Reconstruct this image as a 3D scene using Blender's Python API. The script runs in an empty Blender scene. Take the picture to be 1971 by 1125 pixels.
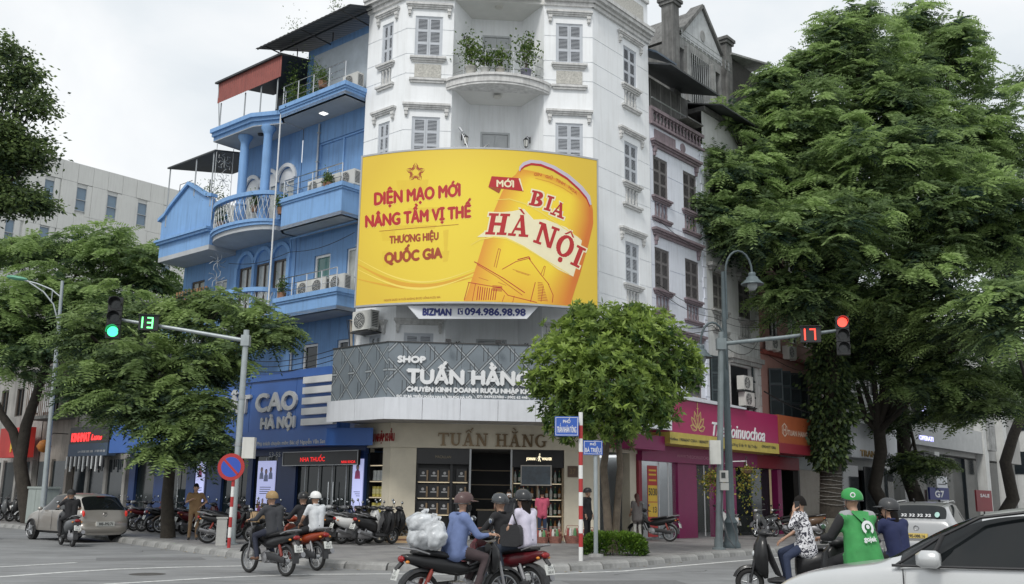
import bpy,bmesh,math,random
import numpy as np
from mathutils import Vector,Matrix
from mathutils.geometry import tessellate_polygon
R=math.radians
rnd=random.Random(7)
scene=bpy.context.scene
COL=scene.collection

CAM_H,PITCH,ROLL=1.55,R(11.95),R(0.8)
cam=bpy.data.cameras.new('camera'); cam_o=bpy.data.objects.new('camera',cam); COL.objects.link(cam_o)
cam.sensor_width=36; cam.lens=36*1870/1971; cam.clip_start=0.1; cam.clip_end=2000
_f=Vector((0,math.cos(PITCH),math.sin(PITCH))); _u0=Vector((0,-math.sin(PITCH),math.cos(PITCH))); _r0=Vector((1,0,0))
_r=_r0*math.cos(ROLL)+_u0*math.sin(ROLL); _u=-_r0*math.sin(ROLL)+_u0*math.cos(ROLL)
_m=Matrix((_r,_u,-_f)).transposed().to_4x4(); _m.translation=(0,0,CAM_H)
cam_o.matrix_world=_m
scene.camera=cam_o

SUN_EL,SUN_AZ=R(50),R(200)          # azimuth clockwise from +Y
world=bpy.data.worlds.new('World'); scene.world=world; world.use_nodes=True
nt=world.node_tree; nt.nodes.clear()
N=nt.nodes.new; Lk=nt.links.new
out=N('ShaderNodeOutputWorld'); bg=N('ShaderNodeBackground'); bg.inputs['Strength'].default_value=0.1
sky=N('ShaderNodeTexSky'); sky.sky_type= 'NISHITA'; sky.sun_disc=False
sky.sun_elevation=SUN_EL; sky.sun_rotation=SUN_AZ; sky.air_density=1.2; sky.dust_density=3.0
tc=N('ShaderNodeTexCoord'); mp=N('ShaderNodeMapping'); mp.inputs['Scale'].default_value=(1.0,1.0,1.7); mp.inputs['Location'].default_value=(0.25,0.1,0.3)
n1=N('ShaderNodeTexNoise'); n1.inputs['Scale'].default_value=3.4; n1.inputs['Detail'].default_value=7; n1.inputs['Roughness'].default_value=0.5; n1.inputs['Distortion'].default_value=0.5
rp=N('ShaderNodeValToRGB'); e=rp.color_ramp.elements
e[0].position=0.32; e[0].color=(6.1,6.55,6.9,1); e[1].position=0.66; e[1].color=(8.2,8.35,8.4,1)
e2=rp.color_ramp.elements.new(0.47); e2.color=(6.95,7.3,7.55,1); e3=rp.color_ramp.elements.new(0.56); e3.color=(7.6,7.8,7.95,1)
mx=N('ShaderNodeMixRGB'); mx.inputs['Fac'].default_value=0.93
Lk(tc.outputs['Generated'],mp.inputs['Vector']); Lk(mp.outputs['Vector'],n1.inputs['Vector']); Lk(n1.outputs['Fac'],rp.inputs['Fac'])
Lk(sky.outputs['Color'],mx.inputs['Color1']); Lk(rp.outputs['Color'],mx.inputs['Color2']); Lk(mx.outputs['Color'],bg.inputs['Color']); Lk(bg.outputs['Background'],out.inputs['Surface'])
sl=bpy.data.lights.new('sun','SUN'); sl.energy=1.5; sl.angle=R(14); sl.color=(1.0,0.97,0.92)
so=bpy.data.objects.new('sun',sl); COL.objects.link(so)
_d=Vector((math.sin(SUN_AZ)*math.cos(SUN_EL),math.cos(SUN_AZ)*math.cos(SUN_EL),math.sin(SUN_EL)))
so.rotation_euler=_d.to_track_quat('Z','Y').to_euler(); so.location=(0,0,60)
scene.view_settings.view_transform= 'Standard'; scene.view_settings.look= 'None'
scene.view_settings.gamma=1.0; scene.view_settings.use_curve_mapping=False
scene.view_settings.exposure=0.36
try:
    scene.cycles.max_bounces=8; scene.cycles.diffuse_bounces=5; scene.cycles.glossy_bounces=3; scene.cycles.transmission_bounces=6; scene.cycles.transparent_max_bounces=6
except Exception: pass

MATS={}
def mat(name,col,rough=0.6,metal=0.0,var=0.10,scale=2.5,bump=0.0,bscale=40,streak=0.0,scol=None,emit=0.0,coat=0.0,spec=0.5,alpha=1.0,trans=0.0):
    """procedural Principled material: base colour with noise mottling, optional vertical rain streaks and bump"""
    if name in MATS: return MATS[name]
    m=bpy.data.materials.new(name); m.use_nodes=True; MATS[name]=m
    t=m.node_tree; b=t.nodes['Principled BSDF']; N=t.nodes.new; L=t.links.new
    b.inputs['Roughness'].default_value=rough; b.inputs['Metallic'].default_value=metal
    b.inputs['Specular IOR Level'].default_value=spec
    if coat: b.inputs['Coat Weight'].default_value=coat; b.inputs['Coat Roughness'].default_value=0.08
    if trans: b.inputs['Transmission Weight'].default_value=trans
    if alpha<1: b.inputs['Alpha'].default_value=alpha
    c4=(col[0],col[1],col[2],1)
    b.inputs['Base Color'].default_value=c4
    if emit:
        b.inputs['Emission Color'].default_value=c4; b.inputs['Emission Strength'].default_value=emit
    if var or streak or bump:
        tc=N('ShaderNodeTexCoord'); src=tc.outputs['Object']
    last=None
    if var:
        n=N('ShaderNodeTexNoise'); n.inputs['Scale'].default_value=scale; n.inputs['Detail'].default_value=6; n.inputs['Roughness'].default_value=0.65
        L(src,n.inputs['Vector'])
        r=N('ShaderNodeValToRGB'); e=r.color_ramp.elements
        e[0].position=0.3; e[1].position=0.7
        e[0].color=tuple(max(0,x*(1-var)) for x in col)+(1,); e[1].color=tuple(min(1,x*(1+var*0.6)) for x in col)+(1,)
        L(n.outputs['Fac'],r.inputs['Fac']); last=r.outputs['Color']
    if streak:
        mpn=N('ShaderNodeMapping'); mpn.inputs['Scale'].default_value=(5,5,0.35); L(src,mpn.inputs['Vector'])
        n=N('ShaderNodeTexNoise'); n.inputs['Scale'].default_value=1.6; n.inputs['Detail'].default_value=5; L(mpn.outputs['Vector'],n.inputs['Vector'])
        r=N('ShaderNodeValToRGB'); e=r.color_ramp.elements; e[0].position=0.48; e[0].color=(0,0,0,1); e[1].position=0.8; e[1].color=(streak,)*3+(1,)
        L(n.outputs['Fac'],r.inputs['Fac'])
        x=N('ShaderNodeMixRGB'); L(r.outputs['Color'],x.inputs['Fac'])
        if last: L(last,x.inputs['Color1'])
        else: x.inputs['Color1'].default_value=c4
        sc=scol or tuple(v*0.45 for v in col); x.inputs['Color2'].default_value=sc+(1,)
        last=x.outputs['Color']
    if last: L(last,b.inputs['Base Color'])
    if bump:
        n=N('ShaderNodeTexNoise'); n.inputs['Scale'].default_value=bscale; n.inputs['Detail'].default_value=4; L(src,n.inputs['Vector'])
        bp=N('ShaderNodeBump'); bp.inputs['Strength'].default_value=bump; bp.inputs['Distance'].default_value=0.02
        L(n.outputs['Fac'],bp.inputs['Height']); L(bp.outputs['Normal'],b.inputs['Normal'])
    return m
def leafmat(name,c0,c1,trans=0.35):
    if name in MATS: return MATS[name]
    m=bpy.data.materials.new(name); m.use_nodes=True; MATS[name]=m
    t=m.node_tree; b=t.nodes['Principled BSDF']; N=t.nodes.new; L=t.links.new
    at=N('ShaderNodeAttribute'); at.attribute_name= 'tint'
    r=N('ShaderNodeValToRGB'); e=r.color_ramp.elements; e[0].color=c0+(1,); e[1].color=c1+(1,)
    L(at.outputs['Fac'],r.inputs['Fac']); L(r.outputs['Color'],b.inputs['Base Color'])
    b.inputs['Roughness'].default_value=0.5; b.inputs['Specular IOR Level'].default_value=0.35
    tr=N('ShaderNodeBsdfTranslucent'); L(r.outputs['Color'],tr.inputs['Color'])
    mx=N('ShaderNodeMixShader'); mx.inputs['Fac'].default_value=trans
    L(b.outputs['BSDF'],mx.inputs[1]); L(tr.outputs['BSDF'],mx.inputs[2])
    L(mx.outputs['Shader'],t.nodes['Material Output'].inputs['Surface'])
    return m
def glassmat(name,col=(0.02,0.03,0.035),rough=0.06,alpha=1.0):
    return mat(name,col,rough=rough,var=0,spec=0.5,alpha=alpha)

ORG=Vector((-0.28,29.58,0)); RZ=R(49.6)
_ca,_sa=math.cos(RZ),math.sin(RZ)
def W(x,y,z=0.0): return Vector((ORG.x+_ca*x-_sa*y,ORG.y+_sa*x+_ca*y,z))
BASE={}
def thing(name,label,cat,loc=(0,0,0),rotz=0.0,group=None):
    o=bpy.data.objects.new(name,None); COL.objects.link(o); o.empty_display_size=0.2
    o.location=loc; o.rotation_euler=(0,0,rotz); tag(o,label,cat,group)
    return o
def tag(o,label=None,cat=None,group=None,kind=None):
    if label: o['label']=label
    if cat: o['category']=cat
    if group: o['group']=group
    if kind: o['kind']=kind
    return o
def bthing(name,label,cat,x,y,group=None,z=0.0):
    """thing in the street frame; meshes given in street-frame coordinates are shifted to its base"""
    o=thing(name,label,cat,W(x,y,z),RZ,group); BASE[o.name]=Vector((x,y,z)); return o
def place(mesh,name,parent,loc=(0,0,0),rotz=0.0,rot=None,scale=None,label=None):
    o=bpy.data.objects.new(name,mesh); COL.objects.link(o); o.parent=parent
    b=BASE.get(parent.name) if parent else None
    o.location=Vector(loc)-b if b else Vector(loc)
    o.rotation_euler=rot if rot else (0,0,rotz)
    if scale: o.scale=scale
    if label: o['label']=label
    return o
def copy_tree(o,parent=None):
    c=o.copy(); COL.objects.link(c); c.parent=parent
    for ch in list(o.children): copy_tree(ch,c)
    return c

class MB:
    """collects simple shapes into one mesh; one material slot per entry of self.mats"""
    def __init__(s): s.v=[]; s.f=[]; s.m=[]; s.cur=0; s.xf=None
    def use(s,i): s.cur=i; return s
    def frame(s,origin=None,rotz=0.0):
        s.xf=None if origin is None else (Matrix.Translation(Vector(origin)) @ Matrix.Rotation(rotz,4,'Z'))
        return s
    def add(s,vs,fs):
        n=len(s.v)
        if s.xf is not None: vs=[s.xf @ Vector(p) for p in vs]
        s.v.extend([tuple(p) for p in vs]); s.f.extend([tuple(i+n for i in f) for f in fs]); s.m.extend([s.cur]*len(fs))
        return s
    def box(s,x0,x1,y0,y1,z0,z1):
        return s.add([(x0,y0,z0),(x1,y0,z0),(x1,y1,z0),(x0,y1,z0),(x0,y0,z1),(x1,y0,z1),(x1,y1,z1),(x0,y1,z1)],
                     [(0,3,2,1),(4,5,6,7),(0,1,5,4),(1,2,6,5),(2,3,7,6),(3,0,4,7)])
    def quad(s,a,b,c,d): return s.add([a,b,c,d],[(0,1,2,3)])
    def prism(s,poly,d0,d1,ax='z'):
        """extrude a 2-D polygon; ax='z': (x,y)->z, 'y': (x,z)->y, 'x': (y,z)->x"""
        n=len(poly)
        def P(p,d): return (p[0],p[1],d) if ax== 'z' else ((p[0],d,p[1]) if ax== 'y' else (d,p[0],p[1]))
        vs=[P(p,d0) for p in poly]+[P(p,d1) for p in poly]
        fs=[tuple(range(n))[::-1],tuple(range(n,2*n))]+[(i,(i+1)%n,n+(i+1)%n,n+i) for i in range(n)]
        return s.add(vs,fs)
    def tube(s,pts,rad,n=8,caps=True,flat=None):
        pts=[Vector(p) for p in pts]; k=len(pts)
        if not hasattr(rad,'__len__'): rad=[rad]*k
        vs=[]; ref=None
        for i,p in enumerate(pts):
            d=(pts[min(i+1,k-1)]-pts[max(i-1,0)]).normalized()
            if ref is None:
                ref=Vector((0,0,1)) if abs(d.z)<0.9 else Vector((1,0,0))
            a=d.cross(ref).normalized(); b=a.cross(d).normalized(); ref=b
            for j in range(n):
                t=2*math.pi*j/n
                rr=rad[i]; ra,rb=(rr if not hasattr(rr,'__len__') else rr[0]),(rr if not hasattr(rr,'__len__') else rr[1])
                vs.append(p+a*(math.cos(t)*ra)+b*(math.sin(t)*rb))
        fs=[(i*n+j,i*n+(j+1)%n,(i+1)*n+(j+1)%n,(i+1)*n+j) for i in range(k-1) for j in range(n)]
        if caps: fs+=[tuple(range(n))[::-1],tuple(range((k-1)*n,k*n))]
        return s.add(vs,fs)
    def lathe(s,prof,c=(0,0,0),n=12,ax='z',a0=0.0,a1=2*math.pi):
        """revolve (r, h) profile about an axis through c"""
        full=abs(a1-a0-2*math.pi)<1e-6; k=n if full else n+1; vs=[]
        for r,h in prof:
            for j in range(k):
                t=a0+(a1-a0)*j/n; x,y=r*math.cos(t),r*math.sin(t)
                p=(x,y,h) if ax== 'z' else ((x,h,y) if ax== 'y' else (h,x,y))
                vs.append((p[0]+c[0],p[1]+c[1],p[2]+c[2]))
        fs=[]
        for i in range(len(prof)-1):
            for j in range(n if full else n):
                j2=(j+1)%k if full else j+1
                fs.append((i*k+j,i*k+j2,(i+1)*k+j2,(i+1)*k+j))
        return s.add(vs,fs)
    def ell(s,c,r,n=10,k=6):
        prof=[(math.sin(math.pi*i/k),-math.cos(math.pi*i/k)) for i in range(k+1)]
        vs=[]; 
        for q,h in prof:
            for j in range(n):
                t=2*math.pi*j/n; vs.append((c[0]+r[0]*q*math.cos(t),c[1]+r[1]*q*math.sin(t),c[2]+r[2]*h))
        return s.add(vs,[(i*n+j,i*n+(j+1)%n,(i+1)*n+(j+1)%n,(i+1)*n+j) for i in range(k) for j in range(n)])
    def loft(s,secs,close=True,caps=True):
        n=len(secs[0]); vs=[p for q in secs for p in q]; fs=[]
        for i in range(len(secs)-1):
            for j in range(n if close else n-1):
                fs.append((i*n+j,i*n+(j+1)%n,(i+1)*n+(j+1)%n,(i+1)*n+j))
        if caps and close: fs+=[tuple(range(n))[::-1],tuple(range((len(secs)-1)*n,len(secs)*n))]
        return s.add(vs,fs)
    def mesh(s,name,mats,smooth=False,base=None):
        me=bpy.data.meshes.new(name)
        vs=s.v if base is None else [(p[0]-base[0],p[1]-base[1],p[2]-base[2]) for p in s.v]
        me.from_pydata(vs,[],s.f)
        if not isinstance(mats,(list,tuple)): mats=[mats]
        for m in mats: me.materials.append(m)
        if len(mats)>1: me.polygons.foreach_set('material_index',s.m)
        bm=bmesh.new(); bm.from_mesh(me); bmesh.ops.recalc_face_normals(bm,faces=bm.faces); bm.to_mesh(me); bm.free()
        if smooth:
            me.polygons.foreach_set('use_smooth',[True]*len(me.polygons))
            try: me.set_sharp_from_angle(angle=R(smooth if smooth>1 else 40))
            except Exception: pass
        me.update(); return me
    def build(s,name,mats,parent=None,smooth=False,loc=None,rotz=0.0,label=None):
        b=BASE.get(parent.name) if parent else None
        o=bpy.data.objects.new(name,s.mesh(name,mats,smooth,b if loc is None else None)); COL.objects.link(o)
        o.parent=parent
        if loc is not None: o.location=Vector(loc)-(b if b else Vector((0,0,0))); o.rotation_euler=(0,0,rotz)
        if label: o['label']=label
        return o

def struct(name,mb,m,smooth=False,kind='structure',label=None):
    o=mb.build(name,m,None,smooth); o['kind']=kind
    if label: o['label']=label
    return o

_TC={}
HORN={'Ơ': 'O','Ớ': 'Ó','Ờ': 'Ò','Ợ': 'Ọ','Ở': 'Ỏ','Ỡ': 'Õ','Ư': 'U','Ứ': 'Ú','Ừ': 'Ù','Ự': 'Ụ','Ữ': 'Ũ','Ử': 'Ủ'}
def _raw(txt):
    cu=bpy.data.curves.new('txt','FONT'); cu.body=txt; cu.resolution_u=3
    o=bpy.data.objects.new('txt',cu); COL.objects.link(o)
    dg=bpy.context.evaluated_depsgraph_get(); me=bpy.data.meshes.new_from_object(o.evaluated_get(dg))
    v=[(p.co.x,p.co.y) for p in me.vertices]; f=[tuple(p.vertices) for p in me.polygons]
    bpy.data.objects.remove(o); bpy.data.curves.remove(cu); bpy.data.meshes.remove(me)
    return v,f
def glyphs(txt):
    """2-D triangles of a line of text in em units (built-in font); horned vowels get their horn as a small quad"""
    if txt in _TC: return _TC[txt]
    base= ''.join(HORN.get(c,c) for c in txt); v,f=_raw(base)
    for i,c in enumerate(txt):
        if c in HORN:
            x=max(p[0] for p in _raw(base[:i]+('O' if HORN[c] in 'OÓÒỌỎÕ' else 'U'))[0]); n=len(v)
            y=.60 if HORN[c] in 'OÓÒỌỎÕ' else .64
            v=v+[(x-.10,y),(x+.0,y),(x+.09,y+.14),(x+.02,y+.14)]; f=f+[(n,n+1,n+2,n+3)]
    _TC[txt]=(v,f); return v,f
def letters(mb,txt,w,h,fn,bold=0.0,depth=0.0,shear=0.0,capfit=True):
    """fit txt to width w and cap height h; fn(s, t, d) maps (along, up, outward) to a point. bold: outline growth in metres"""
    v,f=glyphs(txt)
    if not v: return
    x0=min(p[0] for p in v); x1=max(p[0] for p in v); ch=0.70 if capfit else max(p[1] for p in v)
    sx=w/(x1-x0); sy=h/ch
    offs=[(0,0)] if not bold else [(0,0),(-bold,0),(bold,0),(0,bold),(0,-bold)]
    for i,(ox,oy) in enumerate(offs):
        d=depth+0.0006*i
        top=[fn((p[0]-x0)*sx+ox+shear*p[1]*sy,p[1]*sy+oy,d) for p in v]
        mb.add(top,f)
        if depth>0.012:
            cnt={}
            for q in f:
                for a,b in zip(q,q[1:]+q[:1]):
                    k=(a,b); cnt[k]=cnt.get(k,0)+1
            bot=[fn((p[0]-x0)*sx+ox+shear*p[1]*sy,p[1]*sy+oy,0.0) for p in v]
            n=len(v); side=[(a,b,b+n,a+n) for (a,b) in cnt if (b,a) not in cnt]
            mb.add(top+bot,side)
def plane_fn(o,ax,out,up=(0,0,1)):
    o,ax,out,up=Vector(o),Vector(ax).normalized(),Vector(out).normalized(),Vector(up)
    return lambda s,t,d: o+ax*s+up*t+out*d
def wall_panel(mb,x0,x1,z0,z1,holes=(),reveal=0.15,courses=(),y=0.0):
    """wall sheet in the x-z plane with outward -y, window holes with reveals and grooved courses"""
    xs=sorted({x0,x1} |{h[0] for h in holes} |{h[1] for h in holes})
    zs=sorted({z0,z1} |{h[2] for h in holes} |{h[3] for h in holes} |{c for c in courses if z0<c<z1} |{c+0.035 for c in courses if z0<c<z1})
    xs=[x for x in xs if x0-1e-6<=x<=x1+1e-6]; zs=[z for z in zs if z0-1e-6<=z<=z1+1e-6]
    for i in range(len(xs)-1):
        for j in range(len(zs)-1):
            cx,cz=(xs[i]+xs[i+1])/2,(zs[j]+zs[j+1])/2
            if any(h[0]<cx<h[1] and h[2]<cz<h[3] for h in holes): continue
            g=any(c<cz<c+0.035 for c in courses)
            yy=y+(0.02 if g else 0.0)
            mb.quad((xs[i],yy,zs[j]),(xs[i+1],yy,zs[j]),(xs[i+1],yy,zs[j+1]),(xs[i],yy,zs[j+1]))
            if g:
                mb.quad((xs[i],y,zs[j]),(xs[i+1],y,zs[j]),(xs[i+1],yy,zs[j]),(xs[i],yy,zs[j]))
                mb.quad((xs[i],yy,zs[j+1]),(xs[i+1],yy,zs[j+1]),(xs[i+1],y,zs[j+1]),(xs[i],y,zs[j+1]))
    for h in holes:
        a,b,c,d=h[:4]
        mb.quad((a,y,c),(a,y+reveal,c),(a,y+reveal,d),(a,y,d)); mb.quad((b,y,c),(b,y,d),(b,y+reveal,d),(b,y+reveal,c))
        mb.quad((a,y,c),(b,y,c),(b,y+reveal,c),(a,y+reveal,c)); mb.quad((a,y,d),(a,y+reveal,d),(b,y+reveal,d),(b,y,d))
    return mb
# ================================================================ foliage tools
nrg=np.random.default_rng(11)
def unit(a): return a/np.maximum(np.linalg.norm(a,axis=-1,keepdims=True),1e-9)
def leaf_object(name,c,d,ln,wd,tint,m,parent=None,fold=0.25,upbias=0.55):
    """many leaves as one mesh: c base points, d leaf axes, ln lengths, wd widths"""
    n=len(c); d=unit(d); up=unit(nrg.normal(size=(n,3))*(1-upbias*0.6)+np.array([0,0,upbias]))
    s=unit(np.cross(d,up)); nn=np.cross(s,d)
    ln=np.broadcast_to(ln,(n,))[:,None]; wd=np.broadcast_to(wd,(n,))[:,None]
    v=np.empty((n,4,3)); mid=c+d*ln*0.45
    v[:,0]=c; v[:,1]=mid+s*wd*0.5-nn*wd*fold*0.5; v[:,2]=c+d*ln-nn*ln*0.12; v[:,3]=mid-s*wd*0.5-nn*wd*fold*0.5
    me=bpy.data.meshes.new(name); me.vertices.add(4*n); me.vertices.foreach_set('co',v.reshape(-1).astype(np.float32))
    me.loops.add(4*n); me.loops.foreach_set('vertex_index',np.arange(4*n,dtype=np.int32))
    me.polygons.add(n); me.polygons.foreach_set('loop_start',np.arange(0,4*n,4,dtype=np.int32)); me.polygons.foreach_set('loop_total',np.full(n,4,dtype=np.int32))
    me.update(calc_edges=True); me.materials.append(m)
    at=me.attributes.new('tint','FLOAT','POINT'); at.data.foreach_set('value',np.repeat(np.clip(tint,0,1),4).astype(np.float32))
    o=bpy.data.objects.new(name,me); COL.objects.link(o); o.parent=parent
    return o

# ================================================================ ground
def groundmat(name,col,kind):
    m=bpy.data.materials.new(name); m.use_nodes=True; t=m.node_tree; b=t.nodes['Principled BSDF']; N=t.nodes.new; L=t.links.new
    tc=N('ShaderNodeTexCoord')
    n=N('ShaderNodeTexNoise'); n.inputs['Scale'].default_value=0.6; n.inputs['Detail'].default_value=8; n.inputs['Roughness'].default_value=0.7; L(tc.outputs['Object'],n.inputs['Vector'])
    r=N('ShaderNodeValToRGB'); e=r.color_ramp.elements; e[0].position=0.32; e[1].position=0.7
    e[0].color=tuple(x*0.72 for x in col)+(1,); e[1].color=tuple(x*1.12 for x in col)+(1,); L(n.outputs['Fac'],r.inputs['Fac'])
    g=N('ShaderNodeTexNoise'); g.inputs['Scale'].default_value=45 if kind== 'road' else 18; g.inputs['Detail'].default_value=3; L(tc.outputs['Object'],g.inputs['Vector'])
    bp=N('ShaderNodeBump'); bp.inputs['Strength'].default_value=0.35; bp.inputs['Distance'].default_value=0.01
    last=r.outputs['Color']
    if kind== 'pave':
        br=N('ShaderNodeTexBrick'); br.inputs['Scale'].default_value=1.0; br.inputs['Brick Width'].default_value=0.6; br.inputs['Row Height'].default_value=0.4
        br.inputs['Mortar Size'].default_value=0.012; br.inputs['Color1'].default_value=(1,1,1,1); br.inputs['Color2'].default_value=(0.74,0.74,0.76,1); br.inputs['Mortar'].default_value=(0.42,0.42,0.42,1)
        L(tc.outputs['Object'],br.inputs['Vector'])
        mu=N('ShaderNodeMixRGB'); mu.blend_type= 'MULTIPLY'; mu.inputs['Fac'].default_value=1; L(last,mu.inputs['Color1']); L(br.outputs['Color'],mu.inputs['Color2']); last=mu.outputs['Color']
    else:
        n2=N('ShaderNodeTexNoise'); n2.inputs['Scale'].default_value=3.5; n2.inputs['Detail'].default_value=4
        mpn=N('ShaderNodeMapping'); mpn.inputs['Rotation'].default_value=(0,0,R(12)); mpn.inputs['Scale'].default_value=(0.12,1.2,1); L(tc.outputs['Object'],mpn.inputs['Vector']); L(mpn.outputs['Vector'],n2.inputs['Vector'])
        r2=N('ShaderNodeValToRGB'); e=r2.color_ramp.elements; e[0].position=0.45; e[0].color=(1,1,1,1); e[1].position=0.72; e[1].color=(0.72,0.72,0.72,1); L(n2.outputs['Fac'],r2.inputs['Fac'])
        mu=N('ShaderNodeMixRGB'); mu.blend_type= 'MULTIPLY'; mu.inputs['Fac'].default_value=1; L(last,mu.inputs['Color1']); L(r2.outputs['Color'],mu.inputs['Color2']); last=mu.outputs['Color']
    L(last,b.inputs['Base Color']); L(g.outputs['Fac'],bp.inputs['Height']); L(bp.outputs['Normal'],b.inputs['Normal'])
    b.inputs['Roughness'].default_value=0.72 if kind== 'road' else 0.6
    return m
M_ROAD=groundmat('asphalt',(0.235,0.24,0.243),'road'); M_PAVE=groundmat('paving',(0.28,0.275,0.27),'pave')
M_KERB=mat('kerb_concrete',(0.27,0.27,0.262),0.85,var=0.4,scale=3,bump=0.3)
M_LINE=mat('road_paint',(0.62,0.63,0.62),0.7,var=0.45,scale=9)
struct('road',MB().quad((-900,-300,0),(900,-300,0),(900,1500,0),(-900,1500,0)),M_ROAD)
KERB=[(1.5,120),(-2.0,50),(-2.6,36),(-3.6,24),(-4.5,18),(-6.0,10.6),(-6.85,6.3),(-7.45,3.0),(-7.85,0.2),(-8.0,-1.6),(-7.9,-2.8),(-7.4,-3.9),(-6.6,-4.9),(-5.5,-5.7),(-4.4,-6.12),(-2.9,-6.25),(-1.4,-6.05),(0.0,-5.85),(2.8,-5.65),(6,-5.6),(30,-5.6),(120,-5.6)]
def resample(pl,step):
    pts=[Vector(p).to_2d() for p in pl]; out=[pts[0]]; acc=0
    for a,b in zip(pts,pts[1:]):
        L=(b-a).length; s=step-acc
        while s<=L: out.append(a+(b-a)*(s/L)); s+=step
        acc=(acc+L)%step if False else L-(s-step)
    return out
pv=MB(); KI=[(x,y) for x,y in KERB]
pv.add([(x,y,0.15) for x,y in KI]+[(120,120,0.15)],[tuple(range(len(KI)+1))])
po=struct('pavement',pv,M_PAVE); po.location=ORG; po.rotation_euler=(0,0,RZ)
kerb=bpy.data.objects.new('kerb',None); COL.objects.link(kerb); kerb['kind']= 'structure'; kerb.location=ORG; kerb.rotation_euler=(0,0,RZ)
kp=resample(KERB[1:],1.0)
for i in range(len(kp)-1):
    a,b=kp[i],kp[i+1]; c=(a+b)/2; d=(b-a).normalized()
    if c.y>40 or c.x>45: continue
    L=(b-a).length/2-0.008; k=MB(); j=rnd.uniform(-0.008,0.012)
    prof=[(-0.16,-0.02),(-0.13,0.10),(-0.05,0.156),(0.22,0.158),(0.22,-0.02)]
    k.loft([[(-L,p[0],p[1]) for p in prof],[(L,p[0],p[1]) for p in prof]])
    n=Vector((-d.y,d.x)); ang=math.atan2(d.y,d.x)
    o=k.build('kerb_stone',M_KERB,kerb,loc=(c.x,c.y,j),rotz=ang+rnd.uniform(-.008,.008))
def stripe(name,pts,w,m=M_LINE,z=0.004):
    b=MB(); P=[Vector(p) for p in pts]; L=[]; Rr=[]
    for i,p in enumerate(P):
        d=(P[min(i+1,len(P)-1)]-P[max(i-1,0)]).normalized(); n=Vector((-d.y,d.x)); L.append(p+n*w/2); Rr.append(p-n*w/2)
    b.add([(p.x,p.y,z) for p in L]+[(p.x,p.y,z) for p in Rr],[(i,i+1,len(P)+i+1,len(P)+i) for i in range(len(P)-1)])
    return struct(name,b,m)
stripe('lane_line',[(-13.5,16.0),(-10.51,20.87),(-9.62,22.45)],0.15)
stripe('lane_line',[(-10.2,16.0),(-9.31,18.52),(-8.76,19.63),(-8.02,20.75),(-7.06,21.48),(-5.85,22.12)],0.18)
stripe('edge_line',[(-8.2,15.6),(-6.87,17.39),(-5.45,19.0),(-4.15,20.0),(-2.34,20.5),(-0.82,20.6),(0.75,20.95),(2.54,22.17),(4.01,24.0),(6.05,26.45),(9.5,30.6),(15.5,37.8)],0.16)
stripe('stop_line',[(-5.0,11.8),(1.0,14.3),(5.5,14.9),(9.5,15.2)],0.22)

M_PATCH=mat('asphalt_patch',(.15,.152,.155),.8,var=.2,scale=8,bump=.3)
for P_ in ([(-9.5,23.2),(-7.2,24.0),(-7.6,24.9),(-9.9,24.2)],[(1.2,18.6),(3.4,19.0),(3.3,19.9),(1.0,19.4)],[(-3.2,16.6),(-1.9,16.7),(-2.0,17.2),(-3.3,17.1)]): struct('road_patch',MB().add([(x,y,.003) for x,y in P_],[(0,1,2,3)]),M_PATCH)
mh_=MB().lathe([(0,.006),(.31,.006),(.34,.003)],(-7.0,19.6,0),24); struct('manhole_cover',mh_,mat('cast_iron',(.09,.085,.08),.6,.3,var=.3,scale=12,bump=.5))
M_CRK=mat('tar_crack',(.05,.05,.05),.7,var=.2)
for x0,y0,a_ in ((-11,24.6,.5),(-6.5,18.2,.2),(2.2,21.0,.9),(6.5,23.5,.8),(-2.5,19.2,-.1)):
    pts=[(x0,y0)]
    for k in range(9): a_+=rnd.uniform(-.5,.5); pts.append((pts[-1][0]+.35*math.cos(a_),pts[-1][1]+.35*math.sin(a_)))
    stripe('road_crack',pts,.022,M_CRK,.0032)
lit=MB()
for i in range(60):
    t=rnd.random(); k=rnd.randrange(5,17); a,b=Vector(KERB[k]),Vector(KERB[k+1]); p=a+(b-a)*t; n=Vector((-(b-a).normalized().y,(b-a).normalized().x)); q=p+n*(-0.25-rnd.random()*0.5)*(-1 if False else 1)
    q=p-Vector((-(b-a).y,(b-a).x)).normalized()*rnd.uniform(0.2,0.5)
    w=W(q.x,q.y); s=rnd.uniform(.015,.05); an=rnd.random()*6
    lit.add([(w.x+s*math.cos(an+j*1.57),w.y+s*math.sin(an+j*1.57),0.008+0.01*(j%2)) for j in range(4)],[(0,1,2,3)])
struct('fallen_leaves',lit,mat('litter',(0.33,0.27,0.16),0.8,var=0.5,scale=2),kind='stuff',label='dry leaves and scraps lying along the kerb')
# ================================================================ white corner building
A=4.8346
M_WHITE=mat('white_render',(0.84,0.86,0.875),0.75,var=0.05,scale=1.2,bump=0.12,bscale=25,streak=0.22,scol=(0.46,0.45,0.42))
M_TRIM=mat('weathered_trim',(0.62,0.62,0.61),0.8,var=0.25,scale=5,streak=0.5,scol=(0.24,0.24,0.23))
M_SHUT=mat('grey_shutter',(0.50,0.53,0.57),0.5,var=0.08,scale=4)
M_SHUTD=mat('shutter_gap',(0.06,0.06,0.07),0.8,var=0)
M_ROUGH=mat('rough_cast',(0.52,0.51,0.47),0.9,var=0.35,scale=14,bump=0.9,bscale=30)
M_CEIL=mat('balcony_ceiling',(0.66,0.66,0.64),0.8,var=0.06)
M_CHROME=mat('stainless',(0.62,0.63,0.64),0.22,1.0,var=0.05)
M_IRON=mat('black_iron',(0.025,0.025,0.027),0.5,var=0.2)
M_FROST=mat('frosted_glass',(0.75,0.75,0.70),0.3,var=0)

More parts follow.
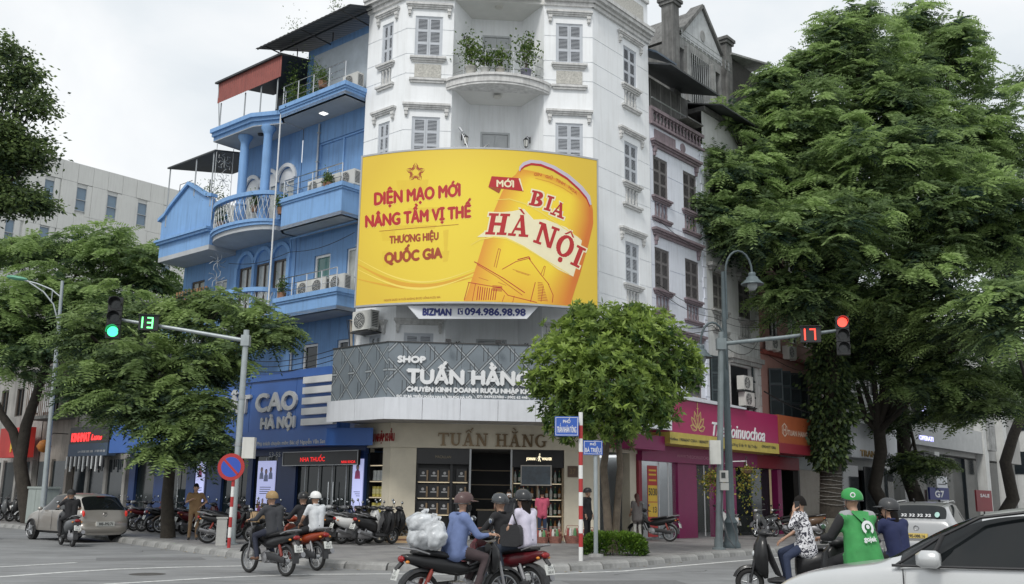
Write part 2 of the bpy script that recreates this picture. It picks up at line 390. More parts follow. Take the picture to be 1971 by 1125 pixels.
def shutter_leaf(name,w,h,m,md,pan=3,pitch=0.052):
    b=MB(); st=0.06
    b.use(0).box(0,st,-.02,.02,0,h); b.box(w-st,w,-.02,.02,0,h)
    rails=[h*k/pan for k in range(pan+1)]
    for k,z in enumerate(rails):
        z0=max(0,z-.045); z1=min(h,z+.045)
        b.box(st,w-st,-.02,.02,z0,z1)
    for k in range(pan):
        z=rails[k]+.07
        while z<rails[k+1]-.06:
            b.add([(st,-.018,z-.012),(w-st,-.018,z-.012),(w-st,.016,z+.022),(st,.016,z+.022),(st,-.018,z-.004),(w-st,-.018,z-.004),(w-st,.016,z+.03),(st,.016,z+.03)],
                  [(0,3,2,1),(4,5,6,7),(0,1,5,4),(2,3,7,6)]); z+=pitch
    b.use(1).quad((st*.5,.022,0.01),(w-st*.5,.022,0.01),(w-st*.5,.022,h-.01),(st*.5,.022,h-.01))
    return b.mesh(name,[m,md])
def baluster_mesh(name,h,r,m):
    return MB().lathe([(0,0),(r,0),(r,.06*h),(r*.55,.1*h),(r*.95,.28*h),(r*.9,.36*h),(r*.45,.62*h),(r*.5,.84*h),(r,.92*h),(r,h),(0,h)],n=8).mesh(name,m,60)
_wm={}
def window_unit(parent,loc,rotz,w,h,m_sh,m_tr,lintel=True,apron='panel',m_sd=M_SHUTD,key='w',bal_n=4,lint_w=0.36,lint_z=0.28):
    """recessed shuttered window; origin at the bottom middle on the wall plane, outward -y"""
    K=(key,round(w,2),round(h,2),lintel,apron)
    if K not in _wm:
        fr=MB(); f=.05
        fr.box(-w/2,-w/2+f,.03,.15,0,h); fr.box(w/2-f,w/2,.03,.15,0,h); fr.box(-w/2+f,w/2-f,.03,.15,h-f,h); fr.box(-w/2+f,w/2-f,.03,.15,0,f)
        fr.quad((-w/2,.149,0),(w/2,.149,0),(w/2,.149,h),(-w/2,.149,h))
        d={'frame': fr.mesh('window',m_sh),'leaf': shutter_leaf('shutter',w/2-f-.004,h-2*f-.01,m_sh,m_sd)}
        L=MB(); x=w/2+lint_w
        L.box(-x,x,-.16,-.001,lint_z+.12,lint_z+.20); L.box(-x+.04,x-.04,-.12,-.001,lint_z+.06,lint_z+.12); L.box(-x+.07,x-.07,-.08,-.001,lint_z,lint_z+.06)
        d['lintel']=L.mesh('lintel',m_tr)
        B=MB(); B.box(-.07,.07,-.11,-.001,-.10,0); B.box(-.05,.05,-.09,-.001,-.2,-.10); B.box(-.055,.055,-.10,-.001,-.24,-.20); B.box(-.035,.035,-.06,-.001,-.3,-.24)
        d['bracket']=B.mesh('bracket',m_tr)
        S=MB(); x=w/2+.16
        S.box(-x,x,-.15,-.001,-.10,-.02); S.box(-x+.05,x-.05,-.10,-.001,-.17,-.10); S.box(-x+.09,x-.09,-.06,-.001,-.23,-.17)
        d['sill']=S.mesh('sill',m_tr)
        S=MB(); S.box(-x,x,-.13,-.001,-.95,-.87); S.box(-x+.05,x-.05,-.09,-.001,-1.03,-.95)
        d['ledge']=S.mesh('ledge',m_tr)
        if apron== 'panel': S=MB(); S.box(-w/2+.02,w/2-.02,-.025,-.001,-.80,-.30); d['apron']=S.mesh('apron_panel',M_ROUGH)
        else:
            d['apron']=baluster_mesh('baluster',.60,.062 if w>.8 else .055,m_tr)
        _wm[K]=d
    d=_wm[K]
    win=place(d['frame'],'window',parent,loc,rotz)
    place(d['leaf'],'shutter',win,(-w/2+.05,.06,.055)); place(d['leaf'],'shutter',win,(w/2-.05,.06,.055),scale=(-1,1,1))
    if lintel:
        place(d['lintel'],'lintel',win,(0,0,h)); 
        for s in (-1,1): place(d['bracket'],'bracket',win,(s*(w/2+lint_w-.14),0,h+lint_z))
    place(d['sill'],'sill',win); place(d['ledge'],'ledge',win)
    if apron== 'panel': place(d['apron'],'apron_panel',win)
    else:
        for k in range(bal_n): place(d['apron'],'baluster',win,((k+.5)/bal_n*(w-.06)-w/2+.03,.02,-.86))
    return win

WB=bthing('corner_building','white rendered five-storey corner building with grey louvred shutters behind the yellow billboard','building',2.4,2.4)
HEADS=[18.78,14.86,10.93,7.01]; WH=1.6
COURSES=[z0-3.92*k for k in range(4) for z0 in (18.24,17.25,16.49)]
fr_ch=((0,A,0),R(-45)); fr_l=((0,6.95,0),R(-90)); fr_r=((0,0,0),0)
def chp(t,out=0.0): return (t*.7071-out*.7071,A-t*.7071-out*.7071)
Z0=3.2; ZT=19.8
RT0,RT1=1.70,5.03
for (x0,x1,tc) in ((0,RT0,.80),(RT1,6.837,5.97)):
    b=MB().frame(*fr_ch); wall_panel(b,x0,x1,Z0,ZT,[(tc-.5,tc+.5,h-WH,h) for h in HEADS],.15,COURSES); b.build('wall',M_WHITE,WB)
    for h in HEADS:
        p=chp(tc); window_unit(WB,(p[0],p[1],h-WH),R(-45),1.0,WH,M_SHUT,M_TRIM)
b=MB().frame(*fr_l); wl=[(.78,1.38,h-WH,h) for h in HEADS]
wall_panel(b,0,2.1154,Z0,ZT,wl+[(.80,1.36,h-WH-.87,h-WH-.23) for h in HEADS],.15,COURSES)
for h in HEADS: b.quad((.80,.149,h-WH-.87),(1.36,.149,h-WH-.87),(1.36,.149,h-WH-.23),(.80,.149,h-WH-.23))
b.build('wall',M_WHITE,WB)
for h in HEADS: window_unit(WB,(0,6.95-1.08,h-WH),R(-90),.6,WH,M_SHUT,M_TRIM,apron='bal',bal_n=3,lint_w=.33)
b=MB().frame(*fr_r); wr=[(6.87,7.80,h-WH,h) for h in HEADS]
wall_panel(b,A,8.65,Z0,ZT,wr+[(6.92,7.75,h-WH-.87,h-WH-.23) for h in HEADS],.15,COURSES)
for h in HEADS: b.quad((6.92,.149,h-WH-.87),(7.75,.149,h-WH-.87),(7.75,.149,h-WH-.23),(6.92,.149,h-WH-.23))
b.build('wall',M_WHITE,WB)
for h in HEADS: window_unit(WB,(7.335,0,h-WH),0,.93,WH,M_SHUT,M_TRIM,apron='bal',bal_n=4,lint_w=.40)
b=MB(); b.quad((8.65,0,Z0),(8.65,9,Z0),(8.65,9,ZT),(8.65,0,ZT)); b.quad((0,6.95,Z0),(8.65,9,Z0),(8.65,9,ZT),(0,6.95,ZT)); b.build('party_wall',M_WHITE,WB)
DEP=1.4; BT0,BT1=2.40,4.33
b=MB().frame(*fr_ch)
b.quad((RT0,0,Z0),(BT0,DEP,Z0),(BT0,DEP,ZT),(RT0,0,ZT)); b.quad((RT1,0,Z0),(BT1,DEP,Z0),(BT1,DEP,ZT),(RT1,0,ZT))
doors=[(2.82,3.92,z,z+2.48) for z in (16.36,12.44,8.52,4.6)]
wall_panel(b,BT0,BT1,Z0,ZT,doors,.12,y=DEP); b.build('recess_wall',M_WHITE,WB)
dm=MB()
dm.box(0,.07,-.02,.10,0,2.48); dm.box(1.03,1.10,-.02,.10,0,2.48); dm.box(.07,1.03,-.02,.10,2.41,2.48)
for x in (.08,.555):
    dm.box(x,x+.465,.03,.07,0,2.40)
    arc=[(x+.07,1.15),(x+.395,1.15),(x+.395,2.0)]+[(x+.2325+.1625*math.cos(t),2.0+.22*math.sin(t)) for t in np.linspace(0.3,math.pi-.3,7)]+[(x+.07,2.0)]
    dm.prism(arc,.012,.031,'y'); dm.box(x+.07,x+.395,.012,.031,.15,1.0)
dmesh=dm.mesh('balcony_door',mat('grey_door',(0.47,0.49,0.50),.5,var=.08))
hm=MB().box(-.015,.015,-.06,0,-.06,.06).mesh('door_handle',M_IRON)
for d in doors:
    p=Vector(chp(2.82,-DEP)); o=place(dmesh,'balcony_door',WB,(p.x,p.y,d[2]),R(-45)); place(hm,'door_handle',o,(.53,.03,1.05))
SB=0.80; HC=1.86; RR=(HC*HC+SB*SB)/(2*SB); CT=3.365
def arc_pts(off=0.0,n=20):
    th=math.asin(HC/RR); r=RR+off
    return [(CT+r*math.sin(t),RR-SB-r*math.cos(t)) for t in np.linspace(-th,th,n)]
for z in (16.32,12.40,8.48):
    b=MB().frame(*fr_ch); pl=arc_pts(); 
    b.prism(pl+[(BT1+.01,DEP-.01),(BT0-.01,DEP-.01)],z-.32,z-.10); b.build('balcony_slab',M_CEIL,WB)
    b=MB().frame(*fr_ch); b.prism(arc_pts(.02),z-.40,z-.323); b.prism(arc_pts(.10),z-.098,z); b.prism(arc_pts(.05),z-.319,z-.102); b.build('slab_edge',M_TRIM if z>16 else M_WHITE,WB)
    b=MB().frame(*fr_ch); q=arc_pts(-.18)
    for k,hh in enumerate((.28,.62,.98)): b.tube([(x,y,z+hh) for x,y in q],.026 if k==2 else .018,6)
    for k in (0,3,7,12,16,19): b.tube([(q[k][0],q[k][1],z),(q[k][0],q[k][1],z+.98)],.02,6)
    b.build('balcony_railing',M_CHROME,WB,50)
b=MB().frame(*fr_ch); b.prism([(RT0,0),(RT1,0),(BT1,DEP),(BT0,DEP)],19.50,19.79); b.build('balcony_slab',M_CEIL,WB)
b=MB().frame(*fr_ch); b.prism(arc_pts(-.2),19.62,19.95); b.build('slab_edge',M_TRIM,WB)
lm=MB().lathe([(0,-.06),(.14,-.05),(.16,0),(0,0)],n=14).mesh('ceiling_lamp',mat('lamp_cover',(.55,.54,.5),.4,var=0),50)
for z in (19.5,15.91,11.99): p=chp(CT,-.35); place(lm,'ceiling_lamp',WB,(p[0],p[1],z))
lb=MB(); lb.use(0).box(-.03,.03,-.02,0,-.12,.12); lb.tube([(0,-.02,.05),(0,-.12,.12),(0,-.18,.06)],.012,6); lb.lathe([(.02,.06),(.10,-.02),(.105,-.04)],(0,-.18,0),8); lb.lathe([(.06,-.3),(0.02,-.33),(0,-.36)],(0,-.18,0),8)
for k in range(4): t=k*math.pi/2+.78; lb.tube([(.095*math.cos(t),-.18+.095*math.sin(t),-.04),(.06*math.cos(t),-.18+.06*math.sin(t),-.3)],.008,4)
lb.use(1).lathe([(.085,-.045),(.055,-.29)],(0,-.18,0),8)
lmesh=lb.mesh('wall_lantern',[M_IRON,M_FROST],40)
for z in (18.35,14.45,6.75):
    for s,(t,o,rz) in ((-1,(2.10,.80,R(-45+63.4))),(1,(4.63,.80,R(-45-63.4)))):
        p=chp(t,-o); place(lmesh,'wall_lantern',WB,(p[0],p[1],z),rz)
b=MB().frame(*fr_ch); b.tube([(2.05,.3,14.55),(2.55,-.25,13.1)],.022,6); b.tube([(2.65,.55,13.8),(3.1,.6,14.15)],.022,6); b.tube([(2.0,.25,14.6),(2.12,.2,14.42)],.05,6); b.build('flag_holder',M_CHROME,WB,50)
for side in (0,1):
    b=MB()
    for off,za,zb in ((.10,19.45,19.6),(.18,19.6,19.72),(.30,19.72,19.86),(.36,19.86,20.0)):
        if side==0:
            b.frame(*fr_l); b.box(0,2.1154+off*.41,-off,0.02,za,zb); b.frame(*fr_ch); b.box(-off*.41,RT0,-off,0.02,za,zb)
        else:
            b.frame(*fr_r); b.box(A-off*.41,8.65,-off,0.02,za,zb); b.frame(*fr_ch); b.box(RT1,6.837+off*.41,-off,0.02,za,zb)
    b.frame().build('cornice',M_TRIM,WB)
b=MB()
for (x0,x1,f) in ((0,2.1154,fr_l),(A,8.65,fr_r),(0,RT0,fr_ch),(RT1,6.837,fr_ch)): b.frame(*f); b.box(x0,x1,0,.18,20.0,21.2); 
b.build('parapet',M_WHITE,WB)
b=MB().frame(*fr_r); b.box(5.3,8.3,-.03,-.001,20.2,20.95); b.build('parapet_panel',M_ROUGH,WB)
b=MB().frame(*fr_r); b.box(A,8.65,-.10,.22,21.2,21.35); b.build('parapet_coping',M_TRIM,WB)
b=MB(); b.prism([(0,6.9),(0,A),(A,0),(8.6,0),(8.6,8.9)],19.80,19.86); b.build('roof',M_CEIL,WB)
M_BEIGE=mat('beige_stone',(0.60,0.55,0.44),.55,var=.10,scale=2)
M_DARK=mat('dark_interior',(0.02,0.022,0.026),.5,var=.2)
M_BLACK=mat('black_laminate',(0.018,0.018,0.02),.35,var=.2)
b=MB().frame(*fr_ch)
b.box(-.02,6.86,-.06,.25,3.14,3.95)
b.frame(*fr_l); b.box(0.3,2.14,-.06,.25,3.14,3.95); b.frame(*fr_r); b.box(A-.02,7.4,-.06,.25,3.14,3.95); b.frame().build('shop_fascia',M_BEIGE,WB)
for f,segs in ((fr_ch,((0,.86),(5.82,6.84))),(fr_l,((.55,.92),(1.75,2.11))),(fr_r,((A+.0,A+.32),(7.0,7.4)))):
    for (x0,x1) in segs:
        b=MB().frame(*f); b.box(x0,x1,0,.35,.15,3.14); b.box(x0-.0,x1+.0,-.03,-.002,.15,.35); b.build('pillar',M_BEIGE,WB)
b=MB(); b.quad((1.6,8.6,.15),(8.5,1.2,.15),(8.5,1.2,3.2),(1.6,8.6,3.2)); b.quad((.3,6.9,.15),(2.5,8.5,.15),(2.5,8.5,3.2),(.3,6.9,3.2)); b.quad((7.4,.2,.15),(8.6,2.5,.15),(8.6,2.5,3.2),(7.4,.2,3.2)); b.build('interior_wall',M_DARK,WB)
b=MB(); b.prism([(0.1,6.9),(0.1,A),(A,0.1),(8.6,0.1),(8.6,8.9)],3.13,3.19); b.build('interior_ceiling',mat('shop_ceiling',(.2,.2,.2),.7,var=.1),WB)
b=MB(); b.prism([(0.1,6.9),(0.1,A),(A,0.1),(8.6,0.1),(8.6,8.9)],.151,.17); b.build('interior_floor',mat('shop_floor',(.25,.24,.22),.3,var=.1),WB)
# ================================================================ helpers for things laid out on real sign surfaces
def wthing(name,label,cat,p,group=None):
    o=thing(name,label,cat,p,0,group); BASE[o.name]=Vector(p); return o
def sight(px,py): return (_f*1870+_r*(px-985.5)+_u*(562.5-py)).normalized()
CAMP=Vector((0,0,CAM_H))
def hit(px,py,p0,n):
    d=sight(px,py); return CAMP+d*((Vector(p0)-CAMP).dot(n)/d.dot(n))
NX=Vector((_ca,_sa,0)); NY=Vector((-_sa,_ca,0)); NC=(NX+NY).normalized()   # into the blocks: left facade, right facade, corner
def pl_x(c): return (W(c,0),NX)
def pl_y(c): return (W(0,c),NY)
def pl_c(c): return (W(c/2,c/2),NC)
def sign_text(mb,txt,x0,y0,x1,cap,pl,bold=0.0,depth=0.004,shear=0.0,capfit=True,lift=0.0):
    p0,n=pl; a=hit(x0,y0,p0,n); ax=Vector((n.y,-n.x,0))       # to the viewer's right along the wall
    t=(hit(x1,y0,p0,n)-a).dot(ax); h=hit(x0,y0-cap,p0,n).z-a.z
    letters(mb,txt,t,h,plane_fn(a-n*(0.002+lift),ax,-n),bold,depth,shear,capfit)
def poly_on(mb,pts,fn,d):
    n=len(pts); mb.add([fn(p[0],p[1],d) for p in pts],[tuple(range(n))])
def ring(cx,cy,rx,ry,k=24,a0=0,a1=2*math.pi): return [(cx+rx*math.cos(a0+(a1-a0)*i/k),cy+ry*math.sin(a0+(a1-a0)*i/k)) for i in range(k+1)]
def band(o,i): return [[o[j],o[j+1],i[j+1],i[j]] for j in range(len(o)-1)]
def seg(x0,y0,x1,y1,w):
    dx,dy=x1-x0,y1-y0; L=math.hypot(dx,dy) or 1; nx,ny=-dy/L*w/2,dx/L*w/2
    return [(x0+nx,y0+ny),(x1+nx,y1+ny),(x1-nx,y1-ny),(x0-nx,y0-ny)]
def serif(ch):
    """slab-serif capitals as polygons in a box of height 1; returns (width, polygons)"""
    s,t=.20,.085
    def foot(x0,x1,top=False): return [(x0,1-t),(x1,1-t),(x1,1),(x0,1)] if top else [(x0,0),(x1,0),(x1,t),(x0,t)]
    def stem(x,w=s): return [(x,0.03),(x+w,0.03),(x+w,.97),(x,.97)]
    base={'À': 'A','Ấ': 'A','Ằ': 'A','Ộ': 'O'}.get(ch,ch); P=[]; w=.9
    if base== 'I': w=.50; P=[stem(.15),foot(0,.5),foot(0,.5,1)]
    elif base== 'H': w=1.0; P=[stem(.12),stem(.68),[(.3,.45),(.7,.45),(.7,.56),(.3,.56)],foot(0,.44),foot(.56,1),foot(0,.44,1),foot(.56,1,1)]
    elif base== 'N': w=1.0; P=[stem(.12,.11),stem(.77,.11),[(.08,1),(.33,1),(.88,.0),(.68,0)],foot(0,.36),foot(.64,1,1),[(0,1-t),(.2,1-t),(.2,1),(0,1)]]
    elif base== 'A': w=1.0; P=[[(.12,.03),(.23,.03),(.52,.97),(.42,.97)],[(.64,.03),(.88,.03),(.60,1),(.40,1)],[(.22,.28),(.75,.28),(.73,.38),(.26,.38)],foot(0,.36),foot(.55,1)]
    elif base== 'T': w=.86; P=[stem(.33),[(0,.88),(.86,.88),(.86,1),(0,1)],foot(.2,.66),[(0,.72),(.07,.72),(.07,.9),(0,.9)],[(.79,.72),(.86,.72),(.86,.9),(.79,.9)]]
    elif base== 'U': w=.95; P=[[(.12,.3),(.32,.3),(.32,.97),(.12,.97)],[(.71,.3),(.82,.3),(.82,.97),(.71,.97)],foot(0,.44,1),foot(.58,.95,1)]+band(ring(.47,.32,.35,.32,10,math.pi,2*math.pi),ring(.515,.32,.195,.2,10,math.pi,2*math.pi))
    elif base== 'O': w=.95; P=band(ring(.475,.5,.475,.52),ring(.475,.5,.25,.42))
    elif base== 'G': w=.98; P=band(ring(.49,.5,.49,.52,20,.75,5.6),ring(.5,.5,.27,.42,20,.8,5.6))+[[(.70,.08),(.88,.08),(.88,.42),(.70,.42)],[(.58,.40),(.98,.40),(.98,.49),(.58,.49)]]
    elif base== 'B': w=.86; P=[stem(.12),foot(0,.45),foot(0,.45,1)]+band(ring(.42,.755,.36,.245,10,-1.57,1.57),ring(.40,.755,.16,.15,10,-1.57,1.57))+band(ring(.42,.26,.44,.26,10,-1.57,1.57),ring(.40,.26,.22,.165,10,-1.57,1.57)) 
    if ch== 'À': P.append([(.28,1.28),(.42,1.28),(.62,1.08),(.52,1.08)])
    if ch in 'ẤỘ': P+=[[(.22,1.06),(.34,1.06),(.52,1.24),(.46,1.28)],[(.66,1.06),(.78,1.06),(.54,1.28),(.48,1.24)]]
    if ch== 'Ấ': P.append([(.66,1.26),(.74,1.24),(.92,1.42),(.80,1.44)])
    if ch== 'Ằ': P+=band(ring(.5,1.22,.26,.17,8,math.pi,2*math.pi),ring(.5,1.24,.17,.10,8,math.pi,2*math.pi))+[[(.3,1.5),(.44,1.5),(.62,1.3),(.52,1.3)]]
    if ch== 'Ộ': P.append(ring(.475,-.2,.11,.11,10)[:-1])
    return w,P
def serif_text(mb,txt,fn,h,gap=.1,sx=1.0,d=.004,extr=0.0,grow=0.0):
    x=0.0; k=0
    for ch in txt:
        if ch== ' ': x+=.55*h*sx; continue
        w,P=serif(ch)
        for q in P:
            k+=1
            if grow:
                cx=sum(p[0] for p in q)/len(q); cy=sum(p[1] for p in q)/len(q)
                q=[(p[0]+grow*(1 if p[0]>cx else -1),p[1]+grow*(1 if p[1]>cy else -1)) for p in q]
            pts=[(x+p[0]*h*sx,p[1]*h) for p in q]
            dd=d+.0004*(k%9)
            if extr:
                n=len(pts); mb.add([fn(a,b,.0) for a,b in pts]+[fn(a,b,extr+dd) for a,b in pts],[tuple(range(n,2*n))]+[(i,(i+1)%n,n+(i+1)%n,n+i) for i in range(n)])
            else: poly_on(mb,pts,fn,dd)
        x+=(w+gap)*h*sx
    return x
# ================================================================ curved billboard
BC=Vector((-1.18,39.82,0)); BR=8.82; BZ0,BZ1=7.76,13.03; BTH=math.asin(4.08/BR); BS=BR*BTH
def bfn(s,z,d=0.0): t=s/BR; return Vector((BC.x+(BR+d)*math.sin(t),BC.y-(BR+d)*math.cos(t),z))
def art(zx,zy):
    """drawing-sheet position -> (arc length, height) on the billboard cylinder"""
    d=sight(660+zx*.3112,270+zy*.3112); o=CAMP-Vector((BC.x,BC.y,0)); a=d.x*d.x+d.y*d.y; b=o.x*d.x+o.y*d.y; c=o.x*o.x+o.y*o.y-BR*BR
    t=(-b-math.sqrt(b*b-a*c))/a; p=CAMP+d*t
    return BR*math.atan2(p.x-BC.x,BC.y-p.y),min(max(p.z,BZ0+.03),BZ1-.03)
def apoly(mb,pts,d,lim=45):
    """polygon on the sheet, cut small enough to follow the curve"""
    tris=[[pts[i] for i in t] for t in tessellate_polygon([[Vector((p[0],p[1],0)) for p in pts]])] if len(pts) != 4 else [[pts[0],pts[1],pts[2]],[pts[0],pts[2],pts[3]]]
    out=[]
    while tris:
        a,b_,c=tris.pop()
        e=[(math.dist(a,b_),a,b_,c),(math.dist(b_,c),b_,c,a),(math.dist(c,a),c,a,b_)]; L_,p,q,o_=max(e,key=lambda k: k[0])
        if L_>lim and abs(p[0]-q[0])>lim*.5: m_=((p[0]+q[0])/2,(p[1]+q[1])/2); tris+=[[p,m_,o_],[m_,q,o_]]
        else: out.append((a,b_,c))
    for t in out: mb.add([bfn(*art(*p),d) for p in t],[(0,1,2)])
def aline(mb,pts,w,d):
    for k,(a,b) in enumerate(zip(pts,pts[1:])): apoly(mb,seg(a[0],a[1],b[0],b[1],w if not hasattr(w,'__len__') else w[k]),d+.0003*(k%3))
def atext(mb,txt,x0,y0,x1,y1,cap,d,bold=0.0,upx=0.0):
    """straight line of print from (x0,y0) to (x1,y1) on the sheet, cap height in sheet units"""
    v,f=glyphs(txt); a=min(p[0] for p in v); b=max(p[0] for p in v)
    offs=[(0,0)] if not bold else [(0,0),(bold,0),(-bold,0),(0,bold),(0,-bold)]
    for i,(ox,oy) in enumerate(offs):
        pts=[]
        for p in v:
            u=(p[0]-a)/(b-a); q=p[1]/.70*cap
            s,z=art(x0+(x1-x0)*u+ox+upx*q,y0+(y1-y0)*u-q+oy); pts.append(bfn(s,z,d+.0005*i))
        mb.add(pts,f)
BB=wthing('billboard','large curved yellow billboard with a beer can and red lettering on the white corner building','billboard',(-1.18,31.0,BZ0))
def vcolmat(name,rough=.45):
    m=bpy.data.materials.new(name); m.use_nodes=True; t=m.node_tree; b=t.nodes['Principled BSDF']
    a=t.nodes.new('ShaderNodeAttribute'); a.attribute_name= 'print'; t.links.new(a.outputs['Color'],b.inputs['Base Color']); b.inputs['Roughness'].default_value=rough
    return m
M_PRINT=vcolmat('vinyl_print')
def print_grid(name,fn,us,vs,colf,parent):
    """printed sheet: fn(u,v)->point, colf(u,v)->rgb"""
    me=bpy.data.meshes.new(name); P=[fn(u,v) for v in vs for u in us]; n=len(us); b=BASE[parent.name]
    me.from_pydata([tuple(p-b) for p in P],[],[(j*n+i,j*n+i+1,(j+1)*n+i+1,(j+1)*n+i) for j in range(len(vs)-1) for i in range(n-1)])
    at=me.color_attributes.new('print','FLOAT_COLOR','POINT'); c=[x for v in vs for u in us for x in (*colf(u,v),1.0)]; at.data.foreach_set('color',c)
    me.materials.append(M_PRINT); me.polygons.foreach_set('use_smooth',[True]*len(me.polygons))
    o=bpy.data.objects.new(name,me); COL.objects.link(o); o.parent=parent; return o
def mixc(a,b,t): t=min(1,max(0,t)); return tuple(x+(y-x)*t for x,y in zip(a,b))
YEL,YED=(.84,.65,.05),(.72,.50,.045)
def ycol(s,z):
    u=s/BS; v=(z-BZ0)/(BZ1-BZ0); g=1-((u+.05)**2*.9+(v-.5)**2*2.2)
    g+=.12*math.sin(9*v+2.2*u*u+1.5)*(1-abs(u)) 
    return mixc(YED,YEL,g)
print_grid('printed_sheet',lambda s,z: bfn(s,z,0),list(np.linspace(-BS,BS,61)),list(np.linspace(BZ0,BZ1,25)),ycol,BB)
M_ALU=mat('aluminium_trim',(.42,.43,.44),.4,.6,var=.15)
b=MB(); ss=list(np.linspace(-BS,BS,33))
for (z0,z1) in ((BZ0-.05,BZ0+.012),(BZ1-.012,BZ1+.05)):
    b.loft([[bfn(s,z0,.012),bfn(s,z1,.012),bfn(s,z1,-.2),bfn(s,z0,-.2)] for s in ss])
for s in (-BS,BS): b.loft([[bfn(s-.03,z,.014),bfn(s+.03,z,.014),bfn(s+.03,z,-.2),bfn(s-.03,z,-.2)] for z in (BZ0-.05,BZ1+.05)])
b.build('frame',M_ALU,BB)
b=MB(); b.add([bfn(s,z,-.19) for s in ss for z in (BZ0,BZ1)],[(2*i,2*i+2,2*i+3,2*i+1) for i in range(len(ss)-1)]); b.build('backing',mat('dark_backing',(.12,.12,.12),.8),BB)
for s in (-3.6,-2.2,2.2,3.6):
    for z in (8.4,10.6,12.4):
        p=bfn(s,z,-.19); b=MB(); wl=hit(985.5,562,W(A/2,A/2),NC); q=p+Vector((0.12*(1 if s<0 else -1),2.4-abs(s)*.12,0)); b.tube([p,q],.035,6); b.build('support_arm',M_ALU,BB)
CANL=[(1092,178),(1070,212),(1035,240),(985,320),(930,450),(880,600),(828,770),(748,1010)]
CANR=[(1532,372),(1546,430),(1548,520),(1520,640),(1492,740),(1470,820),(1440,910),(1405,1022)]
def lerp_path(P,t):
    t=t*(len(P)-1); i=min(int(t),len(P)-2); f=t-i; return (P[i][0]+(P[i+1][0]-P[i][0])*f,P[i][1]+(P[i+1][1]-P[i][1])*f)
def canp(u,v):
    a,b=lerp_path(CANL,v),lerp_path(CANR,v); bow=-38*math.sin(math.pi*u)*(1-v)+0
    s,z=art(a[0]+(b[0]-a[0])*u,a[1]+(b[1]-a[1])*u+bow); return bfn(s,z,.004)
def cancol(u,v):
    c=mixc((.74,.30,.03),(.88,.65,.04),u/.22) if u<.3 else (mixc((.88,.65,.04),(.64,.17,.02),(u-.72)/.24) if u>.6 else (.88,.65,.04))
    if v<.16: c=mixc((.72,.30,.02),c,v/.16)
    if v>.78: c=mixc(c,(.74,.28,.03),(v-.78)*3*(1-abs(u-.5)))
    return c
print_grid('printed_can',canp,list(np.linspace(0,1,25)),list(np.linspace(0,1,41)),cancol,BB)
M_RED=mat('print_red',(.46,.018,.02),.45,var=.04); M_CREAM=mat('print_cream',(.84,.77,.52),.45,var=.04); M_GOLD=mat('print_gold',(.72,.38,.03),.45,var=.04)
M_DRED=mat('print_brown_red',(.36,.06,.015),.45,var=.04); M_PALE=mat('print_pale',(.88,.70,.13),.45,var=.03); M_SILV=mat('print_silver',(.55,.50,.58),.4,var=.05); M_ORG=mat('print_orange',(.62,.14,.02),.45,var=.05)
b=MB(); rim=[(1088,190),(1092,165),(1115,138),(1160,122),(1225,128),(1310,160),(1400,215),(1480,285),(1528,345),(1538,400)]
inn=[(1096,192),(1102,175),(1125,156),(1165,142),(1225,148),(1300,178),(1388,232),(1462,300),(1508,355),(1528,402)]
for q in band(rim,inn): apoly(b,q,.007)
b.build('printed_rim',M_SILV,BB)
b=MB()
inn2=[(x-2,y+14) for x,y in inn]
for q in band(inn,inn2): apoly(b,q,.0066)
b.build('printed_rim_band',M_RED,BB)
b=MB()
def sw(pts,w0,w1,d):
    k=len(pts)
    for i in range(k-1):
        wa,wb=w0+(w1-w0)*abs(2*i/(k-1)-1),w0+(w1-w0)*abs(2*(i+1)/(k-1)-1)
        (xa,ya),(xb,yb)=pts[i],pts[i+1]; apoly(b,[(xa,ya-wa/2),(xb,yb-wb/2),(xb,yb+wb/2),(xa,ya+wa/2)],d)
cv=lambda y0,a,c: [(92+30*i,y0+a*math.sin(math.pi*(i/24))+c*i) for i in range(25)]
sw(cv(770,110,2.0),34,6,.002); b.build('printed_swoosh',M_GOLD,BB); b=MB(); sw(cv(860,60,-.6),22,4,.0024)
b.build('printed_swoosh',M_GOLD,BB)
for args in ((cv(735,110,2.6),12,3,.0028),(cv(800,105,1.2),16,3,.003),([(790,650),(850,615),(930,600),(1010,608),(1120,660),(1240,735),(1400,830)],12,4,.0086),([(950,370),(1030,365),(1130,395),(1230,450),(1360,540),(1470,610)],9,3,.0089)):
    b=MB(); sw(*args); b.build('printed_swoosh',M_PALE,BB)
b=MB()
for q in (ring(450,330,70,60,14)[:-1],): pass
for x,y,w,h in ((235,560,90,60),(620,560,34,190),(240,690,50,90),(610,690,50,60),(330,250,200,60),(400,420,230,26),(280,530,300,18)): apoly(b,[(x,y),(x+w,y-6),(x+w-12,y+h),(x+10,y+h+4)],.0015)
b.build('printed_motif',mat('print_motif',(.76,.54,.04),.45,var=.03),BB)['kind']= 'stuff'
b=MB()
for k in range(5):
    t=-math.pi/2+k*2*math.pi/5; c,s_=math.cos(t),math.sin(t)
    P=lambda r,w: (450+r*c-w*s_,200+r*s_+w*c)
    for sgn in (-1,1):
        apoly(b,[P(17,2*sgn),P(27,13*sgn),P(40,17*sgn),P(60,1.5*sgn),P(40,9*sgn),P(28,6*sgn)],.004)
        apoly(b,[P(26,2*sgn),P(36,6*sgn),P(48,1.5*sgn)],.0044)
    t2=t+math.pi/5; c,s_=math.cos(t2),math.sin(t2); apoly(b,[P(20,-3),P(34,-7),P(38,0),P(34,7),P(20,3)],.0048)
b.build('printed_emblem',M_DRED,BB)
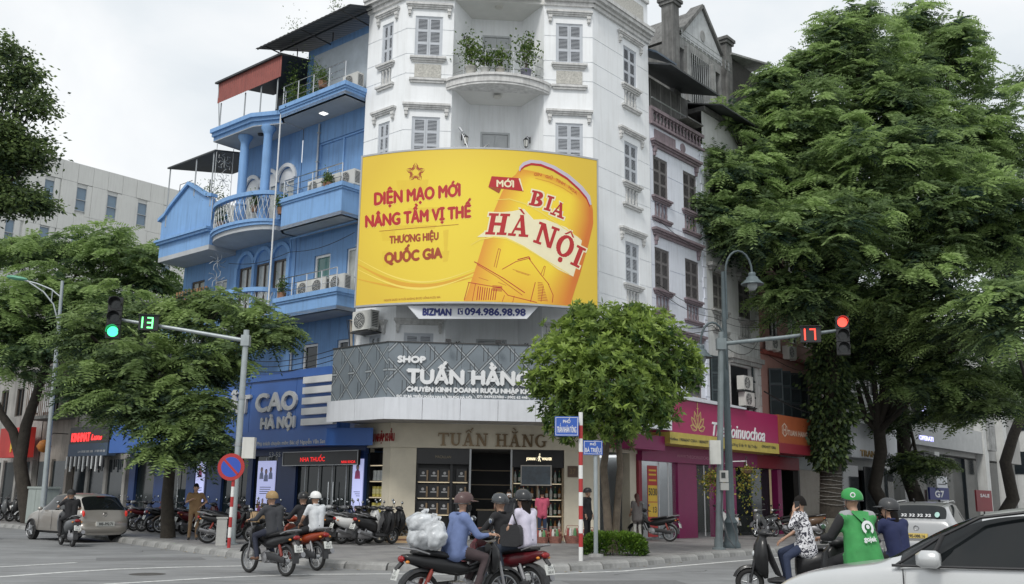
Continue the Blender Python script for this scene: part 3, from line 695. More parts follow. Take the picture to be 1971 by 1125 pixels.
for dx,dy,m_,d in ((3,4,M_PALE,.003),(0,0,M_RED,.006)):
    b=MB()
    atext(b,'DIỆN MẠO MỚI',197+dx,402+dy,724+dx,344+dy,74,d,5); b.build('printed_lettering',m_,BB); b=MB(); atext(b,'NÂNG TẦM VỊ THẾ',142+dx,540+dy,790+dx,476+dy,72,d,5)
    b.build('printed_lettering',m_,BB)
b=MB(); atext(b,'THƯƠNG HIỆU',290,640,590,615,45,.006,2.6); b.build('printed_lettering',M_DRED,BB); b=MB(); atext(b,'QUỐC GIA',260,762,612,727,63,.006,5); b.build('printed_lettering',M_DRED,BB); b=MB(); aline(b,[(225,564),(460,543),(715,522)],2.5,.006); b.build('printed_rule',M_DRED,BB); b=MB()
atext(b,'NGƯỜI DƯỚI 18 TUỔI KHÔNG ĐƯỢC UỐNG RƯỢU BIA',255,998,603,977,12,.006); b.build('printed_lettering',M_DRED,BB)
b=MB(); apoly(b,[(920,224),(1090,236),(1118,318),(900,290)],.0105); b.build('printed_ribbon',M_RED,BB)
b=MB(); apoly(b,[(900,292),(978,302),(966,330)],.0095); b.build('printed_ribbon_fold',M_DRED,BB)
b=MB(); atext(b,'MỚI',952,288,1056,292,40,.0125,2.2); apoly(b,[(1086,238),(1096,238),(1116,312),(1112,316)],.0122); b.build('printed_lettering',M_CREAM,BB)
b=MB(); gp=[(1180,213),(1226,219),(1272,231),(1318,248),(1364,272),(1408,300),(1445,333)]
for txt,i0,t1 in (('GÌN',0,1.0),('GIỮ',1.55,2.5),('TINH',2.95,4.15),('HOA',4.7,6)):
    a_,c_=lerp_path(gp,i0/6),lerp_path(gp,t1/6); atext(b,txt,a_[0],a_[1]+6,c_[0],c_[1]+6,17,.007,.8,.25)
aline(b,[(1190,236),(1280,260),(1360,296),(1420,335)],2,.007); b.build('printed_lettering',M_ORG,BB)
b=MB(); apoly(b,[(830,600),(905,545),(925,452),(1050,440),(1120,425),(1180,492),(1250,490),(1380,540),(1478,622),(1455,740),(1425,845),(1330,800),(1240,735),(1120,660),(1010,612),(930,600)],.0062); b.build('printed_cartouche',M_CREAM,BB)
def serif_arc(items,d,m_,grow=0.0,name='printed_lettering'):
    b=MB(); k=0
    for ch,cx,cy,rot,h,sx in items:
        w,P=serif(ch); c,s_=math.cos(R(rot)),math.sin(R(rot))
        for q in P:
            k+=1
            gx=sum(p[0] for p in q)/len(q); gy=sum(p[1] for p in q)/len(q)
            pts=[]
            for p in q:
                x=(p[0]-w/2)*h*sx; y=p[1]*h
                if grow: x+=grow*(1 if p[0]>gx else -1); y+=grow*(1 if p[1]>gy else -1)
                y2=y; x2=x+.18*y
                pts.append((cx+x2*c+y2*s_*.35,cy+x2*s_-y2*c))
            apoly(b,pts,d+.0004*(k%7))
    b.build(name,m_,BB)
NAME=[('B',1188,407,12,92,.95),('I',1262,434,17,93,.80),('A',1322,472,22,95,.90),('H',945,584,2,128,.98),('À',1082,594,5,130,.92),('N',1238,652,20,140,.92),('Ộ',1352,716,24,142,.78),('I',1432,778,26,140,.8)]
serif_arc(NAME,.0066,M_CREAM,11); serif_arc(NAME,.0100,M_RED,2.6)
b=MB(); D=.0065
for pts,w in (([(812,752),(880,790),(1000,860),(1125,945)],5),([(830,770),(960,850),(1110,960)],3),([(935,785),(962,672),(975,676),(948,790)],3),([(985,800),(1070,752),(1150,732),(1215,820),(1275,895)],4),([(1080,740),(1150,722),(1160,740)],6),([(1225,830),(1245,780),(1252,782),(1240,840)],3),([(1050,800),(1160,835)],2),([(1070,812),(1150,838)],2),([(775,880),(980,915),(1020,960),(1200,1005)],4),([(780,880),(750,990)],4),([(820,890),(800,995)],3),([(1190,880),(1160,1000)],4),([(1270,890),(1300,960),(1295,1005)],4),([(1240,900),(1225,1000)],3),([(1000,960),(985,1000)],3),([(1060,965),(1050,1005)],3),([(840,850),(900,870)],2),([(960,880),(1010,900)],2)): aline(b,pts,w,D)
for i in range(9): aline(b,[(838+14*i,905+2.2*i),(828+14*i,990)],5,D)
for i in range(6): aline(b,[(925,900+6*i),(985,905+6*i)],3,D)
for i in range(12): aline(b,[(1205,880+10*i),(1235+3*i,885+10*i)],3,D)
b.build('printed_line_drawing',M_RED,BB)
ps=((0,31.35,0),Vector((0,1,0)))
q=[hit(784,589,*ps),hit(1039,587,*ps),hit(1014,614,*ps),hit(806,614,*ps)]
BZ=wthing('company_sign','white trapezoid sign with navy phone number hung under the yellow billboard','sign',(q[0]+q[1])/2)
b=MB(); b.prism([(p.x,p.z) for p in q],31.35,31.42,'y'); b.build('panel',mat('white_panel',(.68,.70,.74),.5,var=.06),BB and BZ)
b=MB(); fz=((0,31.35,0),Vector((0,1,0)))
def ztext(txt,x0,y0,x1,cap,bold):
    a_=hit(x0,y0,*fz); c_=hit(x1,y0,*fz); h_=hit(x0,y0-cap,*fz).z-a_.z; letters(b,txt,c_.x-a_.x,h_,lambda s,t,d: Vector((a_.x+s,31.347-d,a_.z+t)),bold,.004)
M_NAVY=mat('navy_letters',(.015,.025,.16),.5,var=.05)
ztext('BIZMAN',814,607,868,13,.018); b.build('lettering',M_NAVY,BZ); b=MB(); ztext('094.986.98.98',895,606.5,1011,13,.016)
cx=hit(886,600,*fz)
b.build('lettering',M_NAVY,BZ)
b=MB(); b.box(cx.x-.085,cx.x+.085,31.340,31.348,cx.z-.1,cx.z+.1); b.build('phone_symbol',M_NAVY,BZ)
b=MB()
for z_,dx in ((.055,.03),(-.055,-.0)): b.prism(ring(cx.x+.01+dx,cx.z+z_,.034,.03,10)[:-1],31.336,31.3395,'y')
b.prism([(cx.x-.04,cx.z+.05),(cx.x-.01,cx.z+.07),(cx.x+.0,cx.z-.05),(cx.x-.02,cx.z-.07)],31.335,31.3392,'y'); b.build('phone_symbol_handset',mat('white_print',(.75,.76,.78),.5,var=0),BZ)
for x in (-2.4,.2): MB().tube([(x,31.44,q[2].z+.1),(x,31.5,BZ0+.02)],.02,6).build('hanger',M_ALU,BZ)
# ================================================================ shop sign and canopy
M_GREYS=mat('grey_sign_panel',(.17,.20,.225),.35,var=.14,scale=1.3); M_LAT=mat('lattice_dark',(.03,.032,.036),.5,var=.1); M_LATW=mat('lattice_light',(.30,.33,.35),.4,var=.1)
M_ALUW=mat('white_cladding',(.66,.68,.72),.35,var=.05,streak=.25); M_LET=mat('white_letters',(.72,.73,.74),.4,var=.05)
SG=bthing('shop_sign','grey lattice-patterned shop sign with raised white lettering above the canopy','sign',-1.0,2.5,z=3.92)
PL=[(-1.4,6.35),(-1.4,3.6),(3.6,-1.4),(7.35,-1.4)]
frs=[((-1.4,6.35,0),R(-90),2.75),((-1.4,3.6,0),R(-45),7.071),((3.6,-1.4,0),0.0,3.75)]
GZ0,GZ1=4.62,6.38
def clip(x0,y0,x1,y1,xa,xb,ya,yb):
    t0,t1=0,1; dx,dy=x1-x0,y1-y0
    for p,q in ((-dx,x0-xa),(dx,xb-x0),(-dy,y0-ya),(dy,yb-y0)):
        if p==0:
            if q<0: return None
        else:
            r=q/p
            if p<0: t0=max(t0,r)
            else: t1=min(t1,r)
    return None if t0>=t1 else (x0+dx*t0,y0+dy*t0,x0+dx*t1,y0+dy*t1)
for (o,rz,L) in frs:
    b=MB().frame(o,rz); n=max(1,round(L/1.25)); 
    for k in range(n): b=MB().frame(o,rz); b.box(k*L/n+.006,(k+1)*L/n-.006,0,.12,GZ0,GZ1); b.build('sign_panel',M_GREYS,SG)
    dk=MB().frame(o,rz); lt=MB().frame(o,rz); per=.86; Hh=GZ1-GZ0; i=0
    def strip(mb,x0,z0,x1,z1,w,y):
        c=clip(x0,z0,x1,z1,.01,L-.01,GZ0+.01,GZ1-.01)
        if c and math.hypot(c[2]-c[0],c[3]-c[1])>.02: q=seg(*c,w); mb.add([(p[0],y,p[1]) for p in q],[(0,1,2,3)])
    x=-2.2
    while x<L+.5:
        for sgn in (1,-1):
            xa,xb=(x,x+Hh*.92) if sgn>0 else (x+Hh*.92,x)
            strip(lt,xa,GZ0,xb,GZ1,.075,-.004-.0005*(sgn>0)); 
            for s in (-.045,.045): strip(dk,xa+s,GZ0,xb+s,GZ1,.018,-.006-.0005*(sgn>0))
        xc=x+Hh*.46+.215
        for s in (-.07,.07): strip(dk,xc+s,GZ0+.1,xc+s,GZ0+.55,.018,-.0075); strip(dk,xc+s,GZ1-.55,xc+s,GZ1-.1,.018,-.0075); strip(dk,xc+.43+s,GZ0+.62,xc+.43+s,GZ1-.62,.018,-.0075)
        strip(lt,xc+.28,GZ0+.88,xc+.58,GZ0+.88,.06,-.0085)
        for s in (-.04,.04): strip(dk,xc+.28,GZ0+.88+s,xc+.58,GZ0+.88+s,.016,-.009)
        x+=per
    dk.build('lattice_outline',M_LAT,SG)['kind']= 'stuff'; lt.build('lattice_strip',M_LATW,SG)['kind']= 'stuff'
b=MB()
for (o,rz,L) in frs: b.frame(o,rz); b.box(0,L,-.03,.14,GZ1,GZ1+.035)
b.frame().build('sign_cap',mat('sign_cap',(.05,.05,.05),.6),SG)
cn=lambda p: pl_c(2.2)
SL=wthing('shop_sign_lettering','raised white letters naming the liquor shop on the grey lattice sign','lettering',W(-1.4,3.6,4.7))
b=MB(); sign_text(b,'SHOP',766,697.5,818.5,11.5,pl_c(2.2),.022,.05,lift=.008); b.build('lettering',M_LET,SL)
b=MB(); sign_text(b,'TUẤN HẰNG',784,737.5,1019,26,pl_c(2.2),.035,.08,lift=.008); b.build('lettering',M_LET,SL)
b=MB(); sign_text(b,'CHUYÊN KINH DOANH RƯỢU NHẬP KHẨU',783,753.5,1036,8.6,pl_c(2.2),.016,.03,lift=.008); b.build('lettering',M_LET,SL)
b=MB(); sign_text(b,'ĐC: 37 BÀ TRIỆU QUẬN HAI BÀ TRƯNG HÀ NỘI',763,765,908,4.6,pl_c(2.2),.006,.012,lift=.008); b.build('lettering',M_LET,SL); b=MB(); sign_text(b,'ĐT: 0439227000 - 0902 62 448',918,766,1015,4.6,pl_c(2.2),.006,.012,lift=.008); b.build('lettering',M_LET,SL)
for t in (1.9,3.5,5.3):
    b=MB().frame((-1.4,3.6,0),R(-45)); b.tube([(t,.05,6.42),(t,-.32,6.46)],.012,5); b.box(t-.09,t+.09,-.42,-.30,6.38,6.47); b.build('sign_lamp',M_IRON,SG)
CN=bthing('canopy','white panelled shop canopy wrapping the corner below the grey sign','canopy',-1.2,2.6,z=3.92)
frc=[((-1.55,6.35,0),R(-90),2.812),((-1.55,3.538,0),R(-45),7.195),((3.538,-1.55,0),0.0,3.812)]
for (o,rz,L) in frc:
    n=max(1,round(L/1.15))
    for k in range(n): b=MB().frame(o,rz); b.box(k*L/n+(.006 if k else .002),(k+1)*L/n-.006,0,.06,3.92,4.60+rnd.uniform(-.004,.004)); b.build('panel',M_ALUW,CN)
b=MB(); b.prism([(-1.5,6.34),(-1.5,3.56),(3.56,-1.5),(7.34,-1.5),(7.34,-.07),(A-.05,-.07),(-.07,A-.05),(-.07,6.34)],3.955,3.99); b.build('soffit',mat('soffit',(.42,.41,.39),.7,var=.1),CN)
b=MB(); b.prism([(-1.5,6.34),(-1.5,3.56),(3.56,-1.5),(7.34,-1.5),(7.34,-.02),(A-.01,-.02),(-.02,A-.01),(-.02,6.34)],4.57,4.61); b.build('top',M_ALUW,CN)
M_BRZ=mat('bronze_letters',(.20,.14,.08),.35,.5,var=.35,scale=6)
FL=wthing('fascia_lettering','bronze serif shop name letters on the beige fascia over the shop door','lettering',W(A/2,A/2,3.2))
pc=pl_c(A-.06*1.414); a_=hit(843,858,*pc); c_=hit(1052,858,*pc); ax=Vector((NC.y,-NC.x,0)); wid=(c_-a_).dot(ax); b=MB()
tw=serif_text(MB(),'TUẤN HẰNG',lambda s,t,d: Vector((s,0,t)),.42); serif_text(b,'TUẤN HẰNG',plane_fn(a_-NC*.002,ax,-NC),.42,sx=wid/(tw-.04),extr=.05); b.build('lettering',M_BRZ,FL)
FR=wthing('fascia_lettering','red letters for imported liquor on the beige fascia left of the shop door','lettering',W(0,5.5,3.2))
b=MB(); px_=pl_x(-.06); sign_text(b,'RƯỢU NHẬP KHẨU',704,851,759,15,px_,.006,.02); b.build('lettering',mat('red_letters',(.30,.02,.02),.5,var=.1),FR)
FR=wthing('fascia_lettering','red letters for imported liquor on the beige fascia right of the corner tree','lettering',W(6.2,0,3.2))
b=MB(); sign_text(b,'RƯỢU NHẬP KHẨU',1158,862,1219,15,pl_y(-.06),.006,.02); b.build('lettering',MATS['red_letters'],FR)
# ================================================================ liquor shop display
M_SHELF=mat('shelf_wood',(.42,.33,.22),.45,var=.15); M_ADDGLOW=mat('added_shelf_glow',(.9,.78,.55),.4,var=0,emit=.9)  # glowing strips added under the shelves to warm the shop interior
def shelf_case(label,fr,x0,x1,zs,y=.25,cols=1,m=M_BLACK,group='display cases of the liquor shop',z1=3.0):
    o,rz=fr; c=Matrix.Translation(Vector(o)) @ Matrix.Rotation(rz,4,'Z') @ Vector(((x0+x1)/2,y,0))
    t=bthing('display_case',label,'shelf',c.x,c.y,group,.17)
    MB().frame(o,rz).box(x0,x1,y+.42,y+.46,.17,z1).build('back_panel',m,t)
    for k in range(cols+1):
        x=x0+(x1-x0)*k/cols; b=MB().frame(o,rz).box(x-.02,x+.02,y-.02,y+.42,.17,z1); b.build('upright',M_SHELF if cols>1 else m,t)
    for z in zs:
        for k in range(cols):
            xa,xb=x0+(x1-x0)*k/cols+.02,x0+(x1-x0)*(k+1)/cols-.02
            MB().frame(o,rz).box(xa,xb,y,y+.42,z-.03,z).build('shelf',M_SHELF,t); MB().frame(o,rz).box(xa+.02,xb-.02,y+.03,y+.05,z-.042,z-.031).build('added_shelf_glow',M_ADDGLOW,t)
    return t
def goods(mesh,name,label,cat,fr,x,y,z,group,rot=0.0,sc=None):
    p=Matrix.Translation(Vector(fr[0])) @ Matrix.Rotation(fr[1],4,'Z') @ Vector((x,y,z)); w=W(p.x,p.y,p.z)
    o=bpy.data.objects.new(name,mesh); COL.objects.link(o); o.location=w; o.rotation_euler=(0,0,RZ+fr[1]+rot); 
    if sc: o.scale=sc
    return tag(o,label,cat,group)
zsh=[.45,.98,1.52,2.05]
sh1=shelf_case('black display case with black gift boxes left of the shop doorway',fr_ch,.9,2.02,zsh,m=M_BLACK)
sh1b=shelf_case('narrow framed display case of black gift boxes beside the shop doorway',fr_ch,2.06,2.62,zsh,m=M_BLACK)
sh2=shelf_case('bottle display case with wooden edges right of the shop doorway',fr_ch,4.1,5.8,zsh,cols=2)
sh3=shelf_case('narrow window case of yellow tins beside the left shop pillar',fr_l,.94,1.74,[.45,.98,1.52,2.05,2.58],y=.12,group='narrow window cases')
M_TIN=mat('yellow_tin',(.50,.44,.10),.4,var=.25,scale=8); M_BOXL=mat('gift_box_label',(.45,.38,.28),.5,var=.3,scale=12)
bx=MB(); bx.use(0).box(-.17,.17,-.1,.1,0,.42); bx.use(1).box(-.10,.10,-.1035,-.1005,.16,.20); bx.prism(ring(0,.27,.05,.05,10)[:-1],-.1034,-.1005,'y'); bx.use(2).box(.11,.168,-.1032,-.1005,.02,.36)
boxm=bx.mesh('gift_box',[M_BLACK,mat('silver_print',(.5,.5,.5),.4,var=0),mat('box_side_print',(.35,.24,.14),.5,var=.4,scale=20)])
ORD=['first','second','third','fourth','fifth','sixth','seventh','eighth','ninth','tenth','eleventh']; ROW=['bottom','second lowest','third lowest','top']
for z in zsh[1:]:
    for k in range(3): goods(boxm,'gift_box','black gift box, %s from left, %s shelf, wide case left of doorway' %(ORD[k],ROW[zsh.index(z)]),'gift box',fr_ch,1.10+.36*k,.42,z,'black gift boxes')
    goods(boxm,'gift_box','black gift box on the %s shelf of the narrow case beside the doorway' %ROW[zsh.index(z)],'gift box',fr_ch,2.28+.1,.42,z,'black gift boxes by the doorway')
tin=MB(); tin.use(0).lathe([(0,0),(.085,0),(.085,.34),(0,.34)],n=12); tin.use(1).lathe([(.0855,.1),(.0855,.26)],n=12)
tinm=tin.mesh('tin',[M_TIN,mat('tin_label',(.62,.58,.30),.4,var=.3,scale=15)],50)
tinw=MB().use(0).lathe([(0,0),(.085,0),(.085,.34),(0,.34)],n=12).mesh('white_tin',[mat('white_tin',(.55,.58,.58),.4,var=.25,scale=10)],50)
for r_,z in enumerate([.45,.98,1.52,2.58-.0]):
    for k in range(4): goods(tinw if r_==3 else tinm,'tin',('pale cylindrical tin, %s from left on the top shelf of the window case' %ORD[k]) if r_==3 else 'yellow cylindrical tin, %s from left on the %s shelf of the window case' %(ORD[k],ROW[r_]),'tin',fr_l,1.06+.19*k,.32,z if r_<3 else 2.05,'pale tins in the window case' if r_==3 else 'yellow tins in the window case')
def bottle_mesh(name,col,cap): 
    b=MB(); b.use(0).lathe([(0,0),(.042,0),(.042,.2),(.016,.26),(.014,.31)],n=10); b.use(1).lathe([(.0425,.05),(.0425,.15)],n=10); b.use(2).lathe([(.016,.31),(.016,.345),(0,.345)],n=8)
    return b.mesh(name,[mat('bottle_' +name,col,.12,var=.1),mat('bottle_label',(.62,.60,.54),.5,var=.2,scale=20),mat('cap_' +name,cap,.4,var=0)],50)
bot=[bottle_mesh('green_bottle',(.02,.09,.05),(.3,.25,.1)),bottle_mesh('amber_bottle',(.22,.09,.02),(.02,.02,.02)),bottle_mesh('clear_bottle',(.55,.60,.60),(.35,.05,.04))]
for z in zsh:
    for k in range(11):
        i=(k*7+int(z*10))%3; x=4.2+.145*k+(.06 if k>4 else 0)
        goods(bot[i],['green_bottle','amber_bottle','clear_bottle'][i],['dark green bottle','amber whisky bottle','pale clear bottle'][i]+ ', %s from left on the %s bottle shelf right of the doorway' %(ORD[k],ROW[zsh.index(z)]),'bottle',fr_ch,x,.40,z,['green','amber','clear'][i]+ ' bottles right of the doorway',sc=(1.15,1.15,1.2))
HB=wthing('header_board','black header board with lit cream brand lettering right of the doorway','sign',W(*chp(4.9,-.1),2.7))
b=MB().frame(W(0,A),RZ-R(45)); b.box(4.08,5.81,.08,.14,2.55,3.135); b.build('board',M_BLACK,HB)
b=MB(); sign_text(b,'JOHNNIE',1013,886,1033,5,pl_c(A+.08*1.414),.004,.004); sign_text(b,'WALKER',1043,886,1062,5,pl_c(A+.08*1.414),.004,.004)
pj_=hit(1038,887,*pl_c(A+.08*1.414)); fnj=plane_fn(pj_-NC*.004,Vector((NC.y,-NC.x,0)),-NC)
for q in (seg(-.03,-.02,.0,.09,.025),seg(.04,-.03,.0,.08,.025),seg(0,.08,.01,.17,.045),seg(.01,.14,.07,.10,.016),seg(.01,.2,.015,.23,.04),seg(-.02,.14,-.06,.05,.014)): poly_on(b,q,fnj,.004+.0003*len(b.f)%.003)
b.build('lettering',mat('lit_cream',(.95,.85,.6),.5,var=0,emit=.9),HB)
HB=wthing('header_board','black header board with faint brand mark left of the doorway','sign',W(*chp(1.7,-.1),2.7))
b=MB().frame(W(0,A),RZ-R(45)); b.box(.87,2.63,.08,.14,2.62,3.135); b.build('board',M_BLACK,HB)
b=MB(); sign_text(b,'MACALLAN',838,882,868,5,pl_c(A+.08*1.414),.0,.004); b.build('lettering',mat('dim_brass',(.25,.2,.12),.5,var=0),HB)
TV=wthing('hanging_screen','tilted wall screen hanging above the bottle shelves in the shop','screen',W(*chp(4.95,.35),2.0))
b=MB().frame(W(*chp(4.35,.1),0),RZ-R(45)+R(-18)); b.box(0,1.05,-.05,0,1.95,2.62); b.build('casing',mat('screen_frame',(.35,.33,.3),.4,var=.05),TV)
b=MB().frame(W(*chp(4.35,.1),0),RZ-R(45)+R(-18)); b.box(.04,1.01,-.056,-.051,1.99,2.58); b.build('screen',mat('screen_face',(.03,.05,.07),.12,var=.6,scale=4),TV)
b=MB().frame(W(*chp(4.35,.1),0),RZ-R(45)+R(-18)); b.tube([(.5,-.02,2.62),(.5,.1,3.1)],.02,6); b.build('hanger',M_IRON,TV)
b=MB().frame(W(0,A),RZ-R(45)); b.box(5.93,6.28,-.03,-.005,2.25,2.62)
NP=wthing('house_number_plate','small brown house number plate on the right shop pillar','plate',W(*chp(6.1,.02),2.4)); b.build('plate',mat('brown_plate',(.10,.06,.04),.4,var=.2),NP)
b=MB(); q_=W(*chp(6.0,.032),2.36); letters(b,'37',.2,.17,plane_fn(q_,Vector((NC.y,-NC.x,0)),-NC),.004,.004); b.build('lettering',M_BRZ,NP)
for t in (2.66,4.04):
    b=MB().frame(W(0,A),RZ-R(45)); b.box(t-.03,t+.03,.05,.11,.17,3.135); o=b.build('door_post',M_ALU,None); o['label']= 'slim aluminium door post on the %s side of the liquor shop doorway' %('left' if t<3 else 'right'); o['category']= 'door post'
CT_=bthing('counter','dark counter with stacked stock inside the liquor shop doorway','counter',3.4,3.4,z=.17)
b=MB().frame((3.0,3.6,0),R(-45)); b.box(0,1.4,0,.5,.17,1.1); b.build('body',M_BLACK,CT_); b=MB().frame((3.0,3.6,0),R(-45)); b.box(-.05,1.45,-.05,.55,1.1,1.15); b.build('top',M_SHELF,CT_)
for k,z in enumerate((1.5,2.0,2.5)):
    o=MB().frame(W(3.6,4.4),RZ-R(45)); o.box(-1.2,1.4,.0,.3,z-.03,z); s=o.build('wall_shelf',M_SHELF,None); s['label']= 'long wall shelf deep inside the shop, %s of three' %('lowest','middle','topmost')[k]; s['category']= 'shelf'
# ================================================================ blue buildings on the left-hand street
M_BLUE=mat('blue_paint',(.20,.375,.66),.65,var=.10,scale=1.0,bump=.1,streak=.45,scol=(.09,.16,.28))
M_BLUED=mat('shaded_blue_wall',(.15,.29,.53),.7,var=.12,scale=.9,bump=.1,streak=.5,scol=(.07,.12,.22))  # same blue paint for walls in shade: shade put into the colour
M_SLAB=mat('grey_soffit',(.42,.44,.46),.8,var=.15,scale=1.0,streak=.0)
M_GLZ=mat('green_tinted_glass',(.05,.16,.15),.08,var=.15,spec=.8); M_DGL=glassmat('dark_glass',(.018,.024,.028)); M_CURT=mat('curtain_glass',(.42,.44,.42),.15,var=.25,scale=3)
M_WFR=mat('white_window_frame',(.66,.67,.67),.4,var=.05); M_BRF=mat('brown_window_frame',(.10,.08,.065),.5,var=.1)
M_SHEET=mat('dark_roof_sheet',(.05,.055,.06),.6,var=.25,streak=.3); M_STEEL=mat('galvanised',(.38,.40,.41),.4,.5,var=.2)
M_ACW=mat('ac_casing',(.60,.60,.57),.45,var=.12,streak=.3); M_ACD=mat('ac_grille',(.06,.065,.07),.5,var=.1)
def glazed(parent,loc,rotz,w,h,mf,mg,panes=2,name='window',f=.06):
    fr=MB(); fr.box(-w/2,-w/2+f,-.04,.06,0,h); fr.box(w/2-f,w/2,-.04,.06,0,h); fr.box(-w/2+f,w/2-f,-.04,.06,0,f); fr.box(-w/2+f,w/2-f,-.04,.06,h-f,h)
    for k in range(1,panes): x=-w/2+w*k/panes; fr.box(x-f/2,x+f/2,-.035,.05,f,h-f)
    o=place(fr.mesh(name,mf),name,parent,loc,rotz)
    for k in range(panes):
        x0=-w/2+w*k/panes+f*.5; x1=-w/2+w*(k+1)/panes-f*.5
        place(MB().quad((x0,.02,f*.8),(x1,.02,f*.8),(x1,.02,h-f*.8),(x0,.02,h-f*.8)).mesh('pane',mg),'pane',o)
    return o
_acm=None
def ac_unit(label,loc,rotz,group='air conditioner units',sc=1.0,street=True):
    """outdoor unit, front facing local -y, origin at bottom middle"""
    global _acm
    if _acm is None:
        body=MB().box(-.42,.42,-.15,.17,.04,.62); body.box(-.36,-.28,-.12,.14,0,.04); body.box(.28,.36,-.12,.14,0,.04)
        g=MB(); 
        for r_ in (.05,.11,.17,.23): g.loft([[(-.1+(r_+q)*math.cos(t),-.165,.33+(r_+q)*math.sin(t)) for q in (0,.012)] for t in np.linspace(0,6.283,19)],close=False)
        for k in range(8): t=k*math.pi/4; g.tube([(-.1+.04*math.cos(t),-.163,.33+.04*math.sin(t)),(-.1+.24*math.cos(t),-.163,.33+.24*math.sin(t))],.006,4)
        fan=MB().prism(ring(-.1,.33,.25,.25,20)[:-1],-.157,-.152,'y')
        sg=MB()
        for k in range(9): sg.box(.421,.428,-.1,.12,.12+.05*k,.145+.05*k)
        pn=MB().box(.2,.38,-.156,-.151,.1,.55)
        _acm=[('casing',body.mesh('casing',M_ACW)),('fan_opening',fan.mesh('fan_opening',M_ACD)),('fan_grille',g.mesh('fan_grille',M_ACW)),('side_grille',sg.mesh('side_grille',M_ACD)),('service_panel',pn.mesh('service_panel',M_ACW))]
    t=thing('air_conditioner',label,'air conditioner',W(*loc) if street else loc,(RZ if street else 0)+rotz,group); t.scale=(sc,)*3
    for n,m in _acm: o=place(m,n,t); 
    for ch in t.children:
        if ch.name.startswith('side_grille'): ch['kind']= 'stuff'
    return t
LF=R(-90)       # facing the left-hand street
FX=.3
BA=bthing('blue_house','bright blue house with three projecting balconies next to the white corner building','building',FX,9.0)
b=MB().frame((FX,11.0,0),LF); wins=[(.75,1.65,5.3,7.1),(2.75,3.4,5.3,7.1),(1.15,2.1,8.3,10.5),(3.05,3.95,8.3,10.5),(1.0,3.9,12.6,15.1)]
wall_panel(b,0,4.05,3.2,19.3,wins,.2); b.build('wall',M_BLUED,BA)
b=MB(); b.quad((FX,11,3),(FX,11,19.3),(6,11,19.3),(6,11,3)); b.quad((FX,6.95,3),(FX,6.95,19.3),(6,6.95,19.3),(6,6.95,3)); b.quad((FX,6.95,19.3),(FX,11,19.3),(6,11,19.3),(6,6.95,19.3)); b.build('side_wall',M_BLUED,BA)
for (x0,x1,z0,z1),mg,mf,pn in zip(wins,(M_DGL,M_DGL,M_GLZ,M_CURT,M_BLUED),(M_WFR,M_WFR,M_WFR,M_WFR,M_BLUE),(1,1,1,2,2)):
    glazed(BA,(FX+.1,11.0-(x0+x1)/2,z0),LF,x1-x0,z1-z0,mf,mg,pn,f=.1 if pn==1 else .07)
def balcony(z0,z1,name,v0=7.0,v1=10.9,d=.85,rail=.75,ch=.0):
    MB().prism([(FX,v0),(-d,v0+.0),(-d,v1-.35),(-d+.35,v1),(FX,v1)][::-1],z0,z0+.14).build('balcony_slab',M_SLAB,BA)
    pts=[(FX,v0),(-d,v0),(-d,v1-.35),(-d+.35,v1),(FX,v1)]
    pr=MB(); cp=MB(); ft=MB(); rl=MB()
    def run(mb,off,th,za,zb):
        P=[(FX,v0-off),(-d-off,v0-off),(-d-off,v1-.35+off*.4),(-d+.35-off*.4,v1+off),(FX,v1+off)]; Q=[(FX,v0-off+th),(-d-off+th,v0-off+th),(-d-off+th,v1-.35),(-d+.35,v1+off-th),(FX,v1+off-th)]
        mb.loft([[(p[0],p[1],za),(p[0],p[1],zb),(q[0],q[1],zb),(q[0],q[1],za)] for p,q in zip(P,Q)])
    run(pr,0,.12,z0+.0,z1); pr.build('parapet',M_BLUE,BA)
    run(cp,.10,.26,z1-.16,z1+.0); run(cp,.05,.2,z1-.24,z1-.162); cp.build('parapet_cap',M_BLUE,BA)
    P=[(-d+.05,v0+.1),(-d+.05,v1-.37),(-d+.37,v1-.06),(FX,v1-.06)]
    for k in (.25,.5,.75): rl.tube([(p[0],p[1],z1+rail*k/.75) for p in P],.022 if k==.75 else .014,6)
    for a_,c_ in zip(P,P[1:]):
        L=math.dist(a_,c_); n=max(1,int(L/.8))
        for k in range(n): q=(a_[0]+(c_[0]-a_[0])*k/n,a_[1]+(c_[1]-a_[1])*k/n); rl.tube([(q[0],q[1],z1),(q[0],q[1],z1+rail)],.02,6)
    rl.build('balcony_railing',M_CHROME,BA,50)
balcony(7.95,8.72,'lower'); balcony(11.40,12.62,'middle'); balcony(15.98,16.46,'upper',v1=11.2,d=.95,rail=.85)
MB().box(-.35,-.1,9.0,9.25,15.955,15.982).build('ceiling_light',mat('square_led',(.9,.9,.85),.4,var=0,emit=1.2),BA)
b=MB(); n=46; v0,v1=6.6,12.5
for k in range(n):
    va,vb=v0+(v1-v0)*k/n,v0+(v1-v0)*(k+1)/n; za,zb=.02*(k%2),.02*((k+1)%2)
    b.quad((-1.25,va,19.30+za),(-1.25,vb,19.30+zb),(1.5,vb,20.2+zb),(1.5,va,20.2+za))
b.build('sheet_roof',M_SHEET,BA)
b=MB(); b.tube([(-1.2,6.7,19.28),(-1.2,12.4,19.28)],.035,5); b.build('roof_purlin',M_IRON,BA); b=MB(); b.tube([(-.1,6.7,19.6),(-.1,12.4,19.6)],.035,5); b.build('roof_purlin',M_IRON,BA)
for v in (7.2,9.6,11.9): MB().tube([(-1.2,v,19.26),(.4,v,19.2),(.4,v,19.75)],.03,5).build('roof_bracket',M_IRON,BA)
b=MB().frame((FX-.02,10.6,0),LF); b.box(0.05,3.6,-.03,0,16.6,18.95); b.build('terrace_screen',mat('pale_partition',(.42,.47,.52),.6,var=.15),BA)
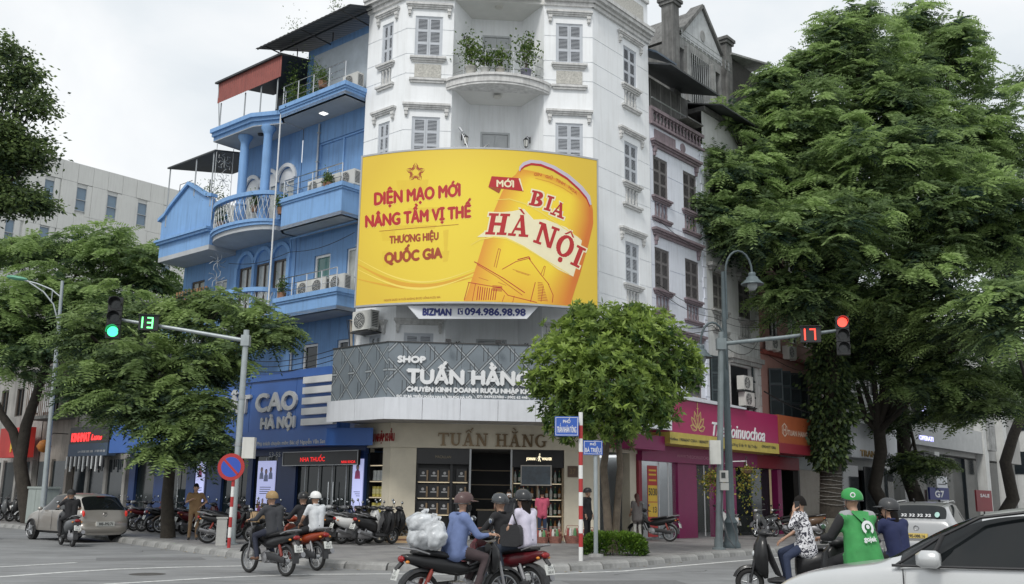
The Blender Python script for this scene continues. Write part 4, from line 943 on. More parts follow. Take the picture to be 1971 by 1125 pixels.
b=MB(); b.tube([(-.02,10.95,10.9),(-.05,10.95,11.3),(-.05,7.1,11.35)],.04,8); b.build('drain_pipe',M_BLUE,BA,50)
b=MB(); b.tube([(-.9,10.93,8.2),(-.9,10.93,16.2)],.035,8); b.build('drain_pipe',M_WFR,BA,50)
BBl=bthing('blue_column_house','blue house with two round columns and a curved wrought-iron balcony','building',FX,13.0)
arches=[(11.95,1.0),(13.1,1.0),(14.3,.95)]
b=MB().frame((FX,15.15,0),LF); ho=[(15.15-v-w/2,15.15-v+w/2,z0,z1) for v,w in arches for z0,z1 in ((8.3,10.7),(12.1,14.5))]
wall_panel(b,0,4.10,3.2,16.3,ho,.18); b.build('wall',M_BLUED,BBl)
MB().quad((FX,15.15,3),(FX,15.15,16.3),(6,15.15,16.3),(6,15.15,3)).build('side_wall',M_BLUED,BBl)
for v,w in arches:
    glazed(BBl,(FX+.08,v,8.3),LF,w,2.4,M_BRF,M_CURT,2)
    glazed(BBl,(FX+.08,v,12.1),LF,w,1.9,M_WFR,M_CURT,2)
    for z in (10.7,14.0):
        b=MB().frame((FX,v,0),LF)
        if z>12: b.prism(ring(0,z,w/2,w/2+.05,12,0,math.pi),.04,.1,'y')
        o_=ring(0,z,w/2+.17,w/2+.2,14,0,math.pi); i_=ring(0,z,w/2+.02,w/2+.05,14,0,math.pi)
        for q in band(o_,i_): b.prism(q,-.09,-.001,'y')
        b.build('arch_moulding',M_BLUE if z<12 else M_WFR,BBl)
for v in (11.4,12.52,13.7,14.92):
    for z in (8.2,): MB().box(FX-.1,FX-.001,v-.09,v+.09,z,z+2.55).build('pilaster',M_BLUE,BBl)
def rbal(off,v0=11.05,v1=15.2,bul=1.05,base=-.35,n=16): return [(base-bul*math.sin(math.pi*k/(n-1))**.75-off,v0+(v1-v0)*(1-math.cos(math.pi*k/(n-1)))/2) for k in range(n)]
for z in (11.55,7.7):
    for nm,off,za,zb,m_ in (('balcony_slab',0,z,z+.18,M_SLAB),('slab_moulding',.08,z+.181,z+.30,M_BLUE),('slab_moulding',.14,z+.301,z+.42,M_BLUE)):
        b=MB(); b.prism([(FX,11.05)]+rbal(off)+[(FX,15.2)],za,zb); b.build(nm,m_,BBl)
    b=MB(); b.loft([[(p[0],p[1],za_) for p,za_ in ((po_,z+1.40),(po_,z+1.56),(pi_,z+1.56),(pi_,z+1.40))] for po_,pi_ in zip(rbal(.10),rbal(-.12))]); b.build('balcony_handrail',M_BLUE,BBl)
    for k,v in ((0,11.1),(1,15.1)): MB().box(-.62,-.36,v-.15,v+.15,z+.42,z+1.4).build('balcony_post',M_BLUE,BBl)
    b=MB(); q=rbal(-.02,n=25)
    for k in range(1,24):
        for sg in (-1,1):
            j=min(24,max(0,k+sg)); j2=min(24,max(0,k+2*sg))
            P=[(q[k][0],q[k][1],z+.44),((q[k][0]+q[j][0])/2-.05,(q[k][1]+q[j][1])/2,z+.75),(q[j][0]-.02,q[j][1],z+1.05),((q[j][0]+q[k][0])/2,(q[j][1]+q[k][1])/2,z+1.40)]
            b.tube(P,.014,4)
    o=b.build('wrought_iron',mat('pale_iron',(.40,.42,.43),.5,.3,var=.2),BBl); o['kind']= 'stuff'
for v in (11.97,13.55):
    MB().lathe([(.0,0),(.24,0),(.24,.12),(.19,.16),(.185,2.0),(.17,2.7),(.19,2.78),(.30,2.98),(.30,3.08),(0,3.08)],(-.7,v,12.9),16).build('column',M_BLUE,BBl,40)
    MB().lathe([(.0,0),(.24,0),(.24,1.0),(0,1.0)],(-.7,v,11.96),16).build('column_base',M_BLUE,BBl,40)
cp=[(FX,11.05),(-.55,11.05),(-1.15,12.4),(-1.15,15.2),(FX,15.2)]
MB().prism(cp,15.95,16.0).build('terrace_slab',M_SLAB,BBl)
for off,za,zb in ((0,15.98,16.14),(.10,16.141,16.28),(.2,16.281,16.45)):
    MB().prism([(FX,11.05-off*0),(-.55-off,11.05),(-1.15-off,12.4-off*.4),(-1.15-off,15.2),(FX,15.2)],za,zb).build('cornice',M_BLUE,BBl)
MB().lathe([(0,-.1),(.1,-.08),(.12,0),(0,0)],(-.5,12.8,15.95),10).build('ceiling_lamp',M_IRON,BBl)
b=MB(); sc_=[]
for kz in (13.3,14.4,15.2):
    for k in range(8):
        t=k*math.pi/4; b.tube([(-.6-.0,15.12 ,kz),(-.6+.22*math.cos(t),15.12,kz+.22*math.sin(t)),(-.6+.3*math.cos(t+.4),15.12,kz+.3*math.sin(t+.4)),(-.6+.38*math.cos(t),15.12,kz+.38*math.sin(t))],.014,4)
for x in (-1.0,-.2): b.tube([(x,15.12,12.6),(x,15.12,15.9)],.016,4)
b.build('iron_screen',MATS['pale_iron'],BBl)['kind']= 'stuff'
RT=bthing('roof_terrace','red sheet-metal terrace shelter on the roof of the blue column house','shelter',-.3,13.0,z=16.45)
M_RSH=mat('red_sheet',(.27,.075,.06),.6,var=.15,streak=.6,scol=(.16,.05,.045))
b=MB(); n=60
for k in range(n):
    va,vb=10.9+4.4*k/n,10.9+4.4*(k+1)/n; xa,xb=-1.05-.02*(k%2),-1.05-.02*((k+1)%2)
    b.quad((xa,va,17.72),(xb,vb,17.72),(xb,vb,18.62),(xa,va,18.62))
b.build('sheet_front',M_RSH,RT)
MB().prism([(-1.18,18.60),(1.8,19.1),(1.8,19.16),(-1.18,18.68)],10.85,15.4,'y').build('sheet_roof',M_SHEET,RT)
MB().quad((1.8,11,16.4),(1.8,15.2,16.4),(1.8,15.2,19.1),(1.8,11,19.1)).build('back_wall',M_SHEET,RT)
for v in (11.2,12.3,13.4,15.15): MB().tube([(-.95,v,16.45),(-.95,v,17.74)],.028,6).build('post',M_STEEL,RT)
MB().tube([(-.95,15.15,16.45),(-1.1,15.25,18.7)],.02,5).build('post',M_STEEL,RT)
BG=bthing('blue_gabled_house','blue house with a curved gable parapet left of the column house','building',FX,17.0)
b=MB(); out=[(19.05,12.30),(19.05,13.25),(18.75,13.35),(18.3,13.7),(17.0,14.42),(15.6,13.65),(15.15,13.55),(15.15,12.30)]
b.prism(out,-1.0,-.85,'x'); b.build('gable_parapet',M_BLUE,BG)
cpo=[(19.2,13.2),(18.75,13.36),(18.3,13.72),(17.0,14.47),(15.6,13.70),(15.1,13.58)]
b=MB(); b.loft([[(-1.12,v,z),(-1.12,v,z+.14),(-.8,v,z+.14),(-.8,v,z)] for v,z in cpo]); b.build('gable_coping',M_BLUE,BG)
MB().box(-1.0,-.86,15.15,19.05,11.55,12.10).build('parapet',M_BLUE,BG)
MB().box(-1.14,-.84,15.12,19.12,12.101,12.20).build('string_course',M_BLUE,BG); MB().box(-1.22,-.84,15.1,19.18,12.201,12.298).build('string_course',M_BLUE,BG)
MB().box(-1.0,FX+.4,15.15,19.05,11.35,11.549).build('floor_slab',M_SLAB,BG)
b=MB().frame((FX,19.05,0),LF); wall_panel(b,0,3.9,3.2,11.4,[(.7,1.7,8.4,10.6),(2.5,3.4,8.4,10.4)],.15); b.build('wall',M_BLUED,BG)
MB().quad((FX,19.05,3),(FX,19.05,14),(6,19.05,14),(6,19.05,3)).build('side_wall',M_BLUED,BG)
glazed(BG,(FX+.08,17.85,8.4),LF,1.0,2.2,M_BRF,M_CURT,2); glazed(BG,(FX+.08,16.1,8.4),LF,.9,2.0,M_WFR,M_CURT,2)
MB().box(-1.0,-.85,15.6,18.0,7.7,8.9).build('balcony_parapet',M_BLUE,BG); MB().box(-1.05,-.75,17.9,18.3,7.7,9.25).build('balcony_pier',M_BLUE,BG); MB().box(-1.0,FX,15.2,18.9,7.5,7.7).build('balcony_slab',M_SLAB,BG)
M_FEN=mat('wood_fence',(.28,.15,.07),.7,var=.3)
for k in range(11): MB().box(-.72,-.69,15.5+.22*k,15.62+.22*k,8.7,9.9).build('fence_slat',M_FEN,BG)
b=MB()
for kz in (8.4,9.3,10.2,10.9):
    for k in range(8): t=k*math.pi/4; b.tube([(-.5,15.2,kz),(-.5+.22*math.cos(t),15.2,kz+.22*math.sin(t)),(-.5+.4*math.cos(t+.35),15.2,kz+.4*math.sin(t+.35))],.014,4)
b.build('iron_screen',MATS['pale_iron'],BG)['kind']= 'stuff'
SC_=bthing('terrace_canopy','dark flat canopy on thin posts above the blue gable','canopy',-.6,16.9,z=13.0)
MB().prism([(-1.1,15.55),(2.2,16.2),(2.2,16.25),(-1.1,15.62)],15.1,18.8,'y').build('roof_sheet',M_SHEET,SC_)
for x,v,zb in ((-1.0,18.7,12.9),(-1.0,16.6,13.9),(1.0,18.7,13),(-1.0,15.3,13.2)): MB().tube([(x,v,zb),(x,v,15.6)],.03,6).build('post',M_STEEL,SC_)
b=MB(); b.tube([(-.9,18.0,13.3),(-.9,17.95,14.7),(-.9,17.0,14.7)],.018,5); b.build('washing_line_frame',M_IRON,SC_)
M_BSIGN=mat('blue_sign',(.035,.12,.40),.4,var=.08,scale=1.5); M_BDEEP=mat('deep_blue_cladding',(.02,.045,.14),.4,var=.1)
CS=bthing('clinic_sign','long bright blue sign with white letters and stripes above the clinic shopfront','sign',-1.0,10.0,z=3.2)
for k,(va,vb) in enumerate(((6.45,8.75),(8.77,11.5),(11.52,14.3),(14.32,17.1),(17.12,19.9),(19.92,21.6))):
    zt=5.86 if vb<15 else 5.55
    MB().box(-1.0,-.86,va,vb,3.78,zt).build('sign_panel',M_BSIGN,CS)
MB().box(-1.06,-.84,6.45,14.3,5.62,5.90).build('sign_cap',M_BSIGN,CS)
MB().prism([(-1.06,6.9),(-1.06,21.6),(-.1,21.6),(-.1,5.9),(-.35,5.35)],3.20,3.778).build('text_band',M_BSIGN,CS)
for k in range(5): z=3.90+.365*k; MB().box(-1.16,-1.002,6.47,8.22,z,z+.23).build('stripe',M_LET,CS)
px_=pl_x(-1.0)
M_LETG=mat('steel_letters',(.50,.51,.52),.4,var=.15)
CL=wthing('clinic_lettering','large raised white clinic name letters on the blue sign','lettering',W(-1.0,10.5,3.9))
b=MB(); sign_text(b,'KỸ THUẬT CAO',330,806,571,30,px_,.035,.09); b.build('lettering',M_LETG,CL); b=MB(); sign_text(b,'HÀ NỘI',504,826,568,20,px_,.03,.07); b.build('lettering',M_LETG,CL)
CL=wthing('clinic_lettering','line of small white registration text along the foot of the blue sign','lettering',W(-1.06,9.5,3.3))
b=MB(); sign_text(b,'Giấy phép hoạt động số 1287/11/2014 - Phụ trách chuyên môn: Bác sỹ Nguyễn Văn San',395,862,625,6.5,pl_x(-1.06),.006,.006); b.build('lettering',M_LETG,CL)
BS_=bthing('clinic_shopfront','dark glass clinic shopfront with deep blue pilasters under the blue sign','shopfront',0,11.0,z=.15)
MB().quad((.05,5.9,.15),(.05,21.5,.15),(.05,21.5,3.3),(.05,5.9,3.3)).build('glazing',glassmat('shop_glass',(.012,.018,.020),.05),BS_)
for va,vb,m_ in ((6.0,6.62,M_BDEEP),(9.75,10.85,M_BDEEP),(12.4,12.7,M_BDEEP),(14.4,15.4,M_BDEEP),(16.3,16.9,M_BDEEP),(18.6,19.4,M_BDEEP),(21.0,21.5,M_BDEEP)): MB().box(-.08,.04,va,vb,.15,3.2).build('pilaster',m_,BS_)
MB().box(-.12,.03,5.95,21.5,2.95,3.2).build('header',M_BDEEP,BS_)
for v in (7.0,7.75,8.5,9.25,11.6,13.3,17.6): MB().tube([(-.02,v,.2),(-.02,v,2.9)],.022,6).build('mullion',M_STEEL,BS_)
for v in (7.6,7.85): MB().tube([(-.09,v,.8),(-.09,v,2.0)],.018,6).build('door_handle',M_CHROME,BS_)
MB().box(.3,.5,6.7,9.5,.15,1.0).build('reception_desk',mat('desk',(.12,.12,.12),.4),BS_)
b=MB(); sign_text(b,'53-55',518,880,540,9,pl_x(-.12),.004,.008); b.build('house_number',M_STEEL,BS_)
TK=bthing('led_ticker','dark LED ticker panel with red running text over the clinic door','led sign',-.3,8.1,z=2.55)
MB().box(-.34,-.24,6.05,10.2,2.56,3.06).build('casing',M_BLACK,TK)
b=MB()
for (va,vb,za,zb) in ((6.05,10.2,2.56,2.585),(6.05,10.2,3.035,3.06),(6.05,6.08,2.586,3.034),(10.17,10.2,2.586,3.034)): b.box(-.36,-.341,va,vb,za,zb)
b.build('frame',M_ALU,TK)
M_LEDR=mat('red_led',(.85,.03,.03),.5,var=0,emit=.8)
BASE_TK=BASE[TK.name]
def on_street(parent,mb_world,name,m_):
    """letters made in world space, parented to a street-frame thing"""
    inv=Matrix.Rotation(-RZ,4,'Z') @ Matrix.Translation(-ORG); mb_world.v=[tuple(inv @ Vector(p)) for p in mb_world.v]; return mb_world.build(name,m_,parent)
b=MB(); sign_text(b,'NHA THUỐC',578,889,625,8,pl_x(-.342),.003,.003); on_street(TK,b,'running_text',M_LEDR)
b=MB(); sign_text(b,'NHA KHOA',657,892,684,5,pl_x(-.342),.003,.003); on_street(TK,b,'running_text',M_LEDR)
o_=[c for c in BS_.children if c.name.startswith('house_number')][0]; bpy.data.objects.remove(o_)
b=MB(); sign_text(b,'53-55',518,880,540,9,pl_x(-.12),.004,.008); on_street(BS_,b,'house_number',M_STEEL)
M_POST=mat('lit_poster',(.42,.45,.72),.4,var=.10,scale=2.0,emit=.55); M_POSTP=mat('poster_figure',(.10,.08,.14),.5,var=.5,scale=12); M_PSK=mat('poster_skin',(.55,.38,.34),.5,var=.1); M_PMG=mat('poster_magenta',(.45,.08,.22),.5,var=.3,scale=10)
def poster(label,va,vb,z0,z1,x=-.09,fig=0):
    t=bthing('poster',label,'poster',x,(va+vb)/2,'backlit clinic posters',z0)
    MB().box(x-.04,x,va,vb,z0,z1).build('light_box',M_POST,t)
    w=vb-va; c=(va+vb)/2; X=x-.0425
    def disc(nm,cv_,cz,rv,rz_,m_,k=12,dx=0): MB().prism([(p[0],p[1]) for p in ring(cv_,cz,rv,rz_,k)[:-1]],X-dx,X-dx-.002,'x').build(nm,m_,t)
    h=z1-z0
    def figure(cv_,zf,s_,m_c):
        P=[(cv_-.16*s_,zf),(cv_+.16*s_,zf),(cv_+.13*s_,zf+.26*s_),(cv_+.05*s_,zf+.33*s_),(cv_-.05*s_,zf+.33*s_),(cv_-.13*s_,zf+.26*s_)]; MB().prism(P,X,X-.002,'x').build('printed_figure',m_c,t)
        disc('printed_hair',cv_,zf+.43*s_,.09*s_,.12*s_,M_POSTP,dx=.003); disc('printed_face',cv_-.01,zf+.42*s_,.06*s_,.08*s_,M_PSK,dx=.006)
    M_COAT=mat('poster_coat',(.34,.38,.62),.5,var=.25,scale=8); M_PUR=mat('poster_purple',(.20,.15,.40),.5,var=.3,scale=10); M_CRW=mat('poster_dark',(.10,.08,.09),.5,var=.6,scale=14)
    if fig==0:
        figure(c,z0+h*.70,.9,M_PMG); figure(c+.03,z0+h*.10,.8,M_PUR); MB().box(X-.002,X,c-.03,c+.03,z0+.02,z0+h*.10).build('printed_figure',M_PUR,t)
        for k in range(3): MB().box(X-.002,X,va+.1,vb-.1-.06*k,z0+h*(.50-.03*k),z0+h*(.50-.03*k)+.02).build('printed_line',M_NAVY,t)
    else:
        for k,(dv,dz,sz) in enumerate(((-.28,.70,1.0),(.0,.66,1.05),(.28,.70,1.0))): figure(c+dv,z0+h*dz,sz*.8,M_COAT)
        for k in range(4): MB().box(X-.002,X,va+.2+.04*k,vb-.2,z0+h*(.56-.035*k),z0+h*(.56-.035*k)+.025).build('printed_line',M_NAVY,t)
        for k in range(9): figure(va+.13+.105*k,z0+h*(.12+.05*(k%3)),.55+.1*(k%2),(M_CRW,M_PMG,mat('poster_ochre',(.45,.28,.08),.5,var=.3))[k%3])
        MB().box(X-.009,X-.007,va+.02,vb-.02,z0+.02,z0+h*.12).build('printed_band',M_BSIGN,t)
poster('tall narrow backlit poster with a smiling dancer beside the left shop pillar',6.03,6.55,.55,2.77)
poster('wide backlit poster with doctors and a crowd between the clinic doors',10.9,11.98,.55,2.77,fig=1)
poster('narrow backlit poster beside the standing man in brown',15.55,16.15,.75,2.79)
# ================================================================ right-hand street
M_LIL=mat('lilac_white_render',(.70,.73,.80),.75,var=.08,scale=1.2,streak=.4,scol=(.40,.40,.43)); M_MAUV=mat('mauve_trim',(.24,.19,.21),.75,var=.25,scale=5,streak=.6,scol=(.10,.09,.09))
M_SHB=mat('brown_grey_shutter',(.16,.15,.15),.6,var=.2,scale=4); M_CRM=mat('cream_render',(.58,.59,.58),.8,var=.12,scale=1.5,streak=.5,scol=(.32,.31,.28))
M_CRT=mat('grey_trim',(.34,.34,.33),.8,var=.25,streak=.6,scol=(.12,.12,.11)); M_SHG=mat('old_shutter',(.17,.165,.15),.7,var=.3,scale=4)
M_PINK=mat('pink_render',(.42,.235,.20),.8,var=.15,scale=1.2,streak=.4,scol=(.25,.14,.12)); M_PNKT=mat('red_trim',(.24,.06,.045),.7,var=.2)
M_OLD=mat('weathered_concrete',(.17,.17,.165),.9,var=.45,scale=1.5,streak=.8,scol=(.03,.03,.03)); M_OLDL=mat('weathered_pale',(.34,.345,.34),.9,var=.4,scale=2,streak=.7,scol=(.07,.07,.07))
M_GSH=mat('green_black_shutter',(.035,.05,.055),.6,var=.2)
def quoins(parent,u,z0,z1,m_,w=.28):
    z=z0; k=0
    while z<z1: L=w if k%2 else w*.7; MB().box(u-L,u,-.045,-.001,z,z+.42).build('quoin',m_,parent); z+=.45; k+=1
TA=bthing('lilac_townhouse','lilac-white townhouse with mauve balustrades and brown shutters right of the corner building','building',10.7,.5)
hs=[(c-.54,c+.54,h-1.65,h) for c in (9.43,11.72) for h in (14.85,11.13,7.2)]
b=MB(); wall_panel(b,8.66,12.85,3.2,16.1,hs+[(h[0]+.06,h[1]-.06,h[2]-.87,h[2]-.23) for h in hs],.15,[z-3.85*k for z in (12.9,12.15,14.2) for k in range(3)])
for h in hs: b.quad((h[0]+.06,.149,h[2]-.87),(h[1]-.06,.149,h[2]-.87),(h[1]-.06,.149,h[2]-.23),(h[0]+.06,.149,h[2]-.23))
b.build('wall',M_LIL,TA)
for h in hs: window_unit(TA,((h[0]+h[1])/2,0,h[2]),0,1.08,1.65,M_SHB,M_MAUV,lintel=False,apron='bal',key='lil',bal_n=4)
for z in (15.25,11.62,7.8):
    b=MB(); b.box(8.7,12.5,-.22,-.001,z+.14,z+.24); b.box(8.76,12.44,-.15,-.001,z+.06,z+.139); b.box(8.8,12.4,-.09,-.001,z-.04,z+.059); b.build('cornice',M_MAUV,TA)
for u in (8.95,12.2):
    for z in (15.2,11.57): b=MB(); b.box(u-.07,u+.07,-.13,-.001,z-.2,z); b.box(u-.05,u+.05,-.09,-.001,z-.36,z-.2); b.build('bracket',M_MAUV,TA)
quoins(TA,12.85,3.4,16,M_LIL)
MB().box(9.0,10.6,-.03,-.001,15.62,15.98).build('frieze_panel',M_MAUV,TA); MB().prism(ring(11.2,15.8,.2,.2,14)[:-1],-.03,-.001,'y').build('frieze_roundel',M_MAUV,TA)
MB().box(8.66,12.85,-.14,.12,16.1,16.2).build('balustrade_base',M_MAUV,TA); MB().box(8.66,12.85,-.12,.10,16.70,16.84).build('balustrade_rail',M_MAUV,TA)
bm_=baluster_mesh('baluster',.5,.075,M_MAUV)
for k in range(15): place(bm_,'baluster',TA,(8.92+.265*k,0,16.2))
MB().box(8.66,8.8,-.1,.1,16.2,16.7).build('balustrade_pier',M_MAUV,TA)
MB().box(8.66,12.8,.62,.8,16.1,18.6).build('attic_wall',M_OLD,TA)
for k in range(5): MB().box(8.9+.8*k,8.95+.8*k,.58,.619,16.2,18.5).build('attic_post',M_CRT,TA)
MB().prism([(-1.05,18.28),(.9,18.95),(.9,19.02),(-1.05,18.36)],8.67,12.6,'x').build('awning',M_SHEET,TA)
MB().prism([(-.4,19.0),(1.2,19.9),(1.2,19.96),(-.4,19.08)],8.67,10.2,'x').build('upper_awning',mat('blue_sheet',(.06,.09,.13),.5,var=.2),TA)
b=MB(); b.tube([(8.7,-.1,17.2),(12.7,-.1,17.2)],.03,5); b.build('terrace_rail',M_STEEL,TA)
MB().box(11.0,12.3,-.4,.5,17.0,17.06).build('terrace_shelf',M_OLD,TA)
MB().quad((12.85,0,3),(12.85,8,3),(12.85,8,16.1),(12.85,0,16.1)).build('side_wall',M_LIL,TA); MB().box(8.66,12.85,.8,8,16.0,16.1).build('roof',M_OLD,TA)
DT=bthing('dormer_tower','weathered grey roof dormer with pediment and chimney piers above the lilac townhouse','building',14.5,2.5,z=16.1)
b=MB(); b.quad((12.0,1.0,16.1),(12.0,6,16.1),(12.0,6,21.2),(12.0,1.0,21.2)); b.quad((17.0,1,16.1),(17,6,16.1),(17,6,22),(17,1,22)); b.build('side_wall',M_OLD,DT)
b=MB().frame((0,1.0,0),0); wall_panel(b,12.0,17.0,16.1,21.9,[(12.8,13.3,19.4,21.3),(13.9,15.6,19.0,21.4),(16.1,16.6,19.4,21.3)],.4); b.build('wall',M_OLDL,DT)
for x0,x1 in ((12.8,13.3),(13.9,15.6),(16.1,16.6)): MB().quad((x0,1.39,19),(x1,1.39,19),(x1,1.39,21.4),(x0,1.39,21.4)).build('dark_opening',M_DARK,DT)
for k in range(9): MB().tube([(13.98+.19*k,.98,19.0),(13.98+.19*k,.98,21.4)],.018,5).build('window_bar',M_STEEL,DT)
b=MB(); b.prism([(13.0,21.9),(17.0,21.9),(14.9,24.0)],.98,1.3,'y'); b.build('pediment',mat('pale_pediment',(.50,.52,.53),.8,var=.2,streak=.4),DT)
for q in (seg(12.85,21.95,14.9,24.1,.16),seg(14.9,24.1,17.15,21.95,.16)): MB().prism(q,.85,1.5,'y').build('raking_cornice',M_OLD,DT)
MB().prism([(13,21.9),(17,21.9),(14.9,24.0)],1.3,6,'y').build('gable_roof',M_OLD,DT)
MB().prism(ring(14.95,22.6,.22,.28,14)[:-1],.95,.979,'y').build('oculus',M_OLDL,DT)
for u in (12.1,17.0):
    b=MB(); b.box(u-.28,u+.28,.7,1.26,16.2,22.9); b.box(u-.36,u+.36,.62,1.34,22.9,23.05); b.box(u-.42,u+.42,.56,1.40,23.05,23.2); b.build('pier',M_OLD,DT)
b=MB()
for k in range(13): b.tube([(12.6+.36*k,.7,21.5),(12.6+.36*k,.7,21.95)],.014,4)
for z in (21.5,21.72,21.95): b.tube([(12.4,.7,z),(17.2,.7,z)],.016,4)
b.build('roof_railing',M_STEEL,DT)['kind']= 'stuff'
for v in (13.45,15.85): MB().box(v-.12,v+.12,.9,.999,18.9,21.5).build('pilaster',M_OLDL,DT)
OS=bthing('timber_rooftop_shed','dark timber shed with sloping roof on the rooftop beside the big tree','shed',19.2,2.0,z=18.0)
MB().box(17.4,21.2,1.0,3.5,18.0,22.6).build('wall',mat('dark_timber',(.05,.048,.045),.8,var=.4,scale=3,streak=.5),OS)
MB().prism([(17.1,22.4),(21.5,23.4),(21.5,23.5),(17.1,22.5)],.6,3.8,'y').build('roof',M_OLDL,OS)
for z in (19.0,19.35,19.7): MB().box(17.3,21.3,.75,.8,z,z+.08).build('rail',M_SHEET,OS)
MB().prism([(-1.0,18.0),(1.0,18.6),(1.0,18.66),(-1.0,18.06)],12.9,21,'x').build('awning',M_SHEET,OS)
TB=bthing('cream_townhouse','cream townhouse with grey-brown shutters and two air conditioners above the pink shop sign','building',15.2,.5)
hs=[(13.42,14.5,9.4,11.0),(15.7,16.8,9.35,11.0),(13.42,14.5,13.2,14.8),(15.7,16.8,13.2,14.8)]; dk_=[(12.95,13.55,5.2,7.4),(13.75,14.4,5.3,7.3),(14.75,16.6,5.3,7.2)]
b=MB(); wall_panel(b,12.86,17.5,3.2,18.0,hs+[(h[0]+.06,h[1]-.06,h[2]-.87,h[2]-.23) for h in hs]+dk_,.15,[8.55,11.9])
for h in hs: b.quad((h[0]+.06,.149,h[2]-.87),(h[1]-.06,.149,h[2]-.87),(h[1]-.06,.149,h[2]-.23),(h[0]+.06,.149,h[2]-.23))
b.build('wall',M_CRM,TB)
for h in hs: window_unit(TB,((h[0]+h[1])/2,0,h[2]),0,h[1]-h[0],h[3]-h[2],M_SHG,M_CRT,lintel=False,apron='bal',key='crm',bal_n=4)
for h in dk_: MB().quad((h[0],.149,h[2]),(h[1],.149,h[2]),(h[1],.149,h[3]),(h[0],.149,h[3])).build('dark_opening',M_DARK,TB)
sl_=shutter_leaf('shutter',.62,2.1,M_GSH,M_SHUTD)
for u,rz in ((12.95,-.5),(13.62,.15),(16.62,.2)): place(sl_,'open_shutter',TB,(u,-.06,5.25),rz)
for u0,u1 in ((12.95,14.6),(15.5,17.0)): b=MB(); b.box(u0,u1,-.28,-.001,11.15,11.3); b.box(u0+.1,u1-.1,-.18,-.001,11.0,11.149); b.build('window_hood',M_CRT,TB)
b=MB(); b.box(14.5,17.4,-.3,-.001,7.45,7.65); b.box(14.6,17.3,-.2,-.001,7.28,7.449); b.build('door_hood',M_CRT,TB)
quoins(TB,17.5,5.2,17,M_CRM); MB().box(12.86,17.5,-.15,6,18.0,18.2).build('roof',M_OLD,TB)
ac_unit('upper of two stacked air conditioners on the cream townhouse above the pink sign',(15.35,-.35,6.10),0,'air conditioners on the cream townhouse')
ac_unit('lower of two stacked air conditioners on the cream townhouse above the pink sign',(15.45,-.35,5.42),0,'air conditioners on the cream townhouse')
b=bthing('bracket_shelf','steel bracket shelf carrying the two stacked air conditioners','bracket',15.4,-.2,z=5.35); MB().box(14.8,16.0,-.55,-.001,5.36,5.41).build('shelf',M_IRON,b); MB().box(14.85,15.95,-.5,-.2,6.045,6.095).build('shelf',M_IRON,b); 
TP=bthing('pink_house','salmon-pink house with dark open shutters behind the big tree','building',20.8,.5)
hs=[(18.6,19.5,8.9,10.4),(20.6,21.6,8.9,10.4),(22.3,23.2,8.9,10.4),(18.3,20.9,5.4,6.9),(22.0,23.4,5.4,6.9),(18.6,19.5,12.4,14),(20.6,21.6,12.4,14)]
b=MB(); wall_panel(b,17.5,24.2,3.2,15.5,hs,.15,[8.2,11.5]); b.build('wall',M_PINK,TP)
for h in hs: glazed(TP,((h[0]+h[1])/2,.08,h[2]),0,h[1]-h[0],h[3]-h[2],M_WFR if h[2]>8 else M_BRF,M_DGL,2 if h[1]-h[0]<2 else 4)
for u in (18.2,19.2,20.2,20.95): place(sl_,'open_shutter',TP,(u,-.08,5.3),rnd.uniform(-.9,-.2))
for z in (8.0,11.3): MB().box(17.5,24.2,-.2,-.001,z,z+.18).build('string_course',M_PNKT,TP)
MB().box(17.5,24.2,-.1,6,15.5,15.7).build('roof',M_OLD,TP)
ac_unit('left one of two air conditioners under the windows of the pink house',(18.2,-.35,8.15),0,'air conditioners on the pink house'); ac_unit('right one of two air conditioners under the windows of the pink house',(19.9,-.35,7.95),0,'air conditioners on the pink house')
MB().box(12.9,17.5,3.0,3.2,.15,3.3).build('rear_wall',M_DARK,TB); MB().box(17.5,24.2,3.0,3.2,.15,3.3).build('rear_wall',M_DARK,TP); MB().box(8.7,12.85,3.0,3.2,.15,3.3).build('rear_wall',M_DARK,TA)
def st(v): d=v-ORG; return Vector((d.dot(NX),d.dot(NY),v.z))
TW=bthing('white_shop_house','white-fronted shop house with a wide white sign box behind the forked tree','building',28.5,.5)
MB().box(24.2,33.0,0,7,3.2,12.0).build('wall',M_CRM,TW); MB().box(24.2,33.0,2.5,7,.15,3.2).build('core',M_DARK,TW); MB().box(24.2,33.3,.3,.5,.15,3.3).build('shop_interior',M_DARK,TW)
for u in (25.5,28,30.5): glazed(TW,(u,-.02,7.2),0,1.2,2.0,M_WFR,M_DGL,2)
SW=bthing('white_sign','white box sign with gold lettering behind the forked tree','sign',28.6,-1.0,z=3.7)
MB().box(25.0,32.2,-1.0,-.1,3.72,5.45).build('sign_box',M_ALUW,SW)
b=MB(); sign_text(b,'TRANG',1656,878,1692,12,pl_y(-1.0),.01,.04); on_street(SW,b,'lettering',mat('gold_letters',(.35,.22,.06),.35,.5,var=.2)); b=MB(); sign_text(b,'ĐỒNG HỒ',1705,884,1732,8,pl_y(-1.0),.01,.02); on_street(SW,b,'lettering',M_LAT)
TG=bthing('grey_concrete_building','long pale-grey concrete building at the far right of the street','building',44,.5)
MB().box(33.2,62,-.0,8,4.6,13.0).build('wall',mat('grey_concrete',(.36,.36,.35),.8,var=.2,scale=.8,streak=.5),TG)
b=MB(); b.box(34,50,-.5,-.001,4.9,6.4); b.build('sign_band',mat('pale_band',(.42,.43,.43),.6,var=.1),TG)
for u0,u1 in ((35.5,37.2),(40,42),(45,47),(51,53)): MB().box(u0,u1,-.04,-.001,7.4,9.6).build('window',M_DGL,TG)
for u in (33.4,39.0,49.8,55): MB().box(u,u+.9,-.6,-.001,.15,4.6 if u<49 else 11).build('pier',M_CRM,TG)
MB().quad((33.4,.5,.15),(62,.5,.15),(62,.5,4.6),(33.4,.5,4.6)).build('shopfront_glass',M_DGL,TG)
